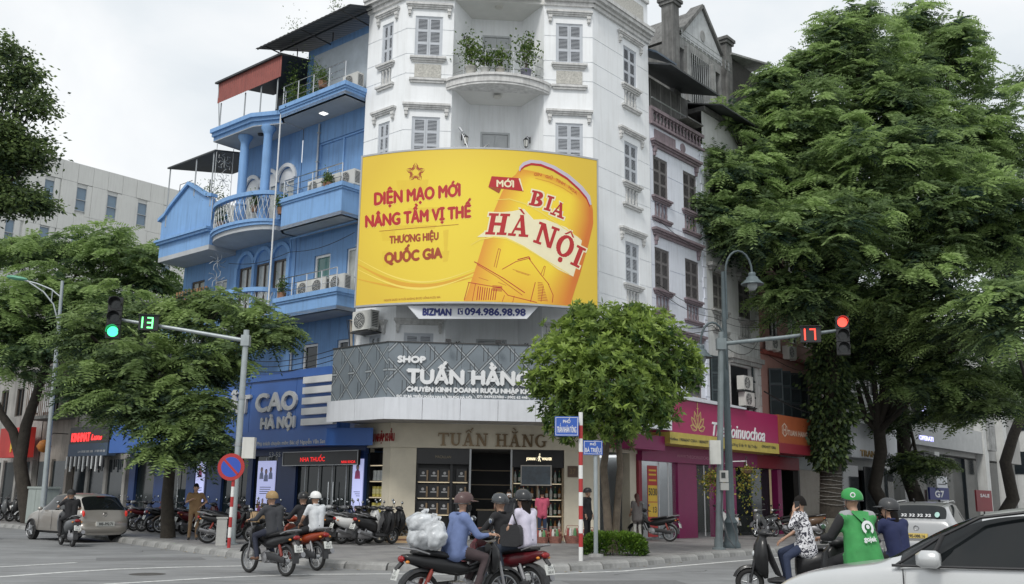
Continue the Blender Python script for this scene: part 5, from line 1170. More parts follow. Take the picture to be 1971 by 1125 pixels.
MB().box(50.5,52.5,-.7,-.001,5.2,10.5).build('banner_panel',M_OLDL,TG)
LS=wthing('lit_sign','lit blue-white shop lettering on the grey concrete building','sign',W(38,-.5,5.6)); b=MB(); sign_text(b,'OPERATI',1770,846,1796,8,pl_y(-.51),.012,.02); b.build('lettering',mat('lit_blue_white',(.55,.55,.95),.5,var=0,emit=1.2),LS)
LP_=bthing('advert_screen','small lit blue-white screen on the grey building behind tree trunks','screen',37.6,-.5,z=7.2); MB().box(37.3,39.2,-.65,-.52,6.6,8.6).build('screen',MATS['lit_blue_white'],LP_); MB().box(37.2,39.3,-.52,-.3,6.5,8.7).build('casing',M_BLACK,LP_)
RS=bthing('round_sign','round pale hanging sign on the grey concrete building','sign',38.5,-.9,z=2.9); MB().lathe([(0,-.05),(.75,-.05),(.75,.05),(0,.05)],(38.6,-.9,3.55),24,'x').build('disc',mat('pale_disc',(.45,.44,.42),.5,var=.1),RS); MB().tube([(38.6,-.9,4.3),(38.6,-.2,4.5)],.03,6).build('arm',M_IRON,RS)
G7=bthing('blue_sign','small dark blue sign with a white mark above the silver car','sign',38,-3,z=1.4); a_,c_=st(hit(1791,962,*pl_y(-3.1))),st(hit(1826,940,*pl_y(-3.1))); MB().box(a_.x,c_.x,-3.1,-3.0,a_.z,c_.z).build('panel',M_NAVY,G7); MB().tube([((a_.x+c_.x)/2,-3.05,.15),((a_.x+c_.x)/2,-3.05,a_.z)],.06,6).build('post',M_IRON,G7); b=MB(); sign_text(b,'G7',1800,957,1817,12,pl_y(-3.1),.02,.01); on_street(G7,b,'lettering',M_LET)
SB_=bthing('sale_board','small dark red sale board in a shopfront at the far right','sign',46,-1,z=.4); a_,c_=st(hit(1882,985,*pl_y(-1.1))),st(hit(1908,945,*pl_y(-1.1))); MB().box(a_.x,c_.x,-1.1,-1.0,a_.z,c_.z).build('panel',mat('dark_red_board',(.2,.02,.03),.5,var=.1),SB_); MB().box((a_.x+c_.x)/2-.1,(a_.x+c_.x)/2+.1,-1.05,-1.01,.15,a_.z).build('post',M_IRON,SB_); b=MB(); sign_text(b,'SALE',1887,957,1904,6,pl_y(-1.1),.01,.01); on_street(SB_,b,'lettering',M_LET)
PB_=bthing('price_board','pale standing notice board beside the silver car','notice board',33.5,-2.4,z=.15); MB().box(33.0,34.8,-2.45,-2.4,.5,3.0).build('panel',M_ALUW,PB_); MB().box(33.05,33.12,-2.4,-2.3,.15,.5).build('leg',M_IRON,PB_); MB().box(34.68,34.75,-2.4,-2.3,.15,.5).build('leg',M_IRON,PB_)
for k in range(6): MB().box(33.2,34.5-.15*(k%3),-2.456,-2.451,2.55-.3*k,2.6-.3*k).build('printed_line',M_LAT,PB_)
FB_=bthing('far_block','pale block closing the far end of the right-hand street','building',66,-6); MB().box(66,74,-14,8,0,14).build('wall',M_CRM,FB_)
for k in range(4):
    for z in (4,7.5,11): MB().box(65.95,65.999,-12+4*k,-10.4+4*k,z,z+1.8).build('window',M_DGL,FB_)
M_MAG=mat('magenta_sign',(.35,.014,.095),.4,var=.06,scale=1.2); M_MAGD=mat('magenta_wall',(.24,.010,.095),.45,var=.1); M_YB=mat('yellow_band',(.50,.40,.08),.5,var=.15,scale=4); M_OR=mat('orange_sign',(.34,.085,.03),.5,var=.12,scale=1.5); M_RB=mat('red_band',(.24,.02,.035),.5,var=.1)
PS=bthing('perfume_sign','magenta shop sign with white script lettering and yellow contact strip','sign',12.0,-1.2,z=3.5)
MB().prism([(7.75,3.92),(16.5,3.92),(16.5,5.12),(8.45,5.12),(7.75,4.95)],-1.2,-.2,'y').build('sign_box',M_MAG,PS); MB().box(7.75,16.5,-1.215,-.2,3.50,3.918).build('contact_strip',M_YB,PS)
MB().box(5.7,7.748,-1.0,-.2,3.25,3.75).build('side_return',M_MAGD,PS); MB().prism([(8.4,5.13),(13.5,5.13),(13.5,5.2),(8.4,5.3)],-1.3,-.1,'y').build('top_flashing',M_ALUW,PS)
b=MB(); sign_text(b,'Thegioinuochoa',1368,838,1471,26,pl_y(-1.2),.012,.02,.28); on_street(PS,b,'script_lettering',M_LET)
b=MB(); fnl=plane_fn(hit(1343,829,*pl_y(-1.2))-NY*.004,Vector((NY.y,-NY.x,0)),-NY); k=0
for ang,L_ in ((-75,.55),(-45,.66),(-18,.74),(18,.74),(45,.66),(75,.55)):
    for s_ in (1,.55):
        t=R(ang); ax_=(math.sin(t),math.cos(t)); nn_=(ax_[1],-ax_[0]); k+=1
        for sg in (-1,1):
            P=[(ax_[0]*L_*f_+nn_[0]*sg*w_*s_,ax_[1]*L_*f_+nn_[1]*sg*w_*s_) for f_,w_ in ((.12,0),(.4,.10),(.7,.11),(1,0))]
            for p_,q_ in zip(P,P[1:]): poly_on(b,seg(*p_,*q_,.025),fnl,.003+.0003*k)
poly_on(b,seg(0,.5,0,1.25,.05),fnl,.009); poly_on(b,seg(-.08,.8,.08,.8,.03),fnl,.0095); on_street(PS,b,'lotus_emblem',mat('gold_print',(.60,.42,.16),.4,var=.1))
b=MB(); sign_text(b,'Hotline: 19006047 CSKH: 18006077',1289,847,1363,5.5,pl_y(-1.215),.003,.004); on_street(PS,b,'contact_text',M_LAT); b=MB(); sign_text(b,'Xưởng Sỉ lẻ: 91 Bà Triệu',1405,858,1457,5.5,pl_y(-1.215),.003,.004); on_street(PS,b,'contact_text',M_LAT); b=MB(); sign_text(b,'0904071086',1466,862,1493,5.0,pl_y(-1.215),.003,.004); on_street(PS,b,'contact_text',M_LAT)
FS=bthing('food_sign','orange shop sign with hexagon mark and pale lettering','sign',18.7,-1.2,z=3.5)
MB().box(16.55,20.95,-1.2,-.2,3.98,5.16).build('sign_box',M_OR,FS); MB().box(16.55,20.95,-1.21,-.2,3.56,3.978).build('lower_band',M_RB,FS)
b=MB(); sign_text(b,'TUAN HANG FOOD',1516,838,1573,10,pl_y(-1.2),.012,.01); on_street(FS,b,'lettering',mat('faded_letters',(.55,.42,.34),.5,var=.1))
b=MB(); fnh=plane_fn(hit(1510,828,*pl_y(-1.2))-NY*.004,Vector((NY.y,-NY.x,0)),-NY)
for k,q in enumerate(band(ring(0,0,.3,.3,6,R(30),R(390)),ring(0,0,.24,.24,6,R(30),R(390)))): poly_on(b,q,fnh,.004)
poly_on(b,seg(-.1,-.15,-.1,.15,.05),fnh,.005); poly_on(b,seg(.1,-.15,.1,.15,.05),fnh,.0054); poly_on(b,seg(-.1,0,.1,0,.05),fnh,.0058); on_street(FS,b,'hexagon_mark',MATS['faded_letters'])
GS_=bthing('grey_sign','plain grey shop sign partly hidden by the ivy-covered trunk','sign',22.7,-1.1,z=3.6); MB().box(21.0,24.6,-1.1,-.2,3.7,5.2).build('sign_box',mat('grey_board',(.26,.28,.28),.5,var=.15),GS_)
PF=bthing('perfume_shopfront','magenta perfume shopfront with bright glass doors and displays','shopfront',11.5,0,z=.15)
MB().box(7.42,16.4,-.25,.1,2.92,3.52).build('fascia',M_MAGD,PF)
b=MB(); sign_text(b,'WWW.THEGIOINUOCHOA.VN',1303,881,1375,6,pl_y(-.25),.004,.004); on_street(PF,b,'fascia_lettering',mat('dim_pink',(.5,.2,.3),.5,var=0))
for u0,u1 in ((7.42,7.62),(10.1,11.5),(13.0,14.7),(18.6,19.0)): MB().box(u0,u1,-.1,.2,.15,2.92).build('pillar',M_MAGD if u0>8 else M_RB,PF)
M_PINT=mat('bright_interior',(.55,.58,.60),.5,var=.12,scale=1.5); M_PGL=glassmat('clear_glass',(.5,.55,.56),.03,alpha=.12)
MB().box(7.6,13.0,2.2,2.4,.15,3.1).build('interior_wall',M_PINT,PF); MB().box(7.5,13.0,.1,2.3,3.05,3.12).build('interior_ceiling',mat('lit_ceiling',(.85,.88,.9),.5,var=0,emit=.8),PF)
for u in (7.7,10.0): MB().quad((u,.1,.15),(u,2.2,.15),(u,2.2,3.05),(u,.1,3.05)).build('interior_side_wall',M_PINT,PF)
MB().quad((7.62,.0,.2),(10.1,.0,.2),(10.1,.0,2.92),(7.62,.0,2.92)).build('glass_door',M_PGL,PF); MB().quad((11.5,.0,.2),(13.0,.0,.2),(13.0,.0,2.92),(11.5,.0,2.92)).build('glass_pane',M_PGL,PF)
for u in (8.85,9.5,12.2): MB().tube([(u,-.03,.2),(u,-.03,2.9)],.025,6).build('mullion',M_WFR,PF)
MB().quad((14.7,.3,.15),(18.6,.3,.15),(18.6,.3,3.0),(14.7,.3,3.0)).build('dark_glazing',M_DGL,PF); MB().box(14.6,20.8,-.15,.2,2.95,3.5).build('fascia',M_RB,PF)
for z in (.9,1.4,1.9,2.4):
    MB().box(8.9,9.9,1.7,2.18,z,z+.03).build('glass_shelf',M_WFR,PF); MB().box(11.6,12.9,1.7,2.18,z,z+.03).build('glass_shelf',M_WFR,PF)
pb_=MB().box(-.05,.05,-.03,.03,0,.12).box(-.02,.02,-.02,.02,.12,.16)
pbm=[pb_.mesh('perfume_bottle',mat('perfume_%d' %k,c,.2,var=.1)) for k,c in enumerate(((.5,.3,.1),(.15,.2,.3),(.45,.1,.2),(.08,.08,.08)))]
fr0=((0,0,0),0.0)
for r_,z in enumerate((.93,1.43,1.93,2.43)):
    for k in range(6): i=(k+r_)%4; goods(pbm[i],'perfume_bottle',('gold','slate-blue','rose','black')[i]+ ' perfume bottle, %s from left on the %s glass shelf' %(ORD[k],ROW[r_]),'bottle',fr0,8.98+.17*k,1.85,z,'perfume bottles on glass shelves')
DC=bthing('display_counter','white glass display counter inside the perfume shop','counter',9.3,1.0,z=.15); MB().box(8.8,9.8,.9,1.4,.15,.95).build('cabinet',M_WFR,DC); MB().box(8.75,9.85,.85,1.45,.95,1.0).build('top',M_PGL,DC)
BN=bthing('sale_banner','tall red and yellow discount banner at the perfume shop door','banner',8.05,-.2,z=.2)
MB().box(7.8,8.45,-.22,-.2,.25,2.75).build('sheet',mat('banner_red',(.42,.03,.03),.5,var=.1),BN)
for z0,z1 in ((1.48,2.05),(.95,1.45)): MB().box(7.82,8.43,-.226,-.221,z0,z1).build('yellow_block',mat('banner_yellow',(.70,.45,.04),.5,var=.1),BN)
b=MB()
letters(b,'50',.25,.25,lambda s,t,d: Vector((7.85+s,-.228-d,1.7+t)),.006,.003); b.build('lettering',M_LAT,BN); b=MB(); letters(b,'30',.25,.25,lambda s,t,d: Vector((8.15+s,-.228-d,1.7+t)),.006,.003); b.build('lettering',M_LAT,BN); b=MB(); letters(b,'13',.2,.2,lambda s,t,d: Vector((8.15+s,-.228-d,1.1+t)),.006,.003); b.build('lettering',M_LAT,BN)
for z in (2.2,2.4,2.55): MB().box(7.88,8.37,-.226,-.221,z,z+.06).build('printed_line',MATS['banner_yellow'],BN)
FF=bthing('food_shopfront','narrow food shopfront with a warm lit doorway and roller shutter','shopfront',21.5,0,z=.15)
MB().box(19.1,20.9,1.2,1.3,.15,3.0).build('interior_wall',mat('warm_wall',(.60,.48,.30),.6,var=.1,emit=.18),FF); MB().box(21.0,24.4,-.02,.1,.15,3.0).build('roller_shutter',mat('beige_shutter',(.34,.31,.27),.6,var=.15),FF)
for k in range(24): MB().box(21.0,24.4,-.035,-.021,.2+.115*k,.24+.115*k).build('shutter_slat',MATS['beige_shutter'],FF)
MB().box(19.0,24.5,-.1,.2,3.0,3.7).build('lintel',MATS['grey_board'],FF)
for u in (19.05,20.95): MB().box(u-.08,u+.08,-.05,.2,.15,3.0).build('jamb',M_IRON,FF)
for u0,u1 in ((25.2,28.2),(29,32.4)): MB().box(u0,u1,-.04,.1,.15,3.4).build('glazed_front',M_DGL,TW)
# ================================================================ far left street
TM=bthing('modern_panel_building','pale panel-clad modern building rising behind the left-hand trees','building',14,56)
M_PAN=mat('pale_panel',(.56,.57,.55),.6,var=.06,scale=.6,streak=.45,scol=(.40,.40,.39)); M_SKYG=mat('blue_glass',(.10,.17,.24),.08,var=.1,spec=.9)
MB().box(4,34,55.1,75,0,27.1).build('core',M_PAN,TM)
wx=[11.5-2.6*k for k in range(1,3)]+[11.5,14.05,16.7,19.3,21.9,24.5]
for k in range(24):
    x0=4+1.25*k
    for j,(z0,z1) in enumerate(((25.62,27.2),(23.0,25.6),(21.6,22.98),(19.2,21.58),(17.6,19.18))):
        if j in (1,3) and any(abs(x0+.62-(w+.42))<.64 for w in wx): continue
        MB().box(x0+.01,x0+1.24,55.0+rnd.uniform(-.004,.004),55.099,z0,z1).build('cladding_panel',M_PAN,TM)
for w in wx:
    for z in (23.35,19.55):
        x0=w; MB().box(x0-.42,x0-.002,55.02,55.099,z-.34,z+2.22).build('cladding_panel',M_PAN,TM); MB().box(x0+.842,x0+1.24,55.02,55.099,z-.34,z+2.22).build('cladding_panel',M_PAN,TM)
        glazed(TM,(x0+.42,55.07,z),0,.84,1.95,M_STEEL,M_SKYG,1,f=.05); MB().box(x0,x0+.84,55.0,55.09,z+.9,z+.95).build('window_bar',M_STEEL,TM)
for k,(va,vb,h,c,lab) in enumerate(((21.8,27.2,9.5,(.34,.33,.31),'old grey house with a small balcony cage behind the left tree'),(27.3,31.0,8.5,(.30,.27,.24),'narrow brown-stained house left of the eyewear shop'),(31.1,37,11,(.36,.35,.33),'old plastered house above the red shop sign'),(37.1,54,12,(.33,.33,.32),'row of pale old houses at the far left end of the street'))):
    t=bthing('old_house',lab,'building',.5,(va+vb)/2,'old houses along the left street'); m_=mat('old_plaster_%d' %k,c,.85,var=.3,scale=1.0,streak=.7,scol=(.10,.095,.09))
    b=MB().frame((.2,vb,0),LF); wn=[(q,q+.9,z,z+1.5) for q in np.arange(.6,vb-va-1.0,1.9) for z in (5.4,8.0) if z+2<h]
    wall_panel(b,0,vb-va,3.0,h,wn,.15); b.build('wall',m_,t); MB().box(.35,8,va,vb,.15,h).build('core',m_,t); MB().prism([(-.25,h),(8,h+1.4),(8,h+1.5),(-.25,h+.12)],va,vb,'y').build('roof',M_SHEET,t)
    for q in wn: glazed(t,(.3,vb-(q[0]+q[1])/2,q[2]),LF,q[1]-q[0],q[3]-q[2],M_BRF,M_DGL,2)
    MB().box(.1,.34,va+.3,vb-.3,.15,3.0).build('shopfront',M_DGL,t)
    for v in np.arange(va+.3,vb,1.7): MB().box(0.0,.3,v-.12,v+.12,.15,3.1).build('pier',m_,t)
KS=bthing('eyewear_sign','black and blue sign with lit red lettering beside the clinic','sign',-.5,24.6,z=3.1)
MB().box(-.5,-.1,22.8,26.5,3.72,4.5).build('sign_box',M_BLACK,KS); MB().box(-.52,-.1,22.8,26.5,3.15,3.718).build('lower_band',mat('slate_band',(.05,.08,.13),.5,var=.1),KS)
b=MB(); sign_text(b,'KINHMAT',138,851,173,16,pl_x(-.502),.012,.03); on_street(KS,b,'lit_lettering',mat('lit_red',(.9,.05,.05),.5,var=0,emit=1.0)); b=MB(); sign_text(b,'Luxe',176,847,195,10,pl_x(-.502),.02,.02,.3); on_street(KS,b,'lit_lettering',MATS['lit_red'])
b=MB(); sign_text(b,'LH: 0938 388 388   0 989 89 88',150,872,202,4,pl_x(-.522),.004,.004); on_street(KS,b,'contact_text',M_LETG)
AW=bthing('striped_awning','ragged striped awning below the eyewear sign','awning',-.6,24.6,z=2.6)
for k in range(18): v=22.9+.2*k; MB().box(-.62,-.58,v,v+.1,2.45+.12*((k*5)%3),3.14).build('strip',M_WFR if k%2 else M_LAT,AW)
RSg=bthing('red_sign','red projecting shop sign with yellow lettering at the far left','sign',-.6,32.3,z=3.2)
MB().box(-.6,-.2,30.8,34.0,3.2,4.7).build('sign_box',mat('red_signbox',(.42,.03,.025),.5,var=.12,emit=.12),RSg); b=MB(); sign_text(b,'PHỞ',20,870,47,16,pl_x(-.602),.03,.03); on_street(RSg,b,'lettering',MATS['banner_yellow']); b=MB(); sign_text(b,'QUÁN',26,842,44,7,pl_x(-.602),.01,.02); on_street(RSg,b,'lettering',M_LET)
LN=bthing('lantern','small orange lantern hanging beside the lamp post','lantern',-.9,28.2,z=3.0)
MB().lathe([(0,0),(.2,.06),(.34,.3),(.2,.55),(0,.62)],(-.9,28.2,3.35),12).build('shade',mat('orange_lantern',(.50,.18,.03),.6,var=.3,scale=6),LN,60); MB().tube([(-.9,28.2,3.97),(-.5,28.2,4.3),(.2,28.2,4.3)],.02,5).build('hanger',M_IRON,LN)
CG=bthing('balcony_cage','rusty balcony cage with white panels on the old house behind the lamp post','balcony',-.5,29.0,z=5.0)
MB().box(-.9,.2,27.6,30.6,5.0,5.15).build('floor',M_OLD,CG)
for v in (27.7,29.3): MB().box(-.9,-.86,v,v+1.1,5.3,7.0).build('white_panel',M_WFR,CG)
for k in range(16): MB().tube([(-.92,27.6+.2*k,5.15),(-.92,27.6+.2*k,7.3)],.014,4).build('cage_bar',mat('rust',(.16,.08,.05),.8,var=.3),CG)
MB().prism([(-1.3,7.2),(.2,7.8),(.2,7.86),(-1.3,7.26)],27.4,30.8,'y').build('roof',M_SHEET,CG)
FE_=bthing('far_street_block','pale block closing the far end of the left-hand street','building',-12,95); MB().box(-30,6,95,105,0,16).build('wall',M_CRM,FE_)
for k in range(8):
    for z in (4,8,12): MB().box(-28+4*k,-26.4+4*k,94.93,94.999,z,z+1.8).build('window',M_DGL,FE_)
# ================================================================ street furniture
def gpt(px,py,z=0.15):
    d=sight(px,py); return CAMP+d*((z-CAM_H)/d.z)
def at(px,py,Y): d=sight(px,py); return CAMP+d*(Y/d.y)
M_GALV=mat('galvanised_pole',(.36,.40,.41),.45,.35,var=.15,scale=3,streak=.3); M_GALD=mat('dark_galvanised',(.20,.235,.245),.5,.3,var=.2,streak=.4); M_POLED=mat('dark_green_pole',(.075,.10,.11),.5,.2,var=.25,streak=.4)
M_TLB=mat('signal_black',(.02,.021,.022),.4,var=.1); M_REDP=mat('red_paint',(.40,.03,.03),.5,var=.15); M_WHTP=mat('white_paint',(.72,.72,.70),.5,var=.1)
M_GRN=mat('green_signal',(.05,.95,.30),.3,var=0,emit=2.2); M_RDS=mat('red_signal',(1.0,.06,.04),.3,var=0,emit=2.2); M_LENS=mat('dark_lens',(.025,.03,.03),.15,var=0); M_GRD=mat('green_digits',(.15,1.0,.25),.4,var=0,emit=2.0); M_RDD=mat('red_digits',(1.0,.05,.03),.4,var=0,emit=2.0)
def wthing2(name,label,cat,p,group=None): return wthing(name,label,cat,p,group)
def signal_head(parent,c,yaw,lit,s=1.0):
    """three-lamp signal; c = centre, faces -y rotated by yaw"""
    f=(c,yaw)
    for k in range(3):
        z=(1-k)*.36*s
        b=MB().frame(*f); b.box(-.17*s,.17*s,-.08*s,.12*s,z-.172*s,z+.172*s); h=b.build('lamp_housing',M_TLB,parent)
        b=MB().frame(*f); b.lathe([(0,-.095*s),(.13*s,-.085*s),(.135*s,-.075*s)],(0,0,z),20,'y'); b.build('lens',(M_GRN if lit== 'g' else M_RDS) if (k==2 and lit== 'g') or (k==0 and lit== 'r') else M_LENS,parent,50)
        b=MB().frame(*f); b.lathe([(.145*s,-.08*s),(.15*s,-.30*s),(.16*s,-.30*s),(.155*s,-.08*s)],(0,0,z),20,'y',R(-15),R(195)); b.build('visor',M_TLB,parent,50)
SEG7={'1': 'bc','3': 'abgcd','7': 'abc'}
def countdown(parent,c,yaw,txt,m_,s=1.0):
    f=(c,yaw); MB().frame(*f).box(-.32*s,.32*s,-.1*s,.12*s,-.26*s,.26*s).build('countdown_housing',M_TLB,parent)
    b=MB().frame(*f); b.box(-.36*s,.36*s,-.2*s,.1*s,.262*s,.285*s); b.build('countdown_hood',M_TLB,parent)
    for i,ch in enumerate(txt):
        x0=(-.02 if len(txt)==1 else (-.35+.33*i))*s; w,h=.15*s,.17*s; b=MB().frame(*f); t=.045*s
        S={'a': (0,w,2*h,2*h),'b': (w,w,h,2*h),'c': (w,w,0,h),'d': (0,w,0,0),'g': (0,w,h,h)}
        for k in SEG7[ch]:
            xa,xb,za,zb=S[k]; b.box(x0+xa-(t/2),x0+xb+t/2,-.112*s-.001* 'abcdg'.index(k),-.101*s,-h+za-t/2,-h+zb+t/2)
        b.build('digit',m_,parent)
p=Vector((-7.85,28.43,.15)); TL=wthing('traffic_light','grey cantilever traffic light with green lamp and green 13 countdown','traffic light',p)
MB().lathe([(0,0),(.11,0),(.10,.5),(.085,6.15),(0,6.15)],p,14).build('pole',M_GALV,TL,50); MB().lathe([(.19,0),(.19,.03),(.11,.04)],p,14).build('base_plate',M_GALV,TL)
MB().tube([(-7.85,28.43,5.98),(-9.8,28.35,6.28),(-11.9,28.25,6.58)],[.065,.055,.045],10).build('arm',M_GALV,TL,50); MB().box(-7.97,-7.73,28.31,28.55,5.82,6.14).build('arm_clamp',M_GALV,TL)
signal_head(TL,(-11.66,28.1,6.55),R(15),'g',1.15); countdown(TL,(-10.66,28.15,6.42),R(14),'13',M_GRD,.85)
for z in (2.95,4.3): MB().lathe([(.105,-.05),(.105,.05)],(p.x,p.y,z),14).build('band_clamp',M_STEEL,TL)
MB().box(-7.7,-7.36,28.28,28.52,2.55,3.15).build('control_box',mat('box_white',(.62,.62,.58),.5,var=.1,streak=.3),TL)
p=Vector((6.16,29.36,.15)); TR=wthing('traffic_light','grey cantilever traffic light with red lamp and red 17 countdown','traffic light',p)
MB().tube([(6.16,29.36,.15),(6.30,29.36,3.4),(6.42,29.36,6.6)],[.11,.095,.08],14).build('pole',M_GALD,TR,50)
MB().lathe([(.2,0),(.2,.04),(.13,.06),(.13,.3)],p,14).build('base_plate',M_GALD,TR)
MB().tube([(6.4,29.36,6.23),(8.3,29.3,6.45),(10.25,29.25,6.72)],[.07,.06,.045],10).build('arm',M_GALD,TR,50); MB().box(6.27,6.55,29.24,29.48,6.05,6.4).build('arm_clamp',M_GALD,TR)
signal_head(TR,(10.06,29.1,6.5),R(-14),'r',1.1); countdown(TR,(9.1,29.15,6.52),R(-10),'17',M_RDD,.9)
MB().box(5.93,6.25,29.1,29.24,2.6,3.3).build('control_box',MATS['box_white'],TR); MB().box(6.2,6.45,29.1,29.24,2.08,2.42).build('meter_box',mat('grey_box',(.42,.42,.40),.5,var=.15),TR); MB().box(6.24,6.36,29.085,29.099,2.2,2.36).build('meter_window',M_LENS,TR)
MB().box(6.22,6.46,29.12,29.24,1.85,2.06).build('junction_box',MATS['grey_box'],TR)
b=MB(); b.tube([(6.3,29.2,2.0),(6.22,29.18,1.2),(6.35,29.0,.5),(6.55,28.9,.2),(6.6,29.0,.55),(6.42,29.2,1.3)],.022,6); b.build('cable',M_ACD,TR,50)
p=Vector((6.77,30.43,.15)); SLm=wthing('street_lamp','dark street lamp with two gooseneck bell shades beside the red traffic light','street lamp',p)
MB().lathe([(0,0),(.28,0),(.28,.12),(.22,.2),(.19,.7),(.22,.75),(.13,.9),(.12,2.5),(.085,6.4),(.06,8.6),(0,8.6)],p,16).build('pole',M_POLED,SLm,40)
def bell(c,nm='lamp_shade'):
    MB().lathe([(0,.32),(.10,.32),(.12,.27),(.11,.2),(.18,.16),(.2,.10),(.30,.0),(.36,-.05),(.36,-.08),(.28,-.05),(0,0)],c,18).build(nm,mat('lamp_grey',(.10,.13,.14),.5,.2,var=.15),SLm,50)
    MB().lathe([(.16,-.04),(.16,-.16),(.09,-.26),(0,-.28)],c,14).build('lamp_glass',mat('lamp_globe',(.34,.37,.38),.15,var=0),SLm,60)
arc=lambda x0,x1,z0,zt,y: [(x0+(x1-x0)*(1-math.cos(t))/2,y,z0+(zt-z0)*math.sin(t)) for t in np.linspace(0,math.pi,11)]
MB().tube([(6.86,30.43,7.2),(6.86,30.43,8.75)]+arc(6.86,7.71,8.75,9.45,30.43)[1:],.035,8).build('gooseneck',M_POLED,SLm,50); bell((7.71,30.43,8.42))
MB().tube([(6.8,30.3,5.6),(6.72,30.2,6.35)]+arc(6.72,5.95,6.35,7.05,30.2)[1:],.035,8).build('gooseneck',M_POLED,SLm,50); bell((5.95,30.2,6.0))
p=Vector((-17.56,37.59,.15)); LL=wthing('street_lamp','slender grey street lamp with green head on a curved arm at far left','street lamp',p)
MB().tube([p,(-17.68,37.59,5),(-17.8,37.59,9.7)],[.11,.085,.06],12).build('pole',M_GALV,LL,50)
MB().tube([(-17.8,37.59,9.05),(-18.2,37.59,9.35),(-18.8,37.59,9.58),(-19.3,37.59,9.7)],.03,8).build('arm',M_GALV,LL,50); MB().tube([(-17.85,37.59,8.2),(-18.05,37.59,8.75),(-18.5,37.59,9.25),(-19.1,37.59,9.62)],.03,8).build('arm',M_GALV,LL,50); MB().tube([(-18.15,37.59,8.88),(-18.15,37.59,9.32)],.02,6).build('arm_strut',M_GALV,LL)
b=MB(); secs=[]
for x,r_ in ((-19.2,.06),(-19.35,.13),(-19.7,.17),(-19.95,.12),(-20.03,.04)): secs.append([(x,37.59+r_*math.cos(t),9.74+(-19.2-x)*.12+r_*.55*math.sin(t)) for t in np.linspace(0,6.283,11)[:-1]])
b.loft(secs); b.build('lamp_head',mat('green_head',(.12,.34,.22),.4,var=.05),LL,60)
p=gpt(440,1055); NPk=wthing('no_parking_sign','round red and blue no-parking sign on a red and white banded post','sign',p)
def banded(parent,p,z1,r_,first,n):
    h=(z1-p.z)/n
    for k in range(n): MB().lathe([(0,0),(r_,0),(r_,h),(0,h)],(p.x,p.y,p.z+h*k),12).build('post_band',(M_REDP if (k+first)%2==0 else M_WHTP),parent,50)
banded(NPk,p,2.0,.045,0,7)
c=Vector((-7.46,p.y-.06,2.25))
MB().lathe([(0,-.012),(.36,-.012),(.36,.012),(0,.012)],c,32,'y').build('disc',M_REDP,NPk,50); MB().lathe([(0,-.016),(.265,-.016),(.265,-.0125)],c,32,'y').build('blue_field',mat('sign_blue',(.03,.08,.42),.4,var=.08),NPk); q=seg(-.19,.19,.19,-.19,.06); MB().prism([(c.x+a_,c.z+b_) for a_,b_ in q],c.y-.020,c.y-.0165,'y').build('red_bar',M_REDP,NPk)
MB().box(c.x-.03,c.x+.06,c.y+.012,c.y+.06,2.05,2.45).build('bracket',M_STEEL,NPk)
p=gpt(1118,1080); CP=wthing('banded_post','tall red and white banded post at the kerb carrying a blue street name plate','post',p); banded(CP,p,3.55,.05,1,11)
M_SBL=mat('plate_blue',(.03,.10,.42),.4,var=.06)
def plate(label,c,w,h,l1,l2,yaw,parent_post=None):
    t=wthing('street_name_plate',label,'sign',c,'street name plates'); f=(c,yaw)
    MB().frame(*f).box(-w/2,w/2,-.012,.012,-h/2,h/2).build('plate',M_SBL,t)
    b=MB().frame(*f)
    for (x0,x1,z0,z1) in ((-w/2+.02,w/2-.02,h/2-.03,h/2-.02),(-w/2+.02,w/2-.02,-h/2+.02,-h/2+.03),(-w/2+.02,-w/2+.03,-h/2+.031,h/2-.031),(w/2-.03,w/2-.02,-h/2+.031,h/2-.031)): b.box(x0,x1,-.016,-.0125,z0,z1)
    b.build('border',M_LET,t)
    rm=Matrix.Rotation(yaw,3,'Z'); ax_=rm @ Vector((1,0,0)); on_=rm @ Vector((0,-1,0))
    b=MB(); letters(b,l1,w*.3,h*.16,plane_fn(Vector(c)-ax_*w*.15+Vector((0,0,h*.16))+on_*.013,ax_,on_),.002,.003); b.build('lettering',M_LET,t)
    b=MB(); letters(b,l2,w*.8,h*.30,plane_fn(Vector(c)-ax_*w*.4+Vector((0,0,-h*.32))+on_*.013,ax_,on_),.0015,.003); b.build('lettering',M_LET,t)
    for s in (-.3,.3): MB().frame(*f).box(s*w-.01,s*w+.01,.0125,.05,-.04,.04).build('bolt',M_STEEL,t)
plate('blue street name plate on the red and white post, reading Tran Nhan Tong street',(1.33,23.0,3.21),.56,.46,'PHỐ','TRẦN NHÂN TÔNG',R(-6))
MB().tube([(1.05,23.08,3.3),(1.66,23.1,3.3)],.015,6).build('plate_arm',M_STEEL,CP)
p=gpt(1147,1072); GP=wthing('sign_post','slim grey sign post standing in the hedge','post',p); MB().lathe([(0,0),(.055,0),(.05,2.85),(0,2.85)],p,12).build('pole',M_GALV,GP,50); MB().lathe([(.2,0),(.18,.06),(.06,.08)],p,14).build('footing',M_KERB,GP)
plate('blue street name plate on the slim grey post, reading Ba Trieu street',(p.x-.07,p.y-.07,2.81),.49,.36,'PHỐ','BÀ TRIỆU',R(4))
p=gpt(424,1050); CB=wthing('utility_cabinet','small pale grey utility box on the kerb between parked motorbikes','cabinet',p); MB().frame(p,R(20)).box(-.13,.13,-.12,.12,0,.72).build('body',MATS['grey_box'],CB); MB().frame(p,R(20)).box(-.15,.15,-.14,.14,.72,.76).build('lid',MATS['grey_box'],CB); MB().frame(p,R(20)).box(-.10,.10,-.125,-.1205,.08,.64).build('door',MATS['grey_box'],CB)
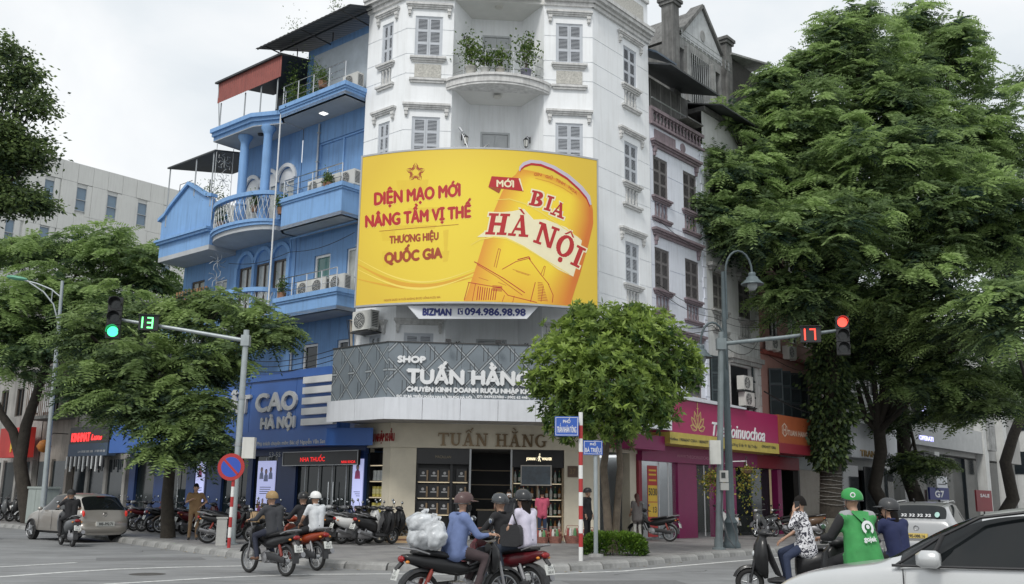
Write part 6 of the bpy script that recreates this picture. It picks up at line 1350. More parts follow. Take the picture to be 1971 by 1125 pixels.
p=W(-3.4,22.2,.15); CB=wthing('utility_cabinet','grey-green telecom cabinet on the pavement behind the silver hatchback','cabinet',p); f=(p,RZ); M_CBG=mat('cabinet_green',(.30,.34,.32),.5,var=.1,streak=.3); MB().frame(*f).box(-.3,.3,-.75,.75,.1,1.5).build('body',M_CBG,CB); MB().frame(*f).box(-.34,.34,-.8,.8,1.5,1.58).build('lid',M_CBG,CB); MB().frame(*f).box(-.28,.28,-.7,.7,0,.1).build('plinth',M_KERB,CB)
for s in (-.37,.37): MB().frame(*f).box(-.312,-.301,s-.34,s+.34,.15,1.45).build('door',M_CBG,CB)
M_FLW=leafmat('flower_leaves',(.05,.10,.02),(.45,.36,.06),.3)
for k,(px_,hh,lab) in enumerate(((1371,.75,'hanging flower basket left of the traffic pole'),(1437,1.75,'long trailing hanging flower basket right of the traffic pole'))):
    c=at(px_,905+12*(k==0),36.0); t=wthing('hanging_basket',lab,'plant',c,'hanging flower baskets')
    MB().lathe([(0,-.16),(.16,-.12),(.22,0),(.2,.02)],c,12).build('basket',mat('basket',(.14,.09,.05),.8,var=.3),t)
    b=MB(); [b.tube([(c.x+.2*math.cos(a_),c.y+.2*math.sin(a_),c.z),(c.x,c.y,c.z+.5)],.008,4) for a_ in (0,2.1,4.2)]; b.build('chain',M_IRON,t)
    n=420; P=nrg.normal(size=(n,3))*np.array([.2,.2,.12])+np.array([0,0,.05]); P[:,2]-=np.abs(nrg.normal(size=n))*hh*.38*(np.hypot(P[:,0],P[:,1])>.12)
    o=leaf_object('foliage',P+np.array(c)-np.array(BASE[t.name]),nrg.normal(size=(n,3))*.6+np.array([0,0,-.5]),.10,.07,nrg.random(n)**1.4,M_FLW,t); o['kind']= 'stuff'
b_=at(1437,880,36.0); BK=wthing('basket_bracket','white pipe bracket holding the trailing flower basket','bracket',at(1400,880,36.0)); MB().tube([at(1395,893,36.0),at(1400,889,36.0),at(1437,888,36.0),at(1437,897,36.0)],.02,6).build('pipe',M_WFR,BK)
M_CARD=mat('cardboard',(.42,.29,.16),.8,var=.12,scale=3); M_CARDT=mat('carton_print',(.16,.08,.05),.7,var=.2)
def carton(label,c,yaw,w,d,h,prt=True):
    t=wthing('carton',label,'carton',c,'cartons beside the shop pillar'); f=(c,yaw); MB().frame(*f).box(-w/2,w/2,-d/2,d/2,0,h).build('box',M_CARD,t)
    MB().frame(*f).box(-w/2+.02,w/2-.02,-d/2-.003,-d/2-.0005,h*.35,h*.62).build('printed_band',M_CARDT,t); MB().frame(*f).box(-w/2+.01,w/2-.01,-.03,.03,h+.0005,h+.002).build('tape',mat('tape',(.5,.4,.25),.4,var=0),t)
c0=W(-.72,3.6,.15); yw=RZ-R(45)
carton('brown carton at the bottom of the stack by the left shop pillar',c0,yw,.62,.45,.28); carton('brown carton on top of the stack by the left shop pillar',c0+Vector((.01,.0,.282)),yw+.04,.62,.45,.28)
carton('low open carton right of the carton stack',W(-.45,2.95,.15),yw+.1,.55,.4,.24); carton('pale flat carton in front of the carton stack',W(-1.0,3.15,.15),yw-.08,.5,.38,.2)
def gift_basket(label,c,s=1.0):
    t=wthing('gift_basket',label,'basket',c,'gift baskets by the right shop pillar')
    MB().lathe([(0,0),(.2*s,0),(.26*s,.22*s),(.24*s,.22*s)],c,12).build('basket',mat('red_basket',(.30,.13,.10),.7,var=.5,scale=14),t)
    for k in range(6): a_=k*1.05; MB().lathe([(0,0),(.05,0),(.05,.2*s),(.02,.3*s),(0,.3*s)],(c[0]+.13*s*math.cos(a_),c[1]+.13*s*math.sin(a_),c[2]+.14*s),8).build('packet',[mat('packet_red',(.32,.07,.06),.4,var=.2),mat('packet_white',(.6,.58,.55),.4,var=.1),mat('packet_green',(.1,.25,.1),.4,var=.2)][k%3],t,50)
    MB().tube([(c[0]-.24*s,c[1],c[2]+.2*s),(c[0]-.16*s,c[1],c[2]+.5*s),(c[0]+.16*s,c[1],c[2]+.5*s),(c[0]+.24*s,c[1],c[2]+.2*s)],.012,6).build('handle',MATS['red_basket'],t)
for k,(x,y,s) in enumerate(((3.25,.55,1.0),(3.65,.15,1.1),(4.0,-.2,1.0),(2.9,.8,.9))): gift_basket('gift basket of packets, %s from left by the right shop pillar' %('third','fourth','last','second')[k],W(x-.3,y-.35,.15),s)
for k in range(2):
    c=W(3.75+.35*k,-.5-.3*k,.15); t=wthing('gift_crate','white printed gift crate, %s one beside the gift baskets' %('left','right')[k],'crate',c,'gift crates'); MB().frame(c,yw).box(-.2,.2,-.15,.15,0,.32).build('box',MATS['packet_white'],t); MB().frame(c,yw).box(-.18,.18,-.153,-.1505,.06,.26).build('printed_panel',MATS['packet_red'],t)
c=W(2.5,.95,.15); t=wthing('wrapped_bundle','tall bundle wrapped in clear plastic beside the man in pink','bundle',c); b=MB(); secs=[]
for z,r_ in ((0,.16),(.25,.2),(.6,.17),(.85,.1),(.98,.16),(1.1,.05)): secs.append([(c.x+r_*(1+.2*math.sin(3*a_+z*5))*math.cos(a_),c.y+r_*math.sin(a_),c.z+z) for a_ in np.linspace(0,6.283,15)[:-1]])
b.loft(secs); b.build('wrapping',mat('clear_wrap',(.42,.42,.38),.25,var=.5,scale=9),t,70); MB().lathe([(.11,.84),(.12,.87),(.11,.90)],c,12).build('ribbon',MATS['packet_red'],t)
M_POTL=leafmat('pot_leaves',(.03,.07,.015),(.16,.24,.05),.35)
for k,(t_,o_,h_,cpot,lab) in enumerate(((2.35,.45,1.25,(.55,.54,.5),'tall leafy plant in a pale pot at the left end of the white balcony'),(2.85,.6,.6,(.6,.6,.58),'low spreading plant in a white pot on the white balcony'),(3.4,.62,.85,(.5,.47,.42),'middle bushy plant in a beige pot on the white balcony'),(4.35,.42,1.35,(.20,.20,.26),'tall leafy plant in a dark grey pot at the right end of the white balcony'))):
    q=chp(t_,o_-.45+.3); c=W(q[0],q[1],16.33); t=wthing('potted_plant',lab,'plant',c,'plants on the white balcony')
    r_=.2 if k in (0,3) else .16; MB().lathe([(0,0),(r_*.75,0),(r_,r_*1.7),(r_*1.08,r_*1.75),(r_*1.08,r_*1.95),(r_*.9,r_*1.9),(0,r_*1.85)],c,14).build('pot',mat('pot_%d' %k,cpot,.6,var=.15),t,50)
    n=520 if h_>1 else 300; P=nrg.normal(size=(n,3))*np.array([.22,.22,h_*.24])+np.array([0,0,r_*2+h_*.5]); P[:,2]=np.maximum(P[:,2],.2)
    for s in range(5): a_=s*1.3; MB().tube([c+Vector((0,0,r_*1.8)),c+Vector((.1*math.cos(a_),.1*math.sin(a_),r_*2+h_*.4)),c+Vector((.22*math.cos(a_),.22*math.sin(a_),r_*2+h_*.85))],[.012,.009,.005],5).build('stem',mat('stem',(.10,.07,.04),.8,var=.2),t)
    o=leaf_object('foliage',P,nrg.normal(size=(n,3))+np.array([0,0,.2]),.13,.07,nrg.random(n),M_POTL,t); o['kind']= 'stuff'
def shrub(label,c,rad,n,leaf,m_,name='potted_plant',cat='plant',group=None,pot=True):
    t=wthing(name,label,cat,c,group)
    if pot: MB().lathe([(0,0),(.14,0),(.18,.26),(0,.26)],c,12).build('pot',mat('clay_pot',(.30,.16,.10),.8,var=.2),t,50)
    P=nrg.normal(size=(n,3))*np.array(rad)*.5+np.array([0,0,rad[2]*.9+(.2 if pot else 0)]); P[:,2]=np.maximum(P[:,2],.05)
    o=leaf_object('foliage',P,nrg.normal(size=(n,3))+np.array([0,0,-.1]),leaf,leaf*.5,nrg.random(n),m_,t); o['kind']= 'stuff'
    return t
for k,(x,y,z,rr,lab) in enumerate(((-.6,10.3,16.47,(.4,.5,.45),'bushy potted plant at the left end of the top blue balcony'),(-.5,9.3,16.47,(.3,.4,.3),'small potted plant in the middle of the top blue balcony'),(-.3,9.6,17.2,(.25,1.3,.6),'vine spreading over the screen on the top blue balcony'),(-.7,10.75,12.3,(.25,.3,.3),'potted plant at the left end of the middle blue balcony'),(-1.0,14.4,12.3,(.2,.4,.35),'trailing plant on the curved iron balcony'),(-.9,12.2,12.6,(.15,.5,.3),'low pot plant behind the curved iron balcony rail'),(-.4,11.0,17.0,(.3,.35,1.0),'dry climbing vine hanging beside the red roof terrace'),(-.2,16.3,13.6,(.6,.9,.5),'dark shrub on the terrace behind the blue gable'))): shrub(lab,W(x,y,z-.2),rr,520,.09,M_POTL,group='plants on the blue balconies',pot=k not in (2,6))
shrub('wiry plant growing over the sheet roof edge of the blue house',W(-.2,11.2,19.5),(.4,.9,.7),160,.08,M_POTL,pot=False); shrub('small plant sprouting from the roof beside the white building',W(-.6,8.3,19.6),(.2,.4,.7),130,.09,M_POTL,pot=False)
for k,(v,z,x,lab) in enumerate(((9.5,8.73,-.25,'left air conditioner on the lowest blue balcony'),(8.65,8.73,-.25,'middle air conditioner on the lowest blue balcony'),(7.6,8.73,-.25,'right air conditioner on the lowest blue balcony'),(9.2,12.64,-.25,'left air conditioner on the middle blue balcony'),(8.15,12.64,-.25,'middle air conditioner on the middle blue balcony'),(7.4,12.64,-.2,'right air conditioner on the middle blue balcony'),(7.5,16.48,-.2,'air conditioner at the right end of the top blue balcony'))): ac_unit(lab,(x,v,z),LF,'air conditioners on the blue balconies')
ac_unit('air conditioner hung on the white building just below the billboard',(-.35,6.0,7.1),LF,sc=1.15)
BKA=bthing('bracket_shelf','rusty bracket shelf under the air conditioner below the billboard','bracket',-.2,6.0,z=7.0); MB().box(-.6,-.001,5.5,6.5,7.05,7.09).build('shelf',M_IRON,BKA)
b=MB(); CBL=bthing('cable_bundle','bundle of pale pipes and cables running down beside the air conditioner','cable',-.2,6.7,z=5.0)
for k in range(4): MB().tube([(-.25-.05*k,6.55,7.5),(-.3-.04*k,6.75+.05*k,7.6),(-.2,6.85+.05*k,7.0),(-.15-.05*k,6.8,6.0),(-.4,6.5-.1*k,5.2-.1*k)],.03 if k<2 else .012,6).build('cable',mat('beige_pipe',(.42,.37,.30),.6,var=.2) if k<2 else M_IRON,CBL,50)
M_WIRE=mat('wire_black',(.015,.015,.016),.6,var=0)
def wire(label,pts,r_=.012):
    P=[Vector(p) for p in pts]; out=[]
    for a_,c_ in zip(P,P[1:]):
        for k in range(8): f_=k/8; q=a_.lerp(c_,f_); q.z-=(a_-c_).length*.05*math.sin(math.pi*f_); out.append(q)
    out.append(P[-1]); t=wthing('overhead_wire',label,'wire',P[0],'overhead wires'); MB().tube(out,r_,5).build('cable',M_WIRE,t)
wire('thick grey cable sloping from the cream townhouse to the ivy-covered tree',[W(16.8,-.5,6.2),W(20.5,-1.9,5.3)],.035)
wire('wire strung across the front of the white building above the grey sign',[W(.2,4.7,6.5),W(4.8,-.2,6.6)]); wire('wire running along the lilac and cream townhouses',[W(8.7,-.15,8.2),W(13,-.15,8.6),W(17.4,-.15,8.1),W(24,-.2,7.8)],.015)
wire('wire along the foot of the blue balconies',[W(-.1,7.1,10.9),W(-.1,10.9,10.75),W(-.1,15,10.9)],.012); wire('wire from the dark street lamp to the pink house',[Vector((6.8,30.5,6.3)),W(17.6,-.3,9.2)],.012)

for k,(za,zb) in enumerate(((9.6,9.2),(9.3,8.9),(12.1,11.6))): wire('sagging wire along the right facades, %s of three' %('upper','middle','lower')[(1,2,0)[k]],[W(8.6,-.25-.05*k,za),W(12.9,-.3,zb),W(17.5,-.3,za-.1),W(24.0,-.35,zb)],.011)
for k in range(3): wire('slack cable between the clinic sign and the left trees, %s of three' %('top','middle','bottom')[k],[W(-1.0,6.5,6.5-.18*k),W(-1.2,13,6.7-.2*k),W(-1.3,20,6.5-.2*k),W(-1.0,30,6.8-.2*k)],.014)
wire('cable looping from the white building to the dark street lamp',[W(5.2,-.1,7.4),Vector((6.78,30.4,6.9))],.012)

for k,(x,y,z,rr) in enumerate(((-.75,8.6,16.9,(.2,.5,.3)),(-.8,7.9,12.7,(.15,.3,.25)),(-.7,10.4,8.9,(.2,.25,.35)),(-1.2,13.2,8.6,(.2,.7,.3)))): shrub(('leafy trailing plant on the right half of the top blue balcony','small green plant among the middle balcony air conditioners','plant in a pot at the left end of the lowest blue balcony','trailing plant on the lower curved balcony behind the street tree')[k],W(x,y,z-.2),rr,380,.09,M_POTL,group='plants on the blue balconies')
for k,(v,z0,z1) in enumerate(((10.85,3.9,7.9),(7.3,8.8,11.3),(9.95,12.6,15.9),(15.0,4.0,7.6))):
    t=bthing('wall_pipe',('grey pipe down the blue wall beside the lower windows','grey pipe between the two lower blue balconies near the billboard','grey pipe on the blue wall above the middle balcony','grey pipe at the joint of the two left blue houses')[k],'pipe',FX-.06,v,'pipes on the blue walls',z0); MB().tube([(FX-.06,v,z0),(FX-.06,v,z1)],.04,8).build('tube',mat('grey_pipe',(.34,.38,.42),.5,var=.2),t,50)
    for z in np.arange(z0+.5,z1,1.2): MB().box(FX-.11,FX-.001,v-.06,v+.06,z,z+.04).build('clip',M_STEEL,t)
# ================================================================ trees
M_BARK=mat('dark_bark',(.045,.038,.03),.9,var=.4,scale=6,bump=.8,bscale=14); M_BARKL=mat('grey_brown_bark',(.15,.12,.09),.9,var=.4,scale=5,bump=.7,bscale=14)
def clu(px,py,Y,rx,ry,dz=None):
    c=at(px,py,Y); k=Y/1870; return (np.array(c),np.array([rx*k,(dz if dz else max(rx,ry)*.85)*k,ry*k]))
def fronds(n_pairs,o,d,L,leaf,wid,tint,droop=.5):
    """leaflets of pinnate leaves: o origins, d directions, L lengths"""
    n=len(o); d=unit(d); side=unit(np.cross(d,np.array([0,0,1.0])+.25*nrg.normal(size=(n,3)))); t=(np.arange(n_pairs)+.6)/n_pairs
    c=o[:,None]+d[:,None]*(L[:,None,None]*t[None,:,None]); c[...,2]-=droop*(L[:,None]*t[None]**2)*.5
    ax=d[:,None]*.45; C=[]; D=[]; T=[]; S=[]
    for s in (-1,1):
        C.append(c.reshape(-1,3)); D.append((ax+side[:,None]*s+np.array([0,0,-.25])).repeat(n_pairs,1).reshape(-1,3)); T.append(np.repeat(tint,n_pairs)); S.append(np.tile(leaf*(1.05-.55*np.abs(t-.45)),n))
    return np.concatenate(C),np.concatenate(D),np.concatenate(S),np.concatenate(T)
def crown_points(cl,n_per,shell=.55):
    P=[]; Nn=[]; K=[]
    for i,(c,r_) in enumerate(cl):
        n=max(6,int(n_per*r_[0]*r_[2])); u=unit(nrg.normal(size=(n,3))); rad=nrg.random(n)**(1/3); rad=shell+(1-shell)*rad; rad *= 1+.22*nrg.normal(size=n)
        P.append(c+u*r_*rad[:,None]); Nn.append(u); K.append(np.full(n,i))
    return np.concatenate(P),np.concatenate(Nn),np.concatenate(K)
def tree(name,label,base,trunk,rad,cl,style,m_leaf,m_bark,n_per,group='street trees',seed=1,branches=True,leaf=.2,stems=(),pads=0,tips=0):
    global nrg; nrg=np.random.default_rng(seed)
    t=wthing(name,label,'tree',base,group)
    MB().tube([Vector(p) for p in trunk],rad,12).build('trunk',m_bark,t,60)
    for st,sr in stems: MB().tube([Vector(p) for p in st],sr,9).build('trunk',m_bark,t,60)
    top=np.array(trunk[-1])
    if branches:
        for c,r_ in cl:
            a_=top+(c-top)*.0; m1=top+(c-top)*.5+np.array([0,0,-.06*np.linalg.norm(c-top)])+nrg.normal(size=3)*.15
            b=MB(); b.tube([Vector(trunk[-1]),Vector(m1),Vector(c)],[rad[-1]*.7,rad[-1]*.42,.02],7)
            for k in range(4): q=c+unit(nrg.normal(size=3))*r_*.75; b.tube([Vector(m1+(c-m1)*(.2+.2*k)),Vector((m1+c)/2*.3+q*.7),Vector(q)],[rad[-1]*.22,.02,.008],5)
            b.build('branch',m_bark,t,60)
    cl_main=cl; zlo=min(c[2] for c,r_ in cl); zrg=max(.1,max(c[2] for c,r_ in cl)-zlo)
    if pads:
        nc=[]
        for c,r_ in cl:
            for k in range(max(4,int(pads*(1.2-.5*(c[2]-zlo)/zrg)))): u=unit(nrg.normal(size=3))*nrg.random()**.45; q=nrg.uniform(.7,1.35); nc.append((c+u*r_*np.array([.85,.85,.9]),r_*np.array(([.40,.40,.17] if style== 'pinnate' else [.36,.36,.26]))*q))
        cl=nc
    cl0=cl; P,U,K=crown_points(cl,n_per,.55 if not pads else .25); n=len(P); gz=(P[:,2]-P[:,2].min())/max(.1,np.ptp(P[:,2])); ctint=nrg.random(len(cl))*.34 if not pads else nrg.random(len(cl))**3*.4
    hgt=(U[:,2]*.5+.5)  # crown leaves tinted lighter on top, darker below: light put into colour
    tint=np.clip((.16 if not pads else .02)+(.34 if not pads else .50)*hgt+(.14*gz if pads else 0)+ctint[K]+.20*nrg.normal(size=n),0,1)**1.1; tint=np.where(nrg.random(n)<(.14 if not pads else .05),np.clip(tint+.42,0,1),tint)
    if style== 'pinnate':
        C_,D_,S_,T_=[],[],[],[]
        for k in range(4):
            d=U*np.array([1,1,.25])+nrg.normal(size=(n,3))*np.array([.8,.8,.25])+np.array([0,0,.05]); L=leaf*(3.2+1.6*nrg.random(n))
            c,dd,s,tt=fronds(9,P+nrg.normal(size=(n,3))*.05,d,L,leaf,leaf*.3,np.clip(tint+.08*nrg.normal(size=n),0,1),.7); C_.append(c); D_.append(dd); S_.append(s); T_.append(tt)
        if tips:
            O_=[]; V_=[]; TT=[]
            for c0_,r_ in cl_main:
                for k in range(max(2,int(tips*r_[0]*r_[2]))):
                    u=unit(nrg.normal(size=3)*np.array([1,1,.55])); q=c0_+u*r_*nrg.uniform(.85,1.12); dh=unit(u*np.array([1,1,.1])+.35*nrg.normal(size=3)*np.array([1,1,.1])); tn=nrg.uniform(.62,1.0)
                    for f_ in range(9): O_.append(q+nrg.normal(size=3)*.07); V_.append(dh+nrg.normal(size=3)*np.array([.33,.33,.12])); TT.append(tn+nrg.normal()*.06)
            O_,V_,TT=np.array(O_),np.array(V_),np.clip(np.array(TT),0,1); c,dd,s,tt=fronds(9,O_,V_,leaf*(3.4+1.4*nrg.random(len(O_))),leaf*1.05,leaf*.3,TT,1.0); C_.append(c); D_.append(dd); S_.append(s); T_.append(tt)
        C_,D_,S_,T_=map(np.concatenate,(C_,D_,S_,T_)); wd=S_*.34
    elif style== 'rosette':
        k=10; ang=np.tile(np.arange(k)*2.4,n); ax=unit(U*.8+np.array([0,0,.6])+.3*nrg.normal(size=(n,3))); e1=unit(np.cross(ax,nrg.normal(size=(n,3)))); e2=np.cross(ax,e1)
        e1,e2,axr=np.repeat(e1,k,0),np.repeat(e2,k,0),np.repeat(ax,k,0); el=np.tile(np.linspace(.05,.7,k),n)[:,None]
        D_=e1*np.cos(ang)[:,None]+e2*np.sin(ang)[:,None]+axr*el; C_=np.repeat(P,k,0)+axr*el*.06; S_=leaf*(.75+.5*nrg.random(len(C_))); T_=np.clip(np.repeat(tint,k)+.10*nrg.normal(size=len(C_))+.25*(el[:,0]-.35),0,1); wd=S_*.36
    else:
        k=12; C_=np.repeat(P,k,0)+nrg.normal(size=(n*k,3))*leaf*1.6*np.array([1,1,.45]); D_=np.repeat(U*np.array([1,1,.2]),k,0)+nrg.normal(size=(n*k,3))*np.array([.9,.9,.35])+np.array([0,0,-.35]); S_=leaf*(.7+.6*nrg.random(n*k)); T_=np.clip(np.repeat(tint,k)+.10*nrg.normal(size=n*k),0,1); wd=S_*.46
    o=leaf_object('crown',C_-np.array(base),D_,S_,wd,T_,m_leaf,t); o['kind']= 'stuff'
    return t
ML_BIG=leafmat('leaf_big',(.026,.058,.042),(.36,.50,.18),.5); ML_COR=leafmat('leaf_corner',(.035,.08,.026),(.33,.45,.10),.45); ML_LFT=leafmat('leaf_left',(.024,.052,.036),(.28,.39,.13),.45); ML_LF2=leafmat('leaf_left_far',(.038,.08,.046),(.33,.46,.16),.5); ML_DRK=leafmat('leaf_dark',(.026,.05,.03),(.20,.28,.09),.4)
b0=gpt(1174,1064); zz=lambda px,py,Y=None: tuple(at(px,py,Y or b0.y))
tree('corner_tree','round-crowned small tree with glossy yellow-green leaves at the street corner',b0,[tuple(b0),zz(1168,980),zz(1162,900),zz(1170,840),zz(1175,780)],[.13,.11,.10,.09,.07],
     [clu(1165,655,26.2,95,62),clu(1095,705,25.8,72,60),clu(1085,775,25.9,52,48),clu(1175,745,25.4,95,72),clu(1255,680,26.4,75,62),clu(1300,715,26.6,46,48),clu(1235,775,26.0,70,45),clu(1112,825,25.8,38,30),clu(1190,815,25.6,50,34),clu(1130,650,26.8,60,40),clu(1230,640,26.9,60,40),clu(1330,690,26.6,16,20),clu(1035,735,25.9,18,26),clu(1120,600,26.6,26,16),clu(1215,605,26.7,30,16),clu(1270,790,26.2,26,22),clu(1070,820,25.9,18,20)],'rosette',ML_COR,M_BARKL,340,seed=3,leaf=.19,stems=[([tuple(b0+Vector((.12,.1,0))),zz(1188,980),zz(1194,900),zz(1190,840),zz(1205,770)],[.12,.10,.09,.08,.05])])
b0=W(-5.15,9.42,.15)
tree('street_tree','dark layered street tree in front of the blue clinic sign',b0,[tuple(b0),zz(322,960,b0.y),zz(328,890,b0.y),zz(335,830,b0.y),zz(332,760,b0.y)],[.24,.19,.17,.15,.12],
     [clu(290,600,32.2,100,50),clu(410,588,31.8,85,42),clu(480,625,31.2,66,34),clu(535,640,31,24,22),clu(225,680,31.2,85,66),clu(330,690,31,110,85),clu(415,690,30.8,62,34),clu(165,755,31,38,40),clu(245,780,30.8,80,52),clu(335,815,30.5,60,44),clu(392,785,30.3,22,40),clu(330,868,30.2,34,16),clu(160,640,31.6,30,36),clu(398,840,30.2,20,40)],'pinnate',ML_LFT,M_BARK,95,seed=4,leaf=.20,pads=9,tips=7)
b0=W(-2.4,25.5,.15)
tree('street_tree','tall pale-green street tree behind the slender left street lamp',b0,[tuple(b0),zz(38,890,b0.y),zz(50,820,b0.y),zz(90,700,b0.y)],[.34,.28,.24,.16],
     [clu(55,485,b0.y,85,60),clu(165,480,b0.y,95,55),clu(245,500,b0.y-1,72,62),clu(115,565,b0.y-1,105,65),clu(25,590,b0.y-2,65,70),clu(215,585,b0.y-2,80,52),clu(50,680,b0.y-2,55,50),clu(285,540,b0.y,45,40),clu(120,640,b0.y,60,40)],'pinnate',ML_LF2,M_BARK,70,seed=5,leaf=.24,pads=9,tips=6,stems=[([zz(40,885,b0.y),zz(25,830,b0.y),zz(0,795,b0.y),zz(-20,740,b0.y)],[.24,.2,.18,.14])])
b0=W(-2.6,31.5,.15)
tree('street_tree','dark dense tree crown hanging in from the left edge of the sky',b0,[tuple(b0),zz(-75,800,b0.y),zz(-70,560,b0.y),zz(-60,400,b0.y)],[.4,.33,.28,.2],
     [clu(15,150,b0.y,50,78),clu(62,205,b0.y,42,36),clu(30,285,b0.y,62,66),clu(72,300,b0.y,26,30),clu(15,385,b0.y,62,52),clu(-70,250,b0.y,90,150),clu(55,150,b0.y,25,30),clu(70,390,b0.y,26,30)],'broad',ML_DRK,M_BARK,150,seed=6,leaf=.26,pads=12)
b0=W(20.1,-1.9,.15); Y=b0.y
tree('feathery_tree','huge feathery-leaved tree with a thick ivy-covered trunk before the pink house',b0,[tuple(b0),zz(1600,960,Y),zz(1598,860,Y),zz(1603,760,Y),zz(1605,640,Y)],[.62,.5,.45,.4,.32],
     [clu(1395,335,Y-3,85,85),clu(1450,440,Y-4,120,62),clu(1540,250,Y-1,95,110),clu(1640,110,Y,85,95),clu(1690,320,Y-3,130,110),clu(1600,460,Y-4,130,85),clu(1545,570,Y-3,80,50),clu(1480,215,Y-1,45,60),clu(1380,430,Y-4,60,36),clu(1585,360,Y-2,90,70),clu(1500,330,Y-2,80,70),clu(1720,210,Y,90,80),clu(1620,240,Y,90,70),clu(1680,430,Y-3,100,60),clu(1338,392,Y-4,36,34),clu(1345,310,Y-3,26,32),clu(1405,235,Y-2,36,36),clu(1600,70,Y,22,55),clu(1655,35,Y,22,45),clu(1545,130,Y,24,50),clu(1490,150,Y-1,20,36)],'pinnate',ML_BIG,M_BARK,60,'feathery trees',7,leaf=.23,pads=15,tips=6)
b0=W(27.0,-2.3,.15); Y=b0.y
tree('feathery_tree','feathery tree with a forked dark trunk behind the green-jacket rider',b0,[tuple(b0),zz(1683,940,Y),zz(1696,870,Y),zz(1692,828,Y)],[.36,.32,.30,.28],
     [clu(1780,125,Y-2,110,100),clu(1830,400,Y-8,130,120),clu(1800,260,Y-4,110,90),clu(1755,40,Y-2,30,50),clu(1840,80,Y-3,30,55),clu(1750,540,Y-8,120,75),clu(1700,640,Y-4,95,55),clu(1640,690,Y-3,60,50),clu(1790,660,Y-5,80,60),clu(1660,590,Y-6,90,60),clu(1780,740,Y-5,60,36)],'pinnate',ML_BIG,M_BARK,50,'feathery trees',8,leaf=.25,pads=15,tips=5,stems=[([zz(1692,830,Y),zz(1665,805,Y),zz(1650,740,Y)],[.2,.16,.1]),([zz(1692,830,Y),zz(1725,790,Y),zz(1735,700,Y)],[.22,.18,.12])])
b0=W(30.5,-2.6,.15); Y=b0.y
tree('feathery_tree','feathery tree with a straight dark trunk left of the silver car',b0,[tuple(b0),zz(1742,900,Y),zz(1738,820,Y),zz(1730,720,Y)],[.4,.36,.33,.26],[clu(1870,620,Y-12,90,75),clu(1800,790,Y-4,50,30),clu(1890,790,Y-8,60,36),clu(1830,730,Y-8,75,32),clu(1720,800,Y-1,40,40),clu(1770,890,Y-2,36,26)],'pinnate',ML_DRK,M_BARK,46,'feathery trees',9,leaf=.24,pads=9,tips=6)
b0=W(40.0,-3.4,.15); Y=b0.y
tree('feathery_tree','feathery tree at the far right edge with a leaning dark trunk',b0,[tuple(b0),zz(1950,960,Y),zz(1935,890,Y),zz(1950,840,Y),zz(1990,740,Y)],[.42,.36,.33,.3,.24],[clu(1925,230,Y-12,85,140),clu(1930,440,Y-16,90,90),clu(1935,600,Y-22,70,80),clu(1925,720,Y-10,90,60),clu(2030,520,Y-10,90,200),clu(1860,290,Y-12,70,80)],'pinnate',ML_BIG,M_BARK,52,'feathery trees',10,leaf=.24,pads=14,tips=5)
nrg=np.random.default_rng(21); b0=W(20.1,-1.9,.15); Y=b0.y
IV=wthing('ivy','dark ivy climbing the thick trunk of the huge tree','ivy',zz(1598,900,Y)); n=5200; ta=nrg.random(n)*6.283; pyy=650+250*nrg.random(n)**.8; k=Y/1870
cx=np.array([at(1598+2*math.sin(q/30),q,Y) for q in pyy]); rr=(.42+.26*np.sin((pyy-640)/260*math.pi)**.7)*(.75+.5*nrg.random(n))*(1+.28*np.sin(3*ta+pyy/23)+.22*np.sin(pyy/11+2*ta))*np.where(nrg.random(n)<.12,1.5,1); P=cx+np.stack([rr*np.cos(ta),rr*np.sin(ta),.1*nrg.normal(size=n)],1)
o=leaf_object('foliage',P-np.array(BASE[IV.name]),np.stack([np.cos(ta),np.sin(ta),-.9+0*ta],1)+.4*nrg.normal(size=(n,3)),.24,.15,nrg.random(n)**1.5*.8,ML_DRK,IV); o['kind']= 'stuff'
RW=wthing('rope_wrap','pale rope lights wound around the lower part of the thick trunk','rope',zz(1600,975,Y)); b=MB(); pts=[]
for i in range(150): f_=i/149; q=at(1600,905+68*f_,Y); a_=f_*6.283*9; r_=.50+.07*f_; pts.append((q.x+r_*math.cos(a_),q.y+r_*math.sin(a_),q.z))
b.tube([(x,y,z+.03*math.sin(i*.9)) for i,(x,y,z) in enumerate(pts)],.012,5); b.build('rope',mat('rope_pale',(.24,.235,.22),.7,var=.2),RW)
PLT=wthing('tree_planter','mossy concrete planter round the base of the thick trunk','planter',b0); MB().lathe([(1.0,0),(.97,.7),(.86,.72),(.82,.58),(0,.58)],b0,20).build('ring',mat('mossy_concrete',(.17,.17,.14),.9,var=.45,scale=3,bump=.4),PLT,40)
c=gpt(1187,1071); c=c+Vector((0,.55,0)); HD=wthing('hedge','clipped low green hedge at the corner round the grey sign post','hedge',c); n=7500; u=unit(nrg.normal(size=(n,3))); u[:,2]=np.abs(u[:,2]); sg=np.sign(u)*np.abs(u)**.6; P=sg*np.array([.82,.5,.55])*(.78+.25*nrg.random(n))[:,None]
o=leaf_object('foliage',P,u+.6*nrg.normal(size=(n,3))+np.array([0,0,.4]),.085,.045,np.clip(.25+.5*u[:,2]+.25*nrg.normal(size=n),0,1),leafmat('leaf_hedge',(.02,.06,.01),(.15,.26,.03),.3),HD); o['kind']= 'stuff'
for k in range(9): x,y=nrg.uniform(-.6,.6),nrg.uniform(-.3,.3); MB().tube([c+Vector((x,y,0)),c+Vector((x*1.1,y*1.1,.4))],.012,5).build('stem',M_BARKL,HD)
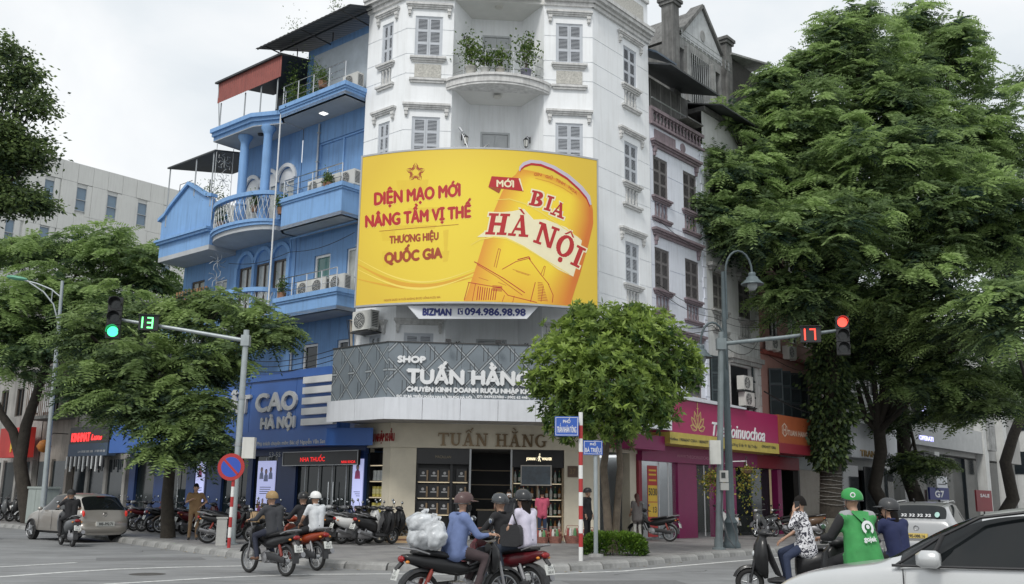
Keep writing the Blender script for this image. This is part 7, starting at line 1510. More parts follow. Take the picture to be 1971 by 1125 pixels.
# ================================================================ motorbikes
M_TYRE=mat('tyre',(.018,.018,.018),.8,var=.2); M_RIMS=mat('alloy_rim',(.45,.46,.47),.3,.8,var=.1); M_ENG=mat('engine_metal',(.30,.30,.31),.4,.6,var=.2,scale=10); M_SEAT=mat('black_seat',(.02,.02,.021),.55,var=.15); M_PLAS=mat('black_plastic',(.022,.022,.024),.45,var=.15); M_PLATE=mat('plate_white',(.62,.63,.60),.5,var=.08); M_TAIL=mat('tail_light',(.26,.012,.012),.25,var=.1); M_HEADL=mat('head_lens',(.6,.62,.63),.1,var=0); M_MUF=mat('muffler',(.26,.26,.27),.35,.7,var=.2); M_IND=mat('indicator',(.6,.22,.03),.3,var=0); M_MIR=mat('mirror_glass',(.65,.68,.70),.05,.9,var=0)
def paint(name,c): return mat('paint_' +name,c,.38,var=.06,coat=.18,spec=.35)
_bk={}
def torus(b,c,R_,r_,n=28,k=8,ax='y',squash=1.0):
    secs=[]
    prof=[(R_+r_*math.cos(2*math.pi*j/k),r_*squash*math.sin(2*math.pi*j/k)) for j in range(k+1)]
    b.lathe(prof,c,n,ax)
def sect(x,w,z0,z1,n=10,pw=.75):
    """rounded cross-section ring at station x"""
    out=[]
    for j in range(n):
        t=2*math.pi*j/n; c,s=math.cos(t),math.sin(t)
        out.append((x,w*math.copysign(abs(c)**pw,c),(z0+z1)/2+(z1-z0)/2*math.copysign(abs(s)**pw,s)))
    return out
def bike_parts(kind,col):
    K=(kind,col)
    if K in _bk: return _bk[K]
    pc=MATS['paint_' +col]; P=[]
    sc=kind== 'scooter'; wr=.235 if sc else .285; tw=.048 if sc else .038; xf,xr=.63,-.62
    def add(n,b,m,sm=50,sub=None): P.append((n,b.mesh(n,m,sm),sub))
    for x in (xf,xr):
        b=MB(); torus(b,(0,0,0),wr-tw,tw); tyre=b.mesh('tyre',M_TYRE,60)
        b=MB(); torus(b,(0,0,0),wr-tw*1.9,.016,24,6,'y',1.4); rim=b.mesh('rim',M_RIMS,60)
        b=MB(); b.lathe([(0,-.05),(.05,-.05),(.05,.05),(0,.05)],n=12,ax='y')
        ns=5 if sc or x>0 and kind== 'underbone' and col in ('navy','grey') else 16
        for k in range(ns):
            t=2*math.pi*k/ns; r0,r1=.045,wr-tw*2.0
            if ns==5: b.tube([(r0*math.cos(t),0,r0*math.sin(t)),(r1*math.cos(t+.15),0,r1*math.sin(t+.15))],[.024,.016],6)
            else: b.tube([(r0*math.cos(t),.03*(-1)**k,r0*math.sin(t)),(r1*math.cos(t+.12),0,r1*math.sin(t+.12))],.004,4)
        hub=b.mesh('hub',M_RIMS,60)
        b=MB(); torus(b,(0,0,0),.001,.001,3,3); P.append(('wheel',tyre,[('rim',rim),('hub',hub)],(x,0,wr)))
    for s in (-1,1): b=MB(); b.tube([(xf,.07*s,wr),(xf-.10,.07*s,wr+.38),(xf-.17,.05*s,.80)],[.02,.024,.026],8); add('fork_leg',b,M_ENG if not sc else M_PLAS)
    b=MB(); secs=[]
    for t in np.linspace(R(20),R(165),9): secs.append([(xf+(wr+.03+o)*math.cos(t),y,wr+(wr+.03+o)*math.sin(t)) for y,o in ((-.065,-.02),(-.05,.012),(0,.022),(.05,.012),(.065,-.02))])
    b.loft(secs,close=False,caps=False); add('front_fender',b,pc)
    b=MB()
    if sc: secs=[sect(.56,.10,.60,.66),sect(.54,.17,.42,.84),sect(.46,.22,.34,1.0),sect(.38,.23,.30,1.02),sect(.34,.21,.30,.98)]
    else: secs=[sect(.56,.05,.66,.74),sect(.50,.13,.55,.90),sect(.43,.16,.50,.95),sect(.38,.14,.55,.93)]
    b.loft(secs); add('front_cowl',b,pc,60)
    b=MB()
    for s in (-1,1):
        pts0=[(.42,.07*s,.88),(.36,.10*s,.70),(.27,.12*s,.50),(.20,.12*s,.36)]; pts1=[(.34,.20*s,.86),(.28,.23*s,.68),(.20,.22*s,.48),(.14,.17*s,.34)]
        b.loft([[p,q,(q[0]-.02,q[1],q[2]),(p[0]-.02,p[1],p[2])] for p,q in zip(pts0,pts1)])
    add('leg_shield',b,pc if not sc else M_PLAS,60)
    b=MB(); b.ell((.36,0,1.03),(.12,.13,.07),12,8); add('handlebar_cowl',b,pc if not sc else M_PLAS,60)
    b=MB(); b.ell((.455 if not sc else .55,0,1.03 if not sc else .70),(.03,.085,.05),12,6); add('headlight',b,M_HEADL,60)
    b=MB(); b.tube([(.26,-.33,1.03),(.33,-.16,1.03),(.35,0,1.02),(.33,.16,1.03),(.26,.33,1.03)],.012,6); add('handlebar',b,M_ENG)
    for s in (-1,1):
        b=MB(); b.tube([(.275,.23*s,1.03),(.25,.345*s,1.03)],.019,8); add('grip',b,M_PLAS)
        b=MB(); b.tube([(.31,.19*s,1.04),(.30,.24*s,1.16),(.28,.27*s,1.20)],.007,5); add('mirror_stalk',b,M_PLAS)
        b=MB(); b.ell((.28,.29*s,1.235),(.018,.06,.045),10,6); add('mirror',b,M_PLAS,60,[('mirror_glass',MB().ell((.262,.29*s,1.235),(.006,.05,.036),10,4).mesh('mirror_glass',M_MIR,60))])
    b=MB()
    if sc: b.loft([sect(.33,.15,.24,.30),sect(.2,.19,.22,.33),sect(-.1,.19,.22,.34),sect(-.2,.16,.22,.36)]); add('footboard',b,M_PLAS,60); b=MB(); b.loft([sect(-.2,.06,.2,.42),sect(-.4,.11,.17,.44),sect(-.7,.10,.17,.40),sect(-.78,.05,.2,.34)]); add('engine',b,M_ENG,50)
    else:
        b.tube([(.2,0,.36),(.02,0,.40)],[.05,.075],10); b.lathe([(0,-.13),(.09,-.12),(.105,-.08),(.105,.08),(.09,.12),(0,.13)],(-.03,0,.33),14,'y'); b.box(-.18,.1,-.09,.09,.25,.42); add('engine',b,M_ENG,50)
        b=MB(); b.tube([(-.1,.06,.35),(xr,.075,wr)],[.03,.022],6); add('swingarm',b,M_PLAS); b=MB(); b.tube([(-.1,-.06,.35),(xr,-.075,wr)],[.03,.022],6); add('swingarm',b,M_PLAS)
        b=MB(); b.loft([sect(-.05,.02,.30,.44),sect(-.35,.025,.28,.42),sect(xr-.08,.02,.24,.36)]); b.v=[(v[0],v[1]+.10,v[2]) for v in b.v]; add('chain_cover',b,M_PLAS,60)
        b=MB(); b.tube([(.38,0,.72),(.2,0,.62),(.05,0,.58),(-.1,0,.62)],[.07,.06,.06,.08],10); add('frame_spine',b,pc,60)
    for s in (-1,1):
        b=MB(); b.tube([(.06,.08*s,.27),(.06,.24*s,.27)],.014,6); add('footrest',b,M_PLAS)
        b=MB(); b.tube([(xr+.02,.10*s,wr+.04),(xr+.14,.10*s,.66)],[.018,.018],8); b.tube([(xr+.03,.10*s,wr+.10),(xr+.12,.10*s,.58)],[.03,.03],10); add('shock_absorber',b,mat('spring_red',(.22,.03,.02),.5,var=.2) if col in ('black',) and not sc else M_ENG)
    b=MB()
    if sc: secs=[sect(-.12,.13,.34,.66),sect(-.25,.20,.36,.74),sect(-.5,.21,.42,.78),sect(-.75,.15,.52,.80),sect(-.90,.07,.66,.79)]
    else: secs=[sect(.06,.09,.52,.66),sect(-.1,.13,.50,.72),sect(-.35,.15,.54,.76),sect(-.6,.135,.60,.79),sect(-.82,.09,.68,.80),sect(-.90,.04,.74,.79)]
    b.loft(secs); add('tail_body',b,pc,60)
    b=MB(); b.loft([sect(.10 if not sc else -.1,.08,.68,.72),sect(0 if not sc else -.16,.12,.70,.78),sect(-.2,.14,.72,.80),sect(-.45,.14,.76,.85),sect(-.68,.12,.78,.865),sect(-.76,.06,.80,.84)]); add('seat',b,M_SEAT,60)
    b=MB(); b.ell((-.905,0,.735),(.04,.085,.045),12,6); add('tail_light',b,M_TAIL,60)
    for s in (-1,1): b=MB(); b.ell((-.86,.12*s,.70),(.03,.03,.022),8,5); add('indicator',b,M_IND,60)
    b=MB(); b.tube([(-.55,-.13,.80),(-.75,-.13,.86),(-.92,-.08,.88),(-.95,0,.885),(-.92,.08,.88),(-.75,.13,.86),(-.55,.13,.80)],.013,7); add('grab_rail',b,M_ENG)
    b=MB(); secs=[]
    for t in np.linspace(R(60),R(185),8): secs.append([(xr+(wr+.035+o)*math.cos(t),y,wr+(wr+.035+o)*math.sin(t)) for y,o in ((-.07,-.03),(-.055,.01),(.055,.01),(.07,-.03))])
    b.loft(secs,close=False,caps=False); add('rear_fender',b,M_PLAS)
    b=MB(); f_=lambda z:-.93-(z-.50)*-.25-.06; b.add([(-1.01,-.095,.47),(-1.01,.095,.47),(-.965,.095,.61),(-.965,-.095,.61),(-1.0,-.095,.465),(-1.0,.095,.465),(-.955,.095,.605),(-.955,-.095,.605)],[(0,1,2,3),(7,6,5,4),(0,4,5,1),(2,6,7,3),(1,5,6,2),(0,3,7,4)])
    t_=MB(); pf=plane_fn((-1.012,.075,.545),(0,-1,0),(-1,0,0),Vector((.3,0,1)).normalized()); letters(t_,'29-X5',.15,.04,pf,0,.002); pf=plane_fn((-1.012,.07,.487),(0,-1,0),(-1,0,0),Vector((.3,0,1)).normalized()); letters(t_,'368.47',.14,.04,pf,0,.002)
    add('number_plate',b,M_PLATE,0,[('plate_lettering',t_.mesh('plate_lettering',M_LAT))])
    b=MB(); b.tube([(-.88,0,.70),(-.98,0,.60)],.03,6); add('plate_bracket',b,M_PLAS)
    b=MB(); b.tube([(.05,-.10,.24),(-.2,-.14,.22),(-.36,-.16,.27),(-.42,-.165,.29)],[.018,.02,.026,.045],10); b.tube([(-.40,-.165,.285),(-.88,-.19,.42)],[.05,.058],12); add('exhaust',b,M_MUF)
    b=MB(); b.loft([sect(-.45,.012,.32,.40),sect(-.62,.012,.36,.45)]); b.v=[(v[0],v[1]-.235,v[2]) for v in b.v]; add('heat_shield',b,M_RIMS)
    _bk[K]=P; return P
def motorbike(kind,col,label,loc,yaw,group,lean=0.0,parts=True):
    t=thing('motorbike',label,'motorbike',loc,yaw,group); t.rotation_euler=(lean,0,yaw)
    for e in bike_parts(kind,col):
        o=place(e[1],e[0],t,e[3] if len(e)>3 else (0,0,0))
        for n,m in (e[2] or ()): place(m,n,o)
    return t
for n,c in dict(black=(.012,.012,.013),red=(.30,.012,.012),burgundy=(.085,.006,.010),white=(.60,.60,.59),navy=(.015,.025,.06),grey=(.10,.105,.11),orange=(.26,.04,.012),silver=(.36,.37,.38),brown=(.10,.06,.035),blue=(.02,.06,.2)).items(): paint(n,c)
GR= 'motorbikes ridden on the road'
H={}
H['r1']=(Vector((-4.75,19.9,0)),R(138)); motorbike('underbone','black','black underbone motorbike ridden by the man in the tan helmet',*H['r1'],GR)
H['r2']=(Vector((-4.45,21.5,0)),R(136)); motorbike('underbone','orange','orange-red underbone motorbike carrying two riders past the clinic',*H['r2'],GR)
H['r0']=(Vector((-12.85,29.2,0)),R(128)); motorbike('scooter','grey','dark grey scooter ridden beside the silver hatchback',*H['r0'],GR)
H['r00']=(Vector((-17.25,32.5,0)),R(125)); motorbike('underbone','red','red motorbike cut by the left edge with a yellow-helmeted rider',*H['r00'],GR)
H['r3']=(Vector((-.62,13.75,0)),R(28)); motorbike('underbone','black','black underbone motorbike loaded with white plastic bags',*H['r3'],GR)
H['r4']=(Vector((-.14,15.2,0)),R(139)); motorbike('underbone','burgundy','burgundy motorbike carrying two people in the centre foreground',*H['r4'],GR)
H['r5']=(Vector((4.62,16.6,0)),R(172)); motorbike('scooter','black','black scooter with the phoning man sitting on it',*H['r5'],GR)
H['r6']=(Vector((4.5,13.0,0)),R(108)); motorbike('scooter','black','black scooter of the green-jacket rider behind the silver car bonnet',*H['r6'],GR)
H['r7']=(Vector((5.25,13.75,0)),R(112)); motorbike('scooter','navy','dark scooter of the navy-jacket rider mostly hidden by the silver car',*H['r7'],GR)
PKG= 'motorbikes parked on the pavement'
def parked(k,kind,col,p,yaw,label): motorbike(kind,col,label,Vector((p[0],p[1],.16)),yaw,PKG,R(rnd.uniform(4,8)))
cols=['black','white','black','grey','silver','black']
labs=['black scooter parked nearest the shop pillar with a round mirror up','white-faced scooter parked second from the shop pillar','black scooter parked third from the shop pillar','grey underbone parked fourth from the shop pillar','silver-grey underbone parked fifth from the shop pillar','black underbone parked at the left end of the row by the clinic door']
for k in range(6): parked(k,'scooter' if k in (0,1,2) else 'underbone',cols[k],(-3.85-.52*k,29.15+.42*k),R(44+rnd.uniform(-8,8)),labs[k])
for k,(c2,kd,lab) in enumerate((('black','scooter','black scooter in the second row, nearest the lit dancer poster'),('grey','underbone','grey underbone in the second row before the clinic door'),('black','underbone','black underbone in the second row before the clinic door handles'),('navy','scooter','navy scooter in the second row behind the white-helmeted pillion'),('black','scooter','black scooter at the left end of the second row'))): parked(k,kd,c2,(-3.75-.58*k,30.6+.45*k),R(40+rnd.uniform(-10,10)),lab)
for k,(px_,py_,kd,cl_,yw_,lab) in enumerate(((442,1047,'underbone','black',20,'black underbone parked at the kerb right of the man in brown'),(478,1045,'underbone','burgundy',200,'burgundy underbone parked behind the no-parking post'),(440,1036,'scooter','black',40,'black scooter parked behind the utility box'),(485,1036,'underbone','grey',50,'grey underbone parked right of the traffic light pole'),(510,1033,'scooter','navy',48,'navy scooter parked before the doctor poster'),(420,1030,'underbone','silver',42,'silver underbone parked in the second row behind the no-parking post'),(385,1030,'scooter','burgundy',46,'burgundy scooter parked behind the man in brown'))): p=gpt(px_,py_); parked(k,kd,cl_,p,R(yw_),lab)
nm=['nearest','second','third','fourth','fifth','sixth','seventh','eighth','ninth']
for k in range(9):
    c_=['black','brown','black','navy','burgundy','grey','black','silver','black'][k]; kd= 'scooter' if k%3==0 else 'underbone'
    p=W(-2.9+.05*k,11.9+.72*k,.15); parked(k,kd,c_,p,RZ+R(rnd.uniform(140,165) if k%2 else rnd.uniform(-30,-5)),'%s %s in the row behind the left tree trunk, %s from the man in brown' %(c_,kd if kd== 'scooter' else 'underbone',nm[k]))
for k in range(7):
    c_=['white','black','silver','black','grey','white','navy'][k]; p=W(-1.7,24.5+1.05*k,.15); parked(k,'scooter',c_,p,RZ+R(rnd.uniform(150,180)),'%s scooter in the far left row, %s from the telecom cabinet' %(c_,nm[k]))
for k,(u_,y_,kd,c_,yw_,lab) in enumerate(((11.3,-1.5,'scooter','white',182,'white and black scooter parked before the perfume shop'),(14.6,-1.4,'underbone','grey',170,'grey underbone parked behind the dark street lamp'),(16.4,-1.3,'underbone','black',150,'black underbone parked before the dark glass of the perfume shop'),(17.9,-1.5,'scooter','brown',120,'brown scooter parked before the lit food shop door'),(22.8,-1.3,'scooter','black',100,'black scooter parked right of the thick trunk'),(24.2,-1.4,'underbone','navy',95,'navy underbone parked right of the thick trunk, farther one'),(7.0,-.9,'underbone','black',100,'black underbone parked behind the corner tree trunk'))): parked(k,kd,c_,W(u_,y_,.15),RZ+R(yw_),lab)

# ================================================================ cars
M_CGL=mat('car_glass',(.010,.012,.013),.04,var=0,spec=.4); M_SILV=mat('silver_paint',(.56,.57,.57),.30,.4,var=.03,coat=.7); M_CHAMP=mat('champagne_paint',(.40,.375,.34),.32,.5,var=.03,coat=.6); M_CHR=mat('chrome',(.6,.6,.61),.15,1.0,var=0); M_CLGT=mat('clear_lamp',(.55,.56,.57),.08,var=.1)
def car_shell(L,Wd,H_,prof,mats,sub=2,pillars=()):
    """prof: list of (x, belt z, top z, half-width factor, roof half-width factor); split by region after smoothing"""
    n=len(prof); zb=.22; V=[]; secs=[]
    for (x,bz,tz,fw,fr) in prof:
        w=Wd/2*fw; r_=Wd/2*fr
        half=[(0,zb),(w*.86,zb),(w*.97,zb+.10),(w,.50),(w*.985,bz-.10),(w*.955,bz),(r_,tz-.07 if tz-bz>.15 else tz-.02),(r_*.78,tz-.008),(0,tz)]
        ring_=[(x,y,z) for y,z in half]+[(x,-y,z) for y,z in half[-2:0:-1]]
        secs.append(ring_)
    m=len(secs[0]); vs=[p for q in secs for p in q]; fs=[]; mi=[]
    for i in range(n-1):
        xm=(prof[i][0]+prof[i+1][0])/2
        for j in range(m):
            fs.append((i*m+j,i*m+(j+1)%m,(i+1)*m+(j+1)%m,(i+1)*m+j)); k=0
            jj=j if j<8 else m-1-j
            if jj==5 and any(a_<=xm<=b_ for a_,b_ in mats['side']): k=1
            if jj in (6,7) and mats['front'][0]<=xm<=mats['front'][1]: k=2
            if jj in (6,7) and mats['rear'][0]<=xm<=mats['rear'][1]: k=3
            if jj in (0,1): k=4
            mi.append(k)
    fs+=[tuple(range(m))[::-1],tuple(range((n-1)*m,n*m))]; mi+=[0,0]
    me=bpy.data.meshes.new('shell'); me.from_pydata(vs,[],fs)
    for k in range(5): me.materials.append(None)
    me.polygons.foreach_set('material_index',mi)
    bm=bmesh.new(); bm.from_mesh(me); bmesh.ops.recalc_face_normals(bm,faces=bm.faces)
    cr=bm.edges.layers.float.new('crease_edge')
    for e in bm.edges:
        if len(e.link_faces)==2 and e.link_faces[0].material_index != e.link_faces[1].material_index: e[cr]=.75
    bm.to_mesh(me); bm.free(); o=bpy.data.objects.new('shell',me); COL.objects.link(o); md=o.modifiers.new('s','SUBSURF'); md.levels=sub; md.render_levels=sub
    ev=bpy.data.meshes.new_from_object(o.evaluated_get(bpy.context.evaluated_depsgraph_get())); bpy.data.objects.remove(o); bpy.data.meshes.remove(me)
    out=[]; co=[tuple(v.co) for v in ev.vertices]
    for k in range(5):
        b=MB(); idx={}; F=[]
        for p in ev.polygons:
            if p.material_index==k:
                for v in p.vertices:
                    if v not in idx: idx[v]=len(idx)
                F.append(tuple(idx[v] for v in p.vertices))
        inv=sorted(idx,key=idx.get); off=0; b.add([co[v] for v in inv],F); out.append(b)
    bpy.data.meshes.remove(ev); return out
def car(name,label,loc,yaw,L,Wd,H_,prof,reg,m_body,wheel_x,wr=.31,extra=None,cat='car'):
    t=thing(name,label,cat,loc,yaw,'cars on the road'); S=car_shell(L,Wd,H_,prof,reg)
    for nm_,b,m_ in zip(('body','side_windows','windscreen','rear_window','underbody'),S,(m_body,M_CGL,M_CGL,M_CGL,M_PLAS)):
        if not b.f: continue
        if nm_== 'side_windows':
            for s in (-1,1):
                xs=sorted({round(b.v[i][0],3) for f in b.f for i in f})
                q=MB(); q.add(b.v,[f for f in b.f if sum(b.v[i][1] for i in f)*s>0]); used=sorted({i for f in q.f for i in f}); mp_={v: k for k,v in enumerate(used)}; z=MB(); z.add([q.v[i] for i in used],[tuple(mp_[i] for i in f) for f in q.f]); z.build('side_window',m_ if False else M_CGL,t,60)
        else: b.build(nm_,m_,t,70)
    for x in wheel_x:
        for s in (-1,1):
            y=s*(Wd/2-.10); b=MB(); b.lathe([(.0,-.10),(wr-.05,-.10),(wr,-.07),(wr,.07),(wr-.05,.10),(.0,.10)],n=24,ax='y'); w=place(b.mesh('wheel',M_TYRE,40),'wheel',t,(x,y,wr))
            b=MB(); b.lathe([(0,.02),(.05,.03),(wr-.09,.0),(wr-.07,.02)],(0,s*.09,0),20,'y'); 
            for k in range(5): a_=k*1.2566; b.tube([(.03*math.cos(a_),s*.115,.03*math.sin(a_)),((wr-.08)*math.cos(a_),s*.105,(wr-.08)*math.sin(a_))],[.03,.022],6)
            place(b.mesh('rim',M_RIMS,40),'rim',w)
            b=MB(); secs=[]
            for a_ in np.linspace(R(-8),R(188),15): secs.append([(x+(wr+o)*math.cos(a_),s*(Wd/2+e_),wr+(wr+o)*math.sin(a_)) for o,e_ in ((.012,-.16),(.012,.004),(.05,.008),(.06,-.01))])
            b.loft(secs,close=False,caps=False); b.build('wheel_arch',M_PLAS,t,40)
    if extra: extra(t)
    return t
hatch=[(-1.93,.62,.66,.84,.70),(-1.90,.78,.84,.92,.80),(-1.87,.92,1.0,.95,.80),(-1.80,.98,1.08,.965,.78),(-1.62,1.0,1.28,.985,.76),(-1.48,1.0,1.42,.99,.74),(-1.3,1.0,1.47,1,.73),(-.8,.98,1.51,1,.73),(-.2,.96,1.52,1,.73),(.2,.95,1.47,1,.72),(.42,.95,1.38,1,.71),(.7,.95,1.2,.995,.73),(1.0,.95,1.0,.99,.80),(1.1,.92,.96,.985,.84),(1.5,.84,.88,.96,.82),(1.8,.72,.76,.90,.74),(1.93,.55,.58,.80,.62)]
reg_h=dict(side=[(-1.3,.7)],front=(.3,1.0),rear=(-1.84,-1.47))
def hatch_extra(t):
    for s in (-1,1):
        b=MB(); b.loft([sect(-1.945,.02,.80,.95,8,.9),sect(-1.80,.06,.76,1.0,8,.9),sect(-1.62,.02,.80,.93,8,.9)]); b.v=[(v[0],v[1]+s*.70,v[2]) for v in b.v]; b.build('tail_light',mat('tail_lit',(.55,.03,.02),.2,var=.1,emit=.25),t,60)
    MB().box(-1.985,-1.94,-.30,.30,.50,.64).build('number_plate',M_PLATE,t)
    b=MB(); letters(b,'30E-392.71',.46,.085,lambda s_,u_,d_: Vector((-1.986-d_,.23-s_,.53+u_)),.003,.003); b.build('plate_lettering',M_LAT,t)
    MB().loft([sect(-1.975,.70,.36,.48,12,.5),sect(-1.93,.78,.30,.62,12,.5),sect(-1.85,.80,.28,.64,12,.5)]).build('rear_bumper',M_CHAMP,t,60)
    b=MB(); torus(b,(-1.90,0,.86),.055,.012,16,6,'x'); b.build('badge',M_CHR,t,60)
    MB().box(-1.55,-1.46,-.12,.12,1.395,1.415).build('brake_light',M_TAIL,t); MB().tube([(-1.82,.05,1.06),(-1.70,-.25,1.2)],.01,5).build('wiper',M_PLAS,t)
    for s in (-1,1): MB().ell((.55,s*.92,1.0),(.07,.08,.06),10,6).build('wing_mirror',M_CHAMP,t,60)
    for x in (-.15,.75,-1.05):
        for s in (-1,1): MB().box(x-.006,x+.006,s*.851,s*.856,.35,.95).build('door_seam',M_PLAS,t)
car('hatchback_car','champagne-silver hatchback seen from behind driving beside the left kerb',(-14.15,32.6,0),R(140),3.9,1.70,1.52,hatch,reg_h,M_CHAMP,(-1.2,1.25),extra=hatch_extra)
suv=[(x*1.03,b_+.06,t_+.09,fw,fr+.02) for x,b_,t_,fw,fr in hatch]
def suv_extra(t):
    for s in (-1,1):
        b=MB(); b.loft([sect(-2.0,.015,.84,.94,8,.9),sect(-1.88,.12,.80,.96,8,.9),sect(-1.68,.02,.84,.92,8,.9)]); b.v=[(v[0],v[1]+s*.70,v[2]) for v in b.v]; b.build('tail_light',M_CLGT if False else M_TAIL,t,60)
    MB().box(-2.03,-1.98,-.27,.27,.68,.80).build('number_plate',mat('plate_yellow',(.6,.45,.12),.5,var=.05),t); b=MB(); letters(b,'29E-088.16',.42,.07,lambda s_,u_,d_: Vector((-2.031-d_,.21-s_,.70+u_)),.003,.003); b.build('plate_lettering',M_LAT,t)
    MB().loft([sect(-2.02,.74,.34,.58,12,.5),sect(-1.95,.82,.30,.66,12,.5),sect(-1.85,.84,.28,.68,12,.5)]).build('rear_bumper',mat('grey_silver_paint',(.36,.365,.37),.3,.5,var=.03,coat=.6),t,60)
    b=MB(); torus(b,(-1.965,0,.93),.06,.013,16,6,'x'); b.build('badge',M_CHR,t,60)
    fn=lambda s_,u_,d_: Vector((-1.865+u_*.78-.02-d_,.36-s_,1.22+u_))
    b=MB(); letters(b,'32 32 32 32',.72,.065,fn,.002,.012); b.build('phone_lettering',M_LET,t)
    MB().prism(ring(0,0,.085,.06,16)[:-1],0,.004,'z').build('sticker',mat('sticker_teal',(.35,.55,.5),.5,var=.2),t); o_=[c for c in t.children if c.name.startswith('sticker')][-1]; o_.location=(-1.82,-.50,1.27); o_.rotation_euler=(0,R(-52),0)
    MB().tube([(-1.4,.1,1.58),(-1.5,.1,1.66)],.02,6).build('antenna',M_PLAS,t)
    for s in (-1,1): MB().ell((.58,s*.97,1.06),(.07,.09,.07),10,6).build('wing_mirror',M_SILV,t,60); MB().tube([(-1.3,s*.60,1.585),(0,s*.62,1.63),(.2,s*.62,1.59)],.018,6).build('roof_rail',M_SILV,t)
car('crossover_taxi','silver crossover taxi with phone digits on its rear window',(11.5,27.2,0),R(57),4.0,1.80,1.62,suv,reg_h,mat('grey_silver_paint',(.36,.365,.37),.3,.5,var=.03,coat=.6),(-1.25,1.3),.33,suv_extra)
near=[(-2.05,.70,.74,.86,.70),(-2.0,.95,1.02,.93,.78),(-1.85,1.02,1.25,.96,.76),(-1.6,1.02,1.44,.98,.74),(-1.2,1.01,1.51,1,.73),(-.6,.99,1.545,1,.72),(0,.97,1.53,1,.72),(.25,.96,1.47,1,.715),(.5,.955,1.38,1,.71),(.75,.955,1.26,.995,.71),(1.0,.955,1.11,.99,.75),(1.12,.955,1.03,.985,.80),(1.22,.93,.975,.98,.84),(1.5,.88,.93,.965,.84),(1.8,.80,.85,.93,.80),(2.0,.68,.72,.86,.70),(2.08,.52,.55,.76,.58)]
def near_extra(t):
    s=1
    for s in (-1,1):
        b=MB(); b.loft([sect(.80,.02,.98,1.08,10,.9),sect(.74,.07,.95,1.12,10,.9),sect(.62,.08,.95,1.12,10,.9),sect(.58,.05,.98,1.09,10,.9)]); b.v=[(v[0],v[1]+s*1.0,v[2]) for v in b.v]; m_=b.build('wing_mirror',M_SILV,t,60)
        MB().box(.62,.72,s*.84-.04,s*.84+.06,.945,.985).build('mirror_mount',M_PLAS,t)
        b=MB(); b.tube([(1.02,s*.84,.955),(.6,s*.795,1.24),(.25,s*.725,1.425),(-.2,s*.70,1.49)],.018,6); b.build('window_trim',M_PLAS,t,60)
        b=MB(); b.tube([(1.05,s*.865,.958),(0,s*.862,.975),(-1.3,s*.862,1.01)],.015,6); b.build('belt_moulding',M_PLAS,t,60)
        b=MB(); b.tube([(.72,s*.855,.96),(.58,s*.80,1.255)],.025,6); b.build('quarter_pillar',M_PLAS,t,60)
        b=MB(); b.tube([(-.45,s*.845,.985),(-.45,s*.715,1.47)],.03,6); b.build('door_pillar',M_PLAS,t,60)
        b=MB(); b.loft([sect(2.02,.05,.60,.70,8,.9),sect(1.85,.12,.62,.80,8,.9),sect(1.55,.03,.76,.84,8,.9)]); b.v=[(v[0],v[1]+s*.66,v[2]) for v in b.v]; b.build('headlight',M_CLGT,t,60)
        for x in (.95,-.35): MB().box(x-.005,x+.005,s*.868,s*.876,.35,.93).build('door_seam',M_PLAS,t)
        MB().tube([(.0,s*.885,.80),(.2,s*.885,.80)],.016,6).build('door_handle',M_SILV,t,60)
    for y in (-.35,.3): MB().tube([(1.15,y,.99),(.98,y-.35,1.07)],.012,5).build('wiper',M_PLAS,t)
    MB().box(-.25,-.05,.2,.6,.5,1.25).build('front_seat',M_SEAT,t); MB().tube([(.35,.38,.95),(.45,.38,.8)],.02,6).build('steering_column',M_PLAS,t)
car('near_car','large silver car in the lower right corner with dark side windows',(5.08,9.93,0),R(147),4.4,1.74,1.55,[(x if x<1.2 else x+.3*(x-1.2)/.88,b_,t_,fw,fr) for x,b_,t_,fw,fr in near],dict(side=[(-1.65,1.0)],front=(.25,1.15),rear=(-1.9,-1.5)),M_SILV,(-1.3,1.35),.32,near_extra)
# ================================================================ people
M_SKIN=mat('skin',(.42,.25,.17),.55,var=.08,scale=20); M_HAIR=mat('black_hair',(.012,.010,.009),.75,var=.2,spec=.15); M_SHOE=mat('dark_shoe',(.03,.028,.027),.6,var=.2); M_EYE=mat('eye_dark',(.02,.015,.012),.3,var=0); M_LIP=mat('lip',(.30,.12,.10),.5,var=0)
def cloth(name,c,var=.14): return mat('cloth_' +name,c,.85,var=var,scale=7,bump=.7,bscale=7)
def capsule(b,p,q,r0,r1,n=10):
    p,q=Vector(p),Vector(q); d=(q-p).normalized(); b.tube([p-d*r0*.6,p-d*r0*.25,p,q,q+d*r1*.25,q+d*r1*.6],[r0*.6,r0*.93,r0,r1,r1*.93,r1*.6],n)
STAND=dict(pelvis=(0,0,.92),waist=(0,0,1.08),chest=(.0,0,1.27),neck=(.0,0,1.43),head=(.03,0,1.56),shL=(0,.19,1.38),shR=(0,-.19,1.38),elL=(-.02,.25,1.12),elR=(-.02,-.25,1.12),wrL=(.08,.24,.90),wrR=(.08,-.24,.90),hpL=(0,.09,.90),hpR=(0,-.09,.90),knL=(.02,.10,.50),knR=(.02,-.10,.50),anL=(-.02,.11,.09),anR=(-.02,-.11,.09))
RIDE=dict(pelvis=(-.16,0,.86),waist=(-.15,0,.98),chest=(-.09,0,1.18),neck=(-.04,0,1.33),head=(.0,0,1.45),shL=(-.07,.185,1.28),shR=(-.07,-.185,1.28),elL=(.06,.30,1.06),elR=(.06,-.30,1.06),wrL=(.25,.29,1.05),wrR=(.25,-.29,1.05),hpL=(-.12,.09,.84),hpR=(-.12,-.09,.84),knL=(.28,.16,.74),knR=(.28,-.16,.74),anL=(.10,.19,.36),anR=(.10,-.19,.36))
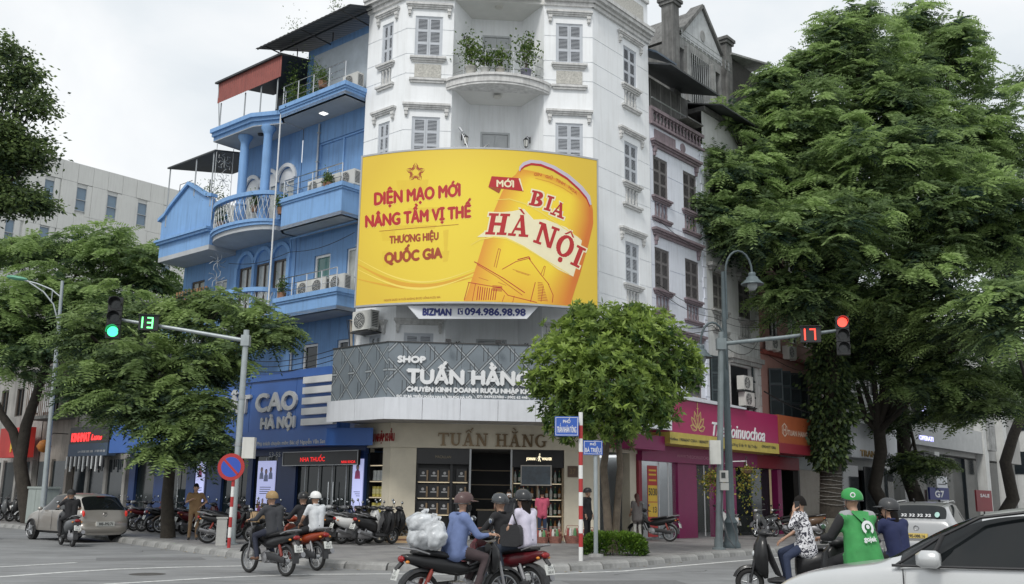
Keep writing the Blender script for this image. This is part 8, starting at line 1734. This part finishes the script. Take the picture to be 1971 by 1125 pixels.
PILLION=dict(RIDE); PILLION.update(pelvis=(-.56,0,.93),waist=(-.55,0,1.05),chest=(-.52,0,1.24),neck=(-.49,0,1.39),head=(-.46,0,1.51),shL=(-.51,.18,1.34),shR=(-.51,-.18,1.34),elL=(-.42,.27,1.10),elR=(-.42,-.27,1.10),wrL=(-.25,.20,.98),wrR=(-.25,-.20,.98),hpL=(-.52,.09,.90),hpR=(-.52,-.09,.90),knL=(-.14,.20,.80),knR=(-.14,-.20,.80),anL=(-.28,.22,.40),anR=(-.28,-.22,.40))
def person(label,loc,yaw,pose,top,legs,sleeve=1.0,helmet=None,hair=True,shoe=M_SHOE,scale=1.0,group=None,mask=None,long_hair=False,build=1.0,headyaw=0.0,skin=None,coat=0.0,shorts=False):
    """one continuous voxel-fused body, coloured by the nearest limb; head, hands and wear as children"""
    sk=skin or M_SKIN; J={k: Vector(v) for k,v in pose.items()}; segs=[]   # (p, q, r0, r1, tag)
    def S(a,b_,r0,r1,tag_): segs.append((Vector(a),Vector(b_),r0,r1,tag_))
    bd=build; fwd=(J['neck']-J['pelvis']).normalized()
    for s in ('L','R'):
        sg=1 if s== 'L' else -1
        S(J['sh' +s],J['sh' +s].lerp(J['el' +s],sleeve if sleeve<1 else 1),.062*bd,.050*bd,0)
        if sleeve<1: S(J['sh' +s].lerp(J['el' +s],sleeve),J['el' +s],.044,.040,2)
        S(J['el' +s],J['wr' +s],.043*bd if sleeve>=1 else .038,.032 if sleeve>=1 else .027,0 if sleeve>=1 else 2)
        S(J['hp' +s],J['kn' +s],.088*bd,.064*bd,1)
        if shorts: S(J['kn' +s],J['an' +s],.054,.038,2)
        else: S(J['kn' +s],J['an' +s],.062*bd,.050,1)
        d_=Vector((1,0,0)); hd=J['an' +s]+Vector((-.03,0,-.045)); S(hd,hd+Vector((.20,sg*.02,-.005)),.042,.034,3)
        S(J['sh' +s],J['chest'],.075*bd,.11*bd,0)
    tl=J['pelvis'].lerp(J['waist'],-.35-coat)
    S(J['pelvis'],J['hpL'],.115*bd,.095*bd,1); S(J['pelvis'],J['hpR'],.115*bd,.095*bd,1)
    for dy in (-.055,.055): S(tl+Vector((0,dy,0)),J['chest']+Vector((0,dy*1.5,0)),(.108+coat*.1)*bd,.112*bd,0); S(J['chest']+Vector((0,dy*1.5,0)),J['neck']+Vector((0,dy*.5,-.06)),.10*bd,.06,0)
    S(J['neck']+Vector((0,0,-.04)),J['head']+Vector((-.01,0,-.06)),.055,.052,2)
    b=MB()
    for p,q,r0,r1,tg in segs:
        if (q-p).length<.01: continue
        capsule(b,p,q,r0,r1)
    h=J['head']; hr=Matrix.Rotation(headyaw,3,'Z'); hd_=lambda x,y,z: h+hr @ Vector((x,y,z))
    heads=[(hd_(0,0,.03),(.098,.080,.105)),(hd_(.02,0,-.04),(.075,.064,.085)),(hd_(.098,0,-.02),(.016,.013,.022)),(hd_(0,.08,-.01),(.016,.010,.028)),(hd_(0,-.08,-.01),(.016,.010,.028))]
    for c,r_ in heads: b.ell(c,r_,12,8)
    me=b.mesh('body',sk); o=bpy.data.objects.new('body',me); COL.objects.link(o)
    md=o.modifiers.new('r','REMESH'); md.mode= 'VOXEL'; md.voxel_size=.021; sm=o.modifiers.new('s','SMOOTH'); sm.iterations=5; sm.factor=.5
    ev=bpy.data.meshes.new_from_object(o.evaluated_get(bpy.context.evaluated_depsgraph_get())); bpy.data.objects.remove(o); bpy.data.meshes.remove(me)
    n=len(ev.polygons); cen=np.empty(n*3,np.float32); ev.polygons.foreach_get('center',cen); cen=cen.reshape(-1,3); best=np.full(n,9.0); idx=np.zeros(n,np.int32)
    for p,q,r0,r1,tg in segs:
        a_,d_=np.array(p),np.array(q-p); L2=max(1e-6,float(d_ @ d_)); t_=np.clip(((cen-a_) @ d_)/L2,0,1); dist=np.linalg.norm(cen-(a_+t_[:,None]*d_),axis=1)-(r0+(r1-r0)*t_); dist=dist-(.022 if tg==0 else 0); u_=dist<best; best[u_]=dist[u_]; idx[u_]=tg
    hdist=np.linalg.norm((cen-np.array(h))/1.0,axis=1); idx[hdist<.118]=2
    ev.materials.clear()
    for m_ in (top,legs,sk,shoe): ev.materials.append(m_)
    ev.polygons.foreach_set('material_index',idx); ev.polygons.foreach_set('use_smooth',[True]*n); ev.name= 'body'
    t=thing('person',label,'person',loc,yaw,group); t.scale=(scale,)*3
    place(ev,'body',t)
    for s in ('L','R'):
        sg=1 if s== 'L' else -1; w=J['wr' +s]; d_=(w-J['el' +s]).normalized(); side=Vector((0,0,1)).cross(d_); side=side.normalized() if side.length>.1 else Vector((1,0,0)); nrm=d_.cross(side).normalized()
        hb=MB(); capsule(hb,w-d_*.02,w+d_*.02,.026,.03,8); secs_=[[w+d_*x+side*(y*wd)+nrm*(z*.014) for y,z in ((-1,-.6),(0,-1),(1,-.6),(1,.6),(0,1),(-1,.6))] for x,wd in ((-.005,.025),(.03,.038),(.075,.040),(.092,.034))]; hb.loft(secs_)
        for k,(off,L_) in enumerate(((-.030,.058),(-.010,.072),(.011,.068),(.030,.052))):
            a0=w+d_*.085+side*off; a1=a0+d_*L_*.55-nrm*.012; a2=a1+d_*L_*.30-nrm*.028; hb.tube([a0,a1,a2],[.0105,.0095,.007],6)
        a0=w+d_*.03+side*(-.036*sg if False else -.034); hb.tube([a0,a0+d_*.03-side*.028-nrm*.008,a0+d_*.058-side*.030-nrm*.022],[.013,.011,.008],6)
        hb.build('hand',sk,t,60)
    for s in (-1,1):
        b=MB(); b.ell(hd_(.090,.031*s,.018),(.010,.013,.007),8,5); b.build('eye',M_EYE,t,60); b=MB(); q0,q1=hd_(.096,.012*s,.040),hd_(.088,.050*s,.040); b.tube([q0,q1],.005,5); b.build('eyebrow',M_HAIR,t)
    if not mask: b=MB(); b.ell(hd_(.092,0,-.062),(.008,.024,.006),8,5); b.build('mouth',M_LIP,t,60)
    else:
        b=MB(); secs_=[]
        for z,rx,ry in ((.0,.100,.082),(-.03,.112,.078),(-.07,.105,.072),(-.105,.085,.062)): secs_.append([hd_(rx*math.cos(a_),ry*math.sin(a_),z) for a_ in np.linspace(-1.5,1.5,11)])
        b.loft(secs_,close=False,caps=False); b.build('face_mask',mask,t,60)
    if hair and not helmet or long_hair:
        b=MB(); secs_=[]
        for i in range(8):
            f_=i/7; el=math.pi/2*(1-f_) ; zz_=math.sin(el)
            secs_.append([hd_(-.012+(.112-.0*f_)*math.cos(a_)*math.cos(el)*(1 if math.cos(a_)<.3 else .92),.092*math.sin(a_)*math.cos(el),.035+.118*zz_-(.05*f_**2 if math.cos(a_)<.35 else -.01*f_)) for a_ in np.linspace(0,6.283,19)[:-1]])
        b.loft(secs_,caps=False)
        if long_hair:
            b.loft([[hd_(-.055-.01*k+.06*math.cos(a_),.085*math.sin(a_)*(1-.08*k),-.02-.075*k) for a_ in np.linspace(0,6.283,13)[:-1]] for k in range(5)])
        b.build('hair',M_HAIR if long_hair != 2 else mat('brown_hair',(.10,.04,.03),.6,var=.2),t,60)
    if helmet:
        kind,m_=helmet; b=MB(); secs_=[]
        for i in range(9):
            f_=i/8; el=math.pi/2-f_*1.75; c_,s_=math.cos(el),math.sin(el)
            secs_.append([hd_(-.008+.138*math.cos(a_)*c_,.118*math.sin(a_)*c_,.045+.128*s_+(.035*f_*max(0,math.cos(a_)))) for a_ in np.linspace(0,6.283,23)[:-1]])
        b.loft(secs_,caps=False); b.build('helmet',m_,t,60)
        if kind== 'brim':
            b=MB(); A_=np.linspace(-1.15,1.15,13); b.loft([[hd_(.128*math.cos(a_),.11*math.sin(a_),.062),hd_(.21*math.cos(a_)-.0,.125*math.sin(a_),.045),hd_(.21*math.cos(a_),.125*math.sin(a_),.039),hd_(.128*math.cos(a_),.11*math.sin(a_),.052)] for a_ in A_]); b.build('helmet_brim',m_,t,60)
        b=MB(); A_=np.linspace(0,6.283,25); b.tube([hd_(-.008+.136*math.cos(a_),.117*math.sin(a_),.012+.03*max(0,math.cos(a_))) for a_ in A_],.007,5); b.build('helmet_rim',M_PLAS,t,60)
        for s in (-1,1): b=MB(); b.tube([hd_(.02,.10*s,.02),hd_(.04,.078*s,-.06),hd_(.05,.02*s,-.115)],.006,5); b.build('chin_strap',M_PLAS,t)
    b=MB(); A_=np.linspace(0,6.283,15); nk=J['neck']+Vector((.0,0,-.005))
    b.tube([nk+Vector((.062*math.cos(a_),.066*math.sin(a_),-.012*math.cos(a_))) for a_ in A_],.014,6); b.build('collar',top,t,60)
    return t
C_=cloth
def hm(n,c,r_=.3): return mat('helmet_' +n,c,r_+.1,var=.05,coat=.12,spec=.3)
def on(h): return H[h]
p=gpt(370,1040); BR_=dict(STAND); BR_.update(elL=(-.06,.34,1.16),wrL=(.02,.17,1.02),elR=(.06,-.26,1.14),wrR=(.22,-.10,1.22),head=(.02,0,1.57))
person('man in a tan-brown shirt and trousers standing hand on hip beside the left tree',p,R(-75),BR_,C_('tan',(.22,.135,.065)),C_('tan_trousers',(.19,.125,.07)),sleeve=.62,scale=.99)
WM=dict(STAND); WM.update(elR=(.08,-.24,1.14),wrR=(.24,-.12,1.12),elL=(.02,.23,1.12),wrL=(.16,.2,.98))
tq=person('woman in a grey tunic and white trousers outside the perfume shop',W(6.75,-.45,.15),RZ+R(60),WM,C_('grey_tunic',(.15,.135,.13)),C_('white_trousers',(.55,.54,.50)),sleeve=.6,long_hair=2,scale=.94,coat=.6,mask=None)
person('man in a pink shirt and jeans browsing at the shop shelves',W(3.3,1.0,.16),RZ+R(55),WM,C_('pink',(.55,.10,.17)),C_('jeans',(.03,.05,.10)),sleeve=.6,scale=.97)
hood=dict(STAND); hood.update(elR=(.06,-.24,1.15),wrR=(.18,-.10,1.42),elL=(-.02,.24,1.12))
person('woman in a dark hooded jacket and white mask raising her hand at the shop door',W(2.0,1.35,.16),RZ+R(-125),hood,C_('dark_jacket',(.025,.027,.033)),C_('dark_skirt',(.02,.02,.022)),scale=.97,mask=mat('mask_white',(.68,.69,.70),.7,var=.05),long_hair=True,coat=.8)
person('person in black standing behind the banded post',W(2.83,-1.14,.16),RZ+R(-80),STAND,C_('black',(.014,.014,.017)),C_('black',(.014,.014,.017)),scale=1.0,coat=.4,helmet=('plain',hm('darkb',(.02,.02,.022))))
SIT=dict(STAND); SIT.update(pelvis=(0,0,.48),waist=(0,0,.62),chest=(.03,0,.82),neck=(.05,0,.98),head=(.08,0,1.11),shL=(.03,.18,.93),shR=(.03,-.18,.93),elL=(.12,.24,.70),elR=(.12,-.24,.70),wrL=(.32,.18,.62),wrR=(.32,-.18,.62),hpL=(.02,.09,.48),hpR=(.02,-.09,.48),knL=(.42,.12,.48),knR=(.42,-.12,.48),anL=(.40,.12,.09),anR=(.40,-.12,.09))
for k,(v_,c_,n_,lab) in enumerate(((17.2,(.05,.05,.055),'charcoal','person in charcoal seated on a low stool before the clinic, left one'),(15.2,(.06,.12,.2),'steel_blue','person in a steel-blue top seated on a low stool before the clinic, right one'))):
    q=W(-.75,v_,.15); person(lab,q,RZ+R(180),SIT,C_(n_,c_),C_('jeans',(.03,.05,.10)),sleeve=.6); st=wthing('stool','low plastic stool under the seated person, %s one' %('left','right')[k],'stool',q,'low stools'); MB().frame(q,RZ).box(-.16,.16,-.16,.16,.36,.40).build('seat',mat('blue_stool',(.03,.08,.3),.5,var=.1),st)
    for a_,c2 in ((-1,-1),(-1,1),(1,-1),(1,1)): MB().frame(q,RZ).tube([(.13*a_,.13*c2,.36),(.16*a_,.16*c2,0)],.015,6).build('leg',MATS['blue_stool'],st)
def rider(label,h,pose,*a,**k): loc,yaw=H[h]; return person(label,loc,yaw,pose,*a,group='riders',**k)
rider('rider in a tan helmet and dark grey shirt on the black underbone','r1',RIDE,C_('charcoal_shirt',(.04,.042,.048)),C_('navy_trousers',(.018,.022,.04)),helmet=('plain',hm('tan',(.30,.20,.09),.5)),sleeve=1.0,shoe=mat('brown_shoe',(.12,.06,.035),.6,var=.2))
rider('rider in a black helmet and dark suit steering the orange-red motorbike','r2',RIDE,C_('dark_suit',(.016,.016,.019)),C_('dark_suit',(.016,.016,.019)),helmet=('plain',hm('black',(.015,.015,.016),.2)),scale=1.0)
rider('pillion passenger in a white shirt and white helmet on the orange-red motorbike','r2',PILLION,C_('white',(.62,.64,.66)),C_('black_trousers',(.016,.016,.018)),sleeve=.55,helmet=('brim',hm('white',(.68,.68,.67))),scale=.97)
ph=dict(RIDE); ph.update(elL=(.02,.34,1.10),wrL=(.05,.16,1.34),head=(-.02,.02,1.45))
rider('rider in a black shirt and black cap helmet beside the silver hatchback','r0',ph,C_('black_tee',(.013,.013,.015)),C_('black_trousers',(.016,.016,.018)),sleeve=.55,helmet=('plain',hm('matt_black',(.02,.02,.02),.6)))
rider('rider in a yellow helmet and pale shirt cut by the left edge','r00',RIDE,C_('pale_lilac',(.52,.50,.56)),C_('black_trousers',(.016,.016,.018)),helmet=('plain',hm('yellow',(.62,.42,.02))))
r3=dict(RIDE); r3.update(chest=(-.06,0,1.19),elL=(.1,.27,1.03),elR=(.1,-.27,1.03),anL=(.12,.18,.33),anR=(.12,-.18,.33))
rider('rider in a blue shirt, brown trousers and maroon helmet with bags behind him','r3',r3,C_('work_blue',(.14,.19,.36)),C_('brown_trousers',(.06,.042,.045)),helmet=('brim',hm('maroon',(.085,.05,.048),.35)),mask=mat('mask_black',(.015,.015,.016),.8,var=.05),build=1.06,coat=.3,headyaw=R(-8))
r4=dict(RIDE)
rider('rider in a black jacket and chrome-striped helmet steering the burgundy motorbike','r4',r4,C_('black_jacket',(.014,.014,.016)),C_('dark_jeans',(.025,.035,.055)),helmet=('plain',hm('chrome',(.06,.065,.07),.12)),headyaw=R(20))
rider('pillion passenger in a lilac-white shirt with a black shoulder bag','r4',PILLION,C_('lilac_white',(.60,.57,.68)),C_('dark_jeans',(.025,.035,.055)),sleeve=.55,helmet=('plain',hm('grey_black',(.035,.037,.04),.2)),long_hair=True)
r5=dict(RIDE); r5.update(pelvis=(-.30,.02,.86),waist=(-.29,.02,.99),chest=(-.26,.02,1.20),neck=(-.24,.02,1.37),head=(-.22,.02,1.50),shL=(-.18,.17,1.32),shR=(-.30,-.15,1.32),elL=(-.02,.22,1.13),wrL=(-.12,.10,1.41),elR=(-.20,-.27,1.08),wrR=(.04,-.20,.93),hpL=(-.26,.09,.84),hpR=(-.26,-.07,.84),knL=(.06,.24,.66),knR=(.10,-.10,.72),anL=(.02,.34,.12),anR=(.02,-.16,.34))
SHP=mat('patterned_shirt',(.62,.62,.62),.85,var=0)
nt_=SHP.node_tree; tc_=nt_.nodes.new('ShaderNodeTexCoord'); nz_=nt_.nodes.new('ShaderNodeTexNoise'); nz_.inputs['Scale'].default_value=14; nz_.inputs['Detail'].default_value=2; nz_.inputs['Distortion'].default_value=2.2; rp_=nt_.nodes.new('ShaderNodeValToRGB'); rp_.color_ramp.elements[0].position=.46; rp_.color_ramp.elements[0].color=(.03,.03,.045,1); rp_.color_ramp.elements[1].position=.52; rp_.color_ramp.elements[1].color=(.66,.66,.68,1)
nt_.links.new(tc_.outputs['Object'],nz_.inputs['Vector']); nt_.links.new(nz_.outputs['Fac'],rp_.inputs['Fac']); nt_.links.new(rp_.outputs['Color'],nt_.nodes['Principled BSDF'].inputs['Base Color'])
rider('man in a black and white patterned shirt on the phone astride the black scooter','r5',r5,SHP,C_('blue_jeans',(.02,.03,.065)),sleeve=.9,coat=.6,build=1.04,headyaw=R(15))
r6=dict(RIDE); r6.update(head=(.02,0,1.50),neck=(-.03,0,1.37),shL=(-.06,.21,1.31),shR=(-.06,-.21,1.31),chest=(-.08,0,1.21))
M_GJK=mat('bright_green_jacket',(.045,.27,.075),.8,var=.18,scale=6,bump=.8,bscale=6)
GJ=rider('rider in a bright green jacket and green helmet behind the silver car bonnet','r6',r6,M_GJK,C_('black_trousers',(.016,.016,.018)),helmet=('plain',hm('green',(.035,.27,.065),.25)),build=1.12,coat=.7,scale=1.04,headyaw=R(25))
bk=lambda s_,u_,d_: Vector((-.235-d_+.10*(u_-.10) ,-s_,1.06+u_))
b=MB()
def vback(y,z):   # point just off the jacket back
    return Vector((-.155-.118*math.sqrt(max(0,1-(y/.26)**2))+.25*(z-1.1),y,z))
def back_poly(mb,pts,lift=.006):
    n=len(pts); mb.add([vback(p[0],p[1])-Vector((lift,0,0)) for p in pts],[tuple(range(n))])
o_=ring(0,1.19,.085,.085,26,R(35)-math.pi/2,R(325)-math.pi/2); i_=ring(0,1.19,.048,.048,26,R(35)-math.pi/2,R(325)-math.pi/2)
for q in band(o_,i_): back_poly(b,q,.014)
b.build('ring_logo',M_LET,GJ); b=MB(); cc=ring(0,1.20,.026,.026,14); back_poly(b,cc[:-1],.014); b.build('logo_dot',M_LET,GJ)
b=MB(); letters(b,'gojek',.18,.055,lambda s_,u_,d_: vback(.09-s_,1.03+u_)-Vector((.014+d_,0,0)),.004,.002); b.build('lettering',M_LET,GJ)
b=MB(); b.loft([[(-.12-.03*k,y,1.37-.035*k+.02*math.cos(y*9)) for y in np.linspace(-.13+.02*k,.13-.02*k,7)] for k in range(5)],close=False,caps=False); b.build('hood',M_GJK,GJ,60)
for s in (-1,1):
    b=MB(); capsule(b,(-.06,.215*s,1.30),(.055,.31*s,1.07),.073,.060); capsule(b,(.055,.31*s,1.07),(.24,.295*s,1.05),.055,.042); b.build('sleeve',C_('black_sleeve',(.02,.02,.022)),GJ,60); b=MB(); capsule(b,(-.07,.12*s,1.335),(-.065,.20*s,1.315),.068,.075); b.build('shoulder_yoke',C_('grey_yoke',(.30,.31,.32)),GJ,60)
b=MB(); [back_poly(b,q,.010) for q in [[(.02-.05*k,1.30-.05*k),(.05-.05*k,1.305-.05*k),(.0-.05*k,1.255-.05*k),(-.03-.05*k,1.25-.05*k)] for k in range(4)]]; b.build('bag_strap',M_PLAS,GJ)
for s,nm_ in ((1,0),(-1,1)):
    b=MB(); hp_=Vector((.02,0,1.545)); cs=hp_+Matrix.Rotation(R(25),3,'Z') @ Vector((-.07,.098*s,.035)); torus(b,(0,0,0),.026,.008,14,6,'y'); b.v=[tuple(cs+Matrix.Rotation(R(25+35*s),3,'Z') @ Vector(v)) for v in b.v]; b.build('helmet_logo',M_LET,GJ,60)
rider('rider in a navy jacket and dark grey helmet beside the green-jacket rider','r7',RIDE,C_('navy_jacket',(.015,.022,.075)),C_('black_trousers',(.016,.016,.018)),helmet=('brim',hm('dark_grey',(.05,.052,.055),.4)),long_hair=True,scale=1.0,headyaw=R(40))
pl_,pyaw=H['r5']; q=pl_+Matrix.Rotation(pyaw,3,'Z') @ Vector((-.17,.105,1.49)); t=wthing('phone','dark phone held to the ear by the man in the patterned shirt','phone',q); MB().frame(q,pyaw).box(-.04,.04,-.006,.006,-.07,.07).build('casing',M_PLAS,t)
def sling(h,off,label):
    l_,y_=H[h]; q=l_+Matrix.Rotation(y_,3,'Z') @ Vector(off); t=wthing('shoulder_bag',label,'bag',q); f=(q,y_); b=MB().frame(*f); b.loft([[(x*w,y,z) for x,y in ((-.17,-.05),(.17,-.05),(.19,.05),(-.19,.05))] for z,w in ((-.17,.7),(-.14,1),(0,1.02),(.10,.95),(.14,.7))]); b.build('body',mat('black_bag',(.02,.02,.022),.6,var=.2,bump=.3),t,50)
    b=MB().frame(*f); b.tube([(-.1,0,.13),(-.06,.05,.30),(-.02,-.02,.44),(.03,-.12,.30),(.08,0,.13)],.012,6); b.build('strap',MATS['black_bag'],t)
sling('r4',(-.46,.24,1.02),'slouchy black shoulder bag hanging from the pillion passenger in lilac')
l_,y_=H['r3']; M_PB=mat('white_plastic_bag',(.52,.54,.56),.25,var=.6,scale=4,bump=.5,bscale=7)
for k,(off,rr,lab) in enumerate((((-.56,.02,1.00),(.27,.26,.17),'lower bulging white plastic bag tied on the black motorbike seat'),((-.60,.03,1.20),(.23,.21,.15),'upper white plastic bag piled on the black motorbike'),((-.42,.16,1.06),(.16,.16,.22),'small clear plastic bag against the blue-shirt rider'),((-.50,-.16,1.05),(.18,.16,.20),'small white plastic bag on the far side of the load'))):
    q=l_+Matrix.Rotation(y_,3,'Z') @ Vector(off); t=wthing('plastic_bag',lab,'bag',q,'plastic bags on the motorbike'); b=MB(); b.ell((0,0,0),(1,1,1),44,28); rg=np.random.default_rng(40+k); ph_=rg.random(12)*6.28; fr_=rg.normal(size=(12,3))*4.2
    v2=[]
    for v in b.v: d_=.97+sum(.05*abs(math.sin(float(np.dot(fr_[j],v))*.62+ph_[j]))*(1 if j%2 else -1) for j in range(12)); v2.append((q.x+v[0]*rr[0]*d_,q.y+v[1]*rr[1]*d_,q.z+v[2]*rr[2]*d_))
    b.v=v2; b.build('bag',M_PB,t,80); b=MB(); b.tube([q+Vector((0,0,rr[2]*.85)),q+Vector((.03,0,rr[2]*1.15)),q+Vector((.06,.02,rr[2]*1.05))],[.04,.02,.035],7); b.build('knot',M_PB,t,60)
l_,y_=H['r1']; q=l_+Matrix.Rotation(y_,3,'Z') @ Vector((.33,.02,1.10)); t=wthing('parcel','tan paper parcel carried at the handlebar of the black underbone','parcel',q); MB().frame(q,y_).box(-.06,.14,-.14,.14,-.10,.10).build('box',M_CARD,t)
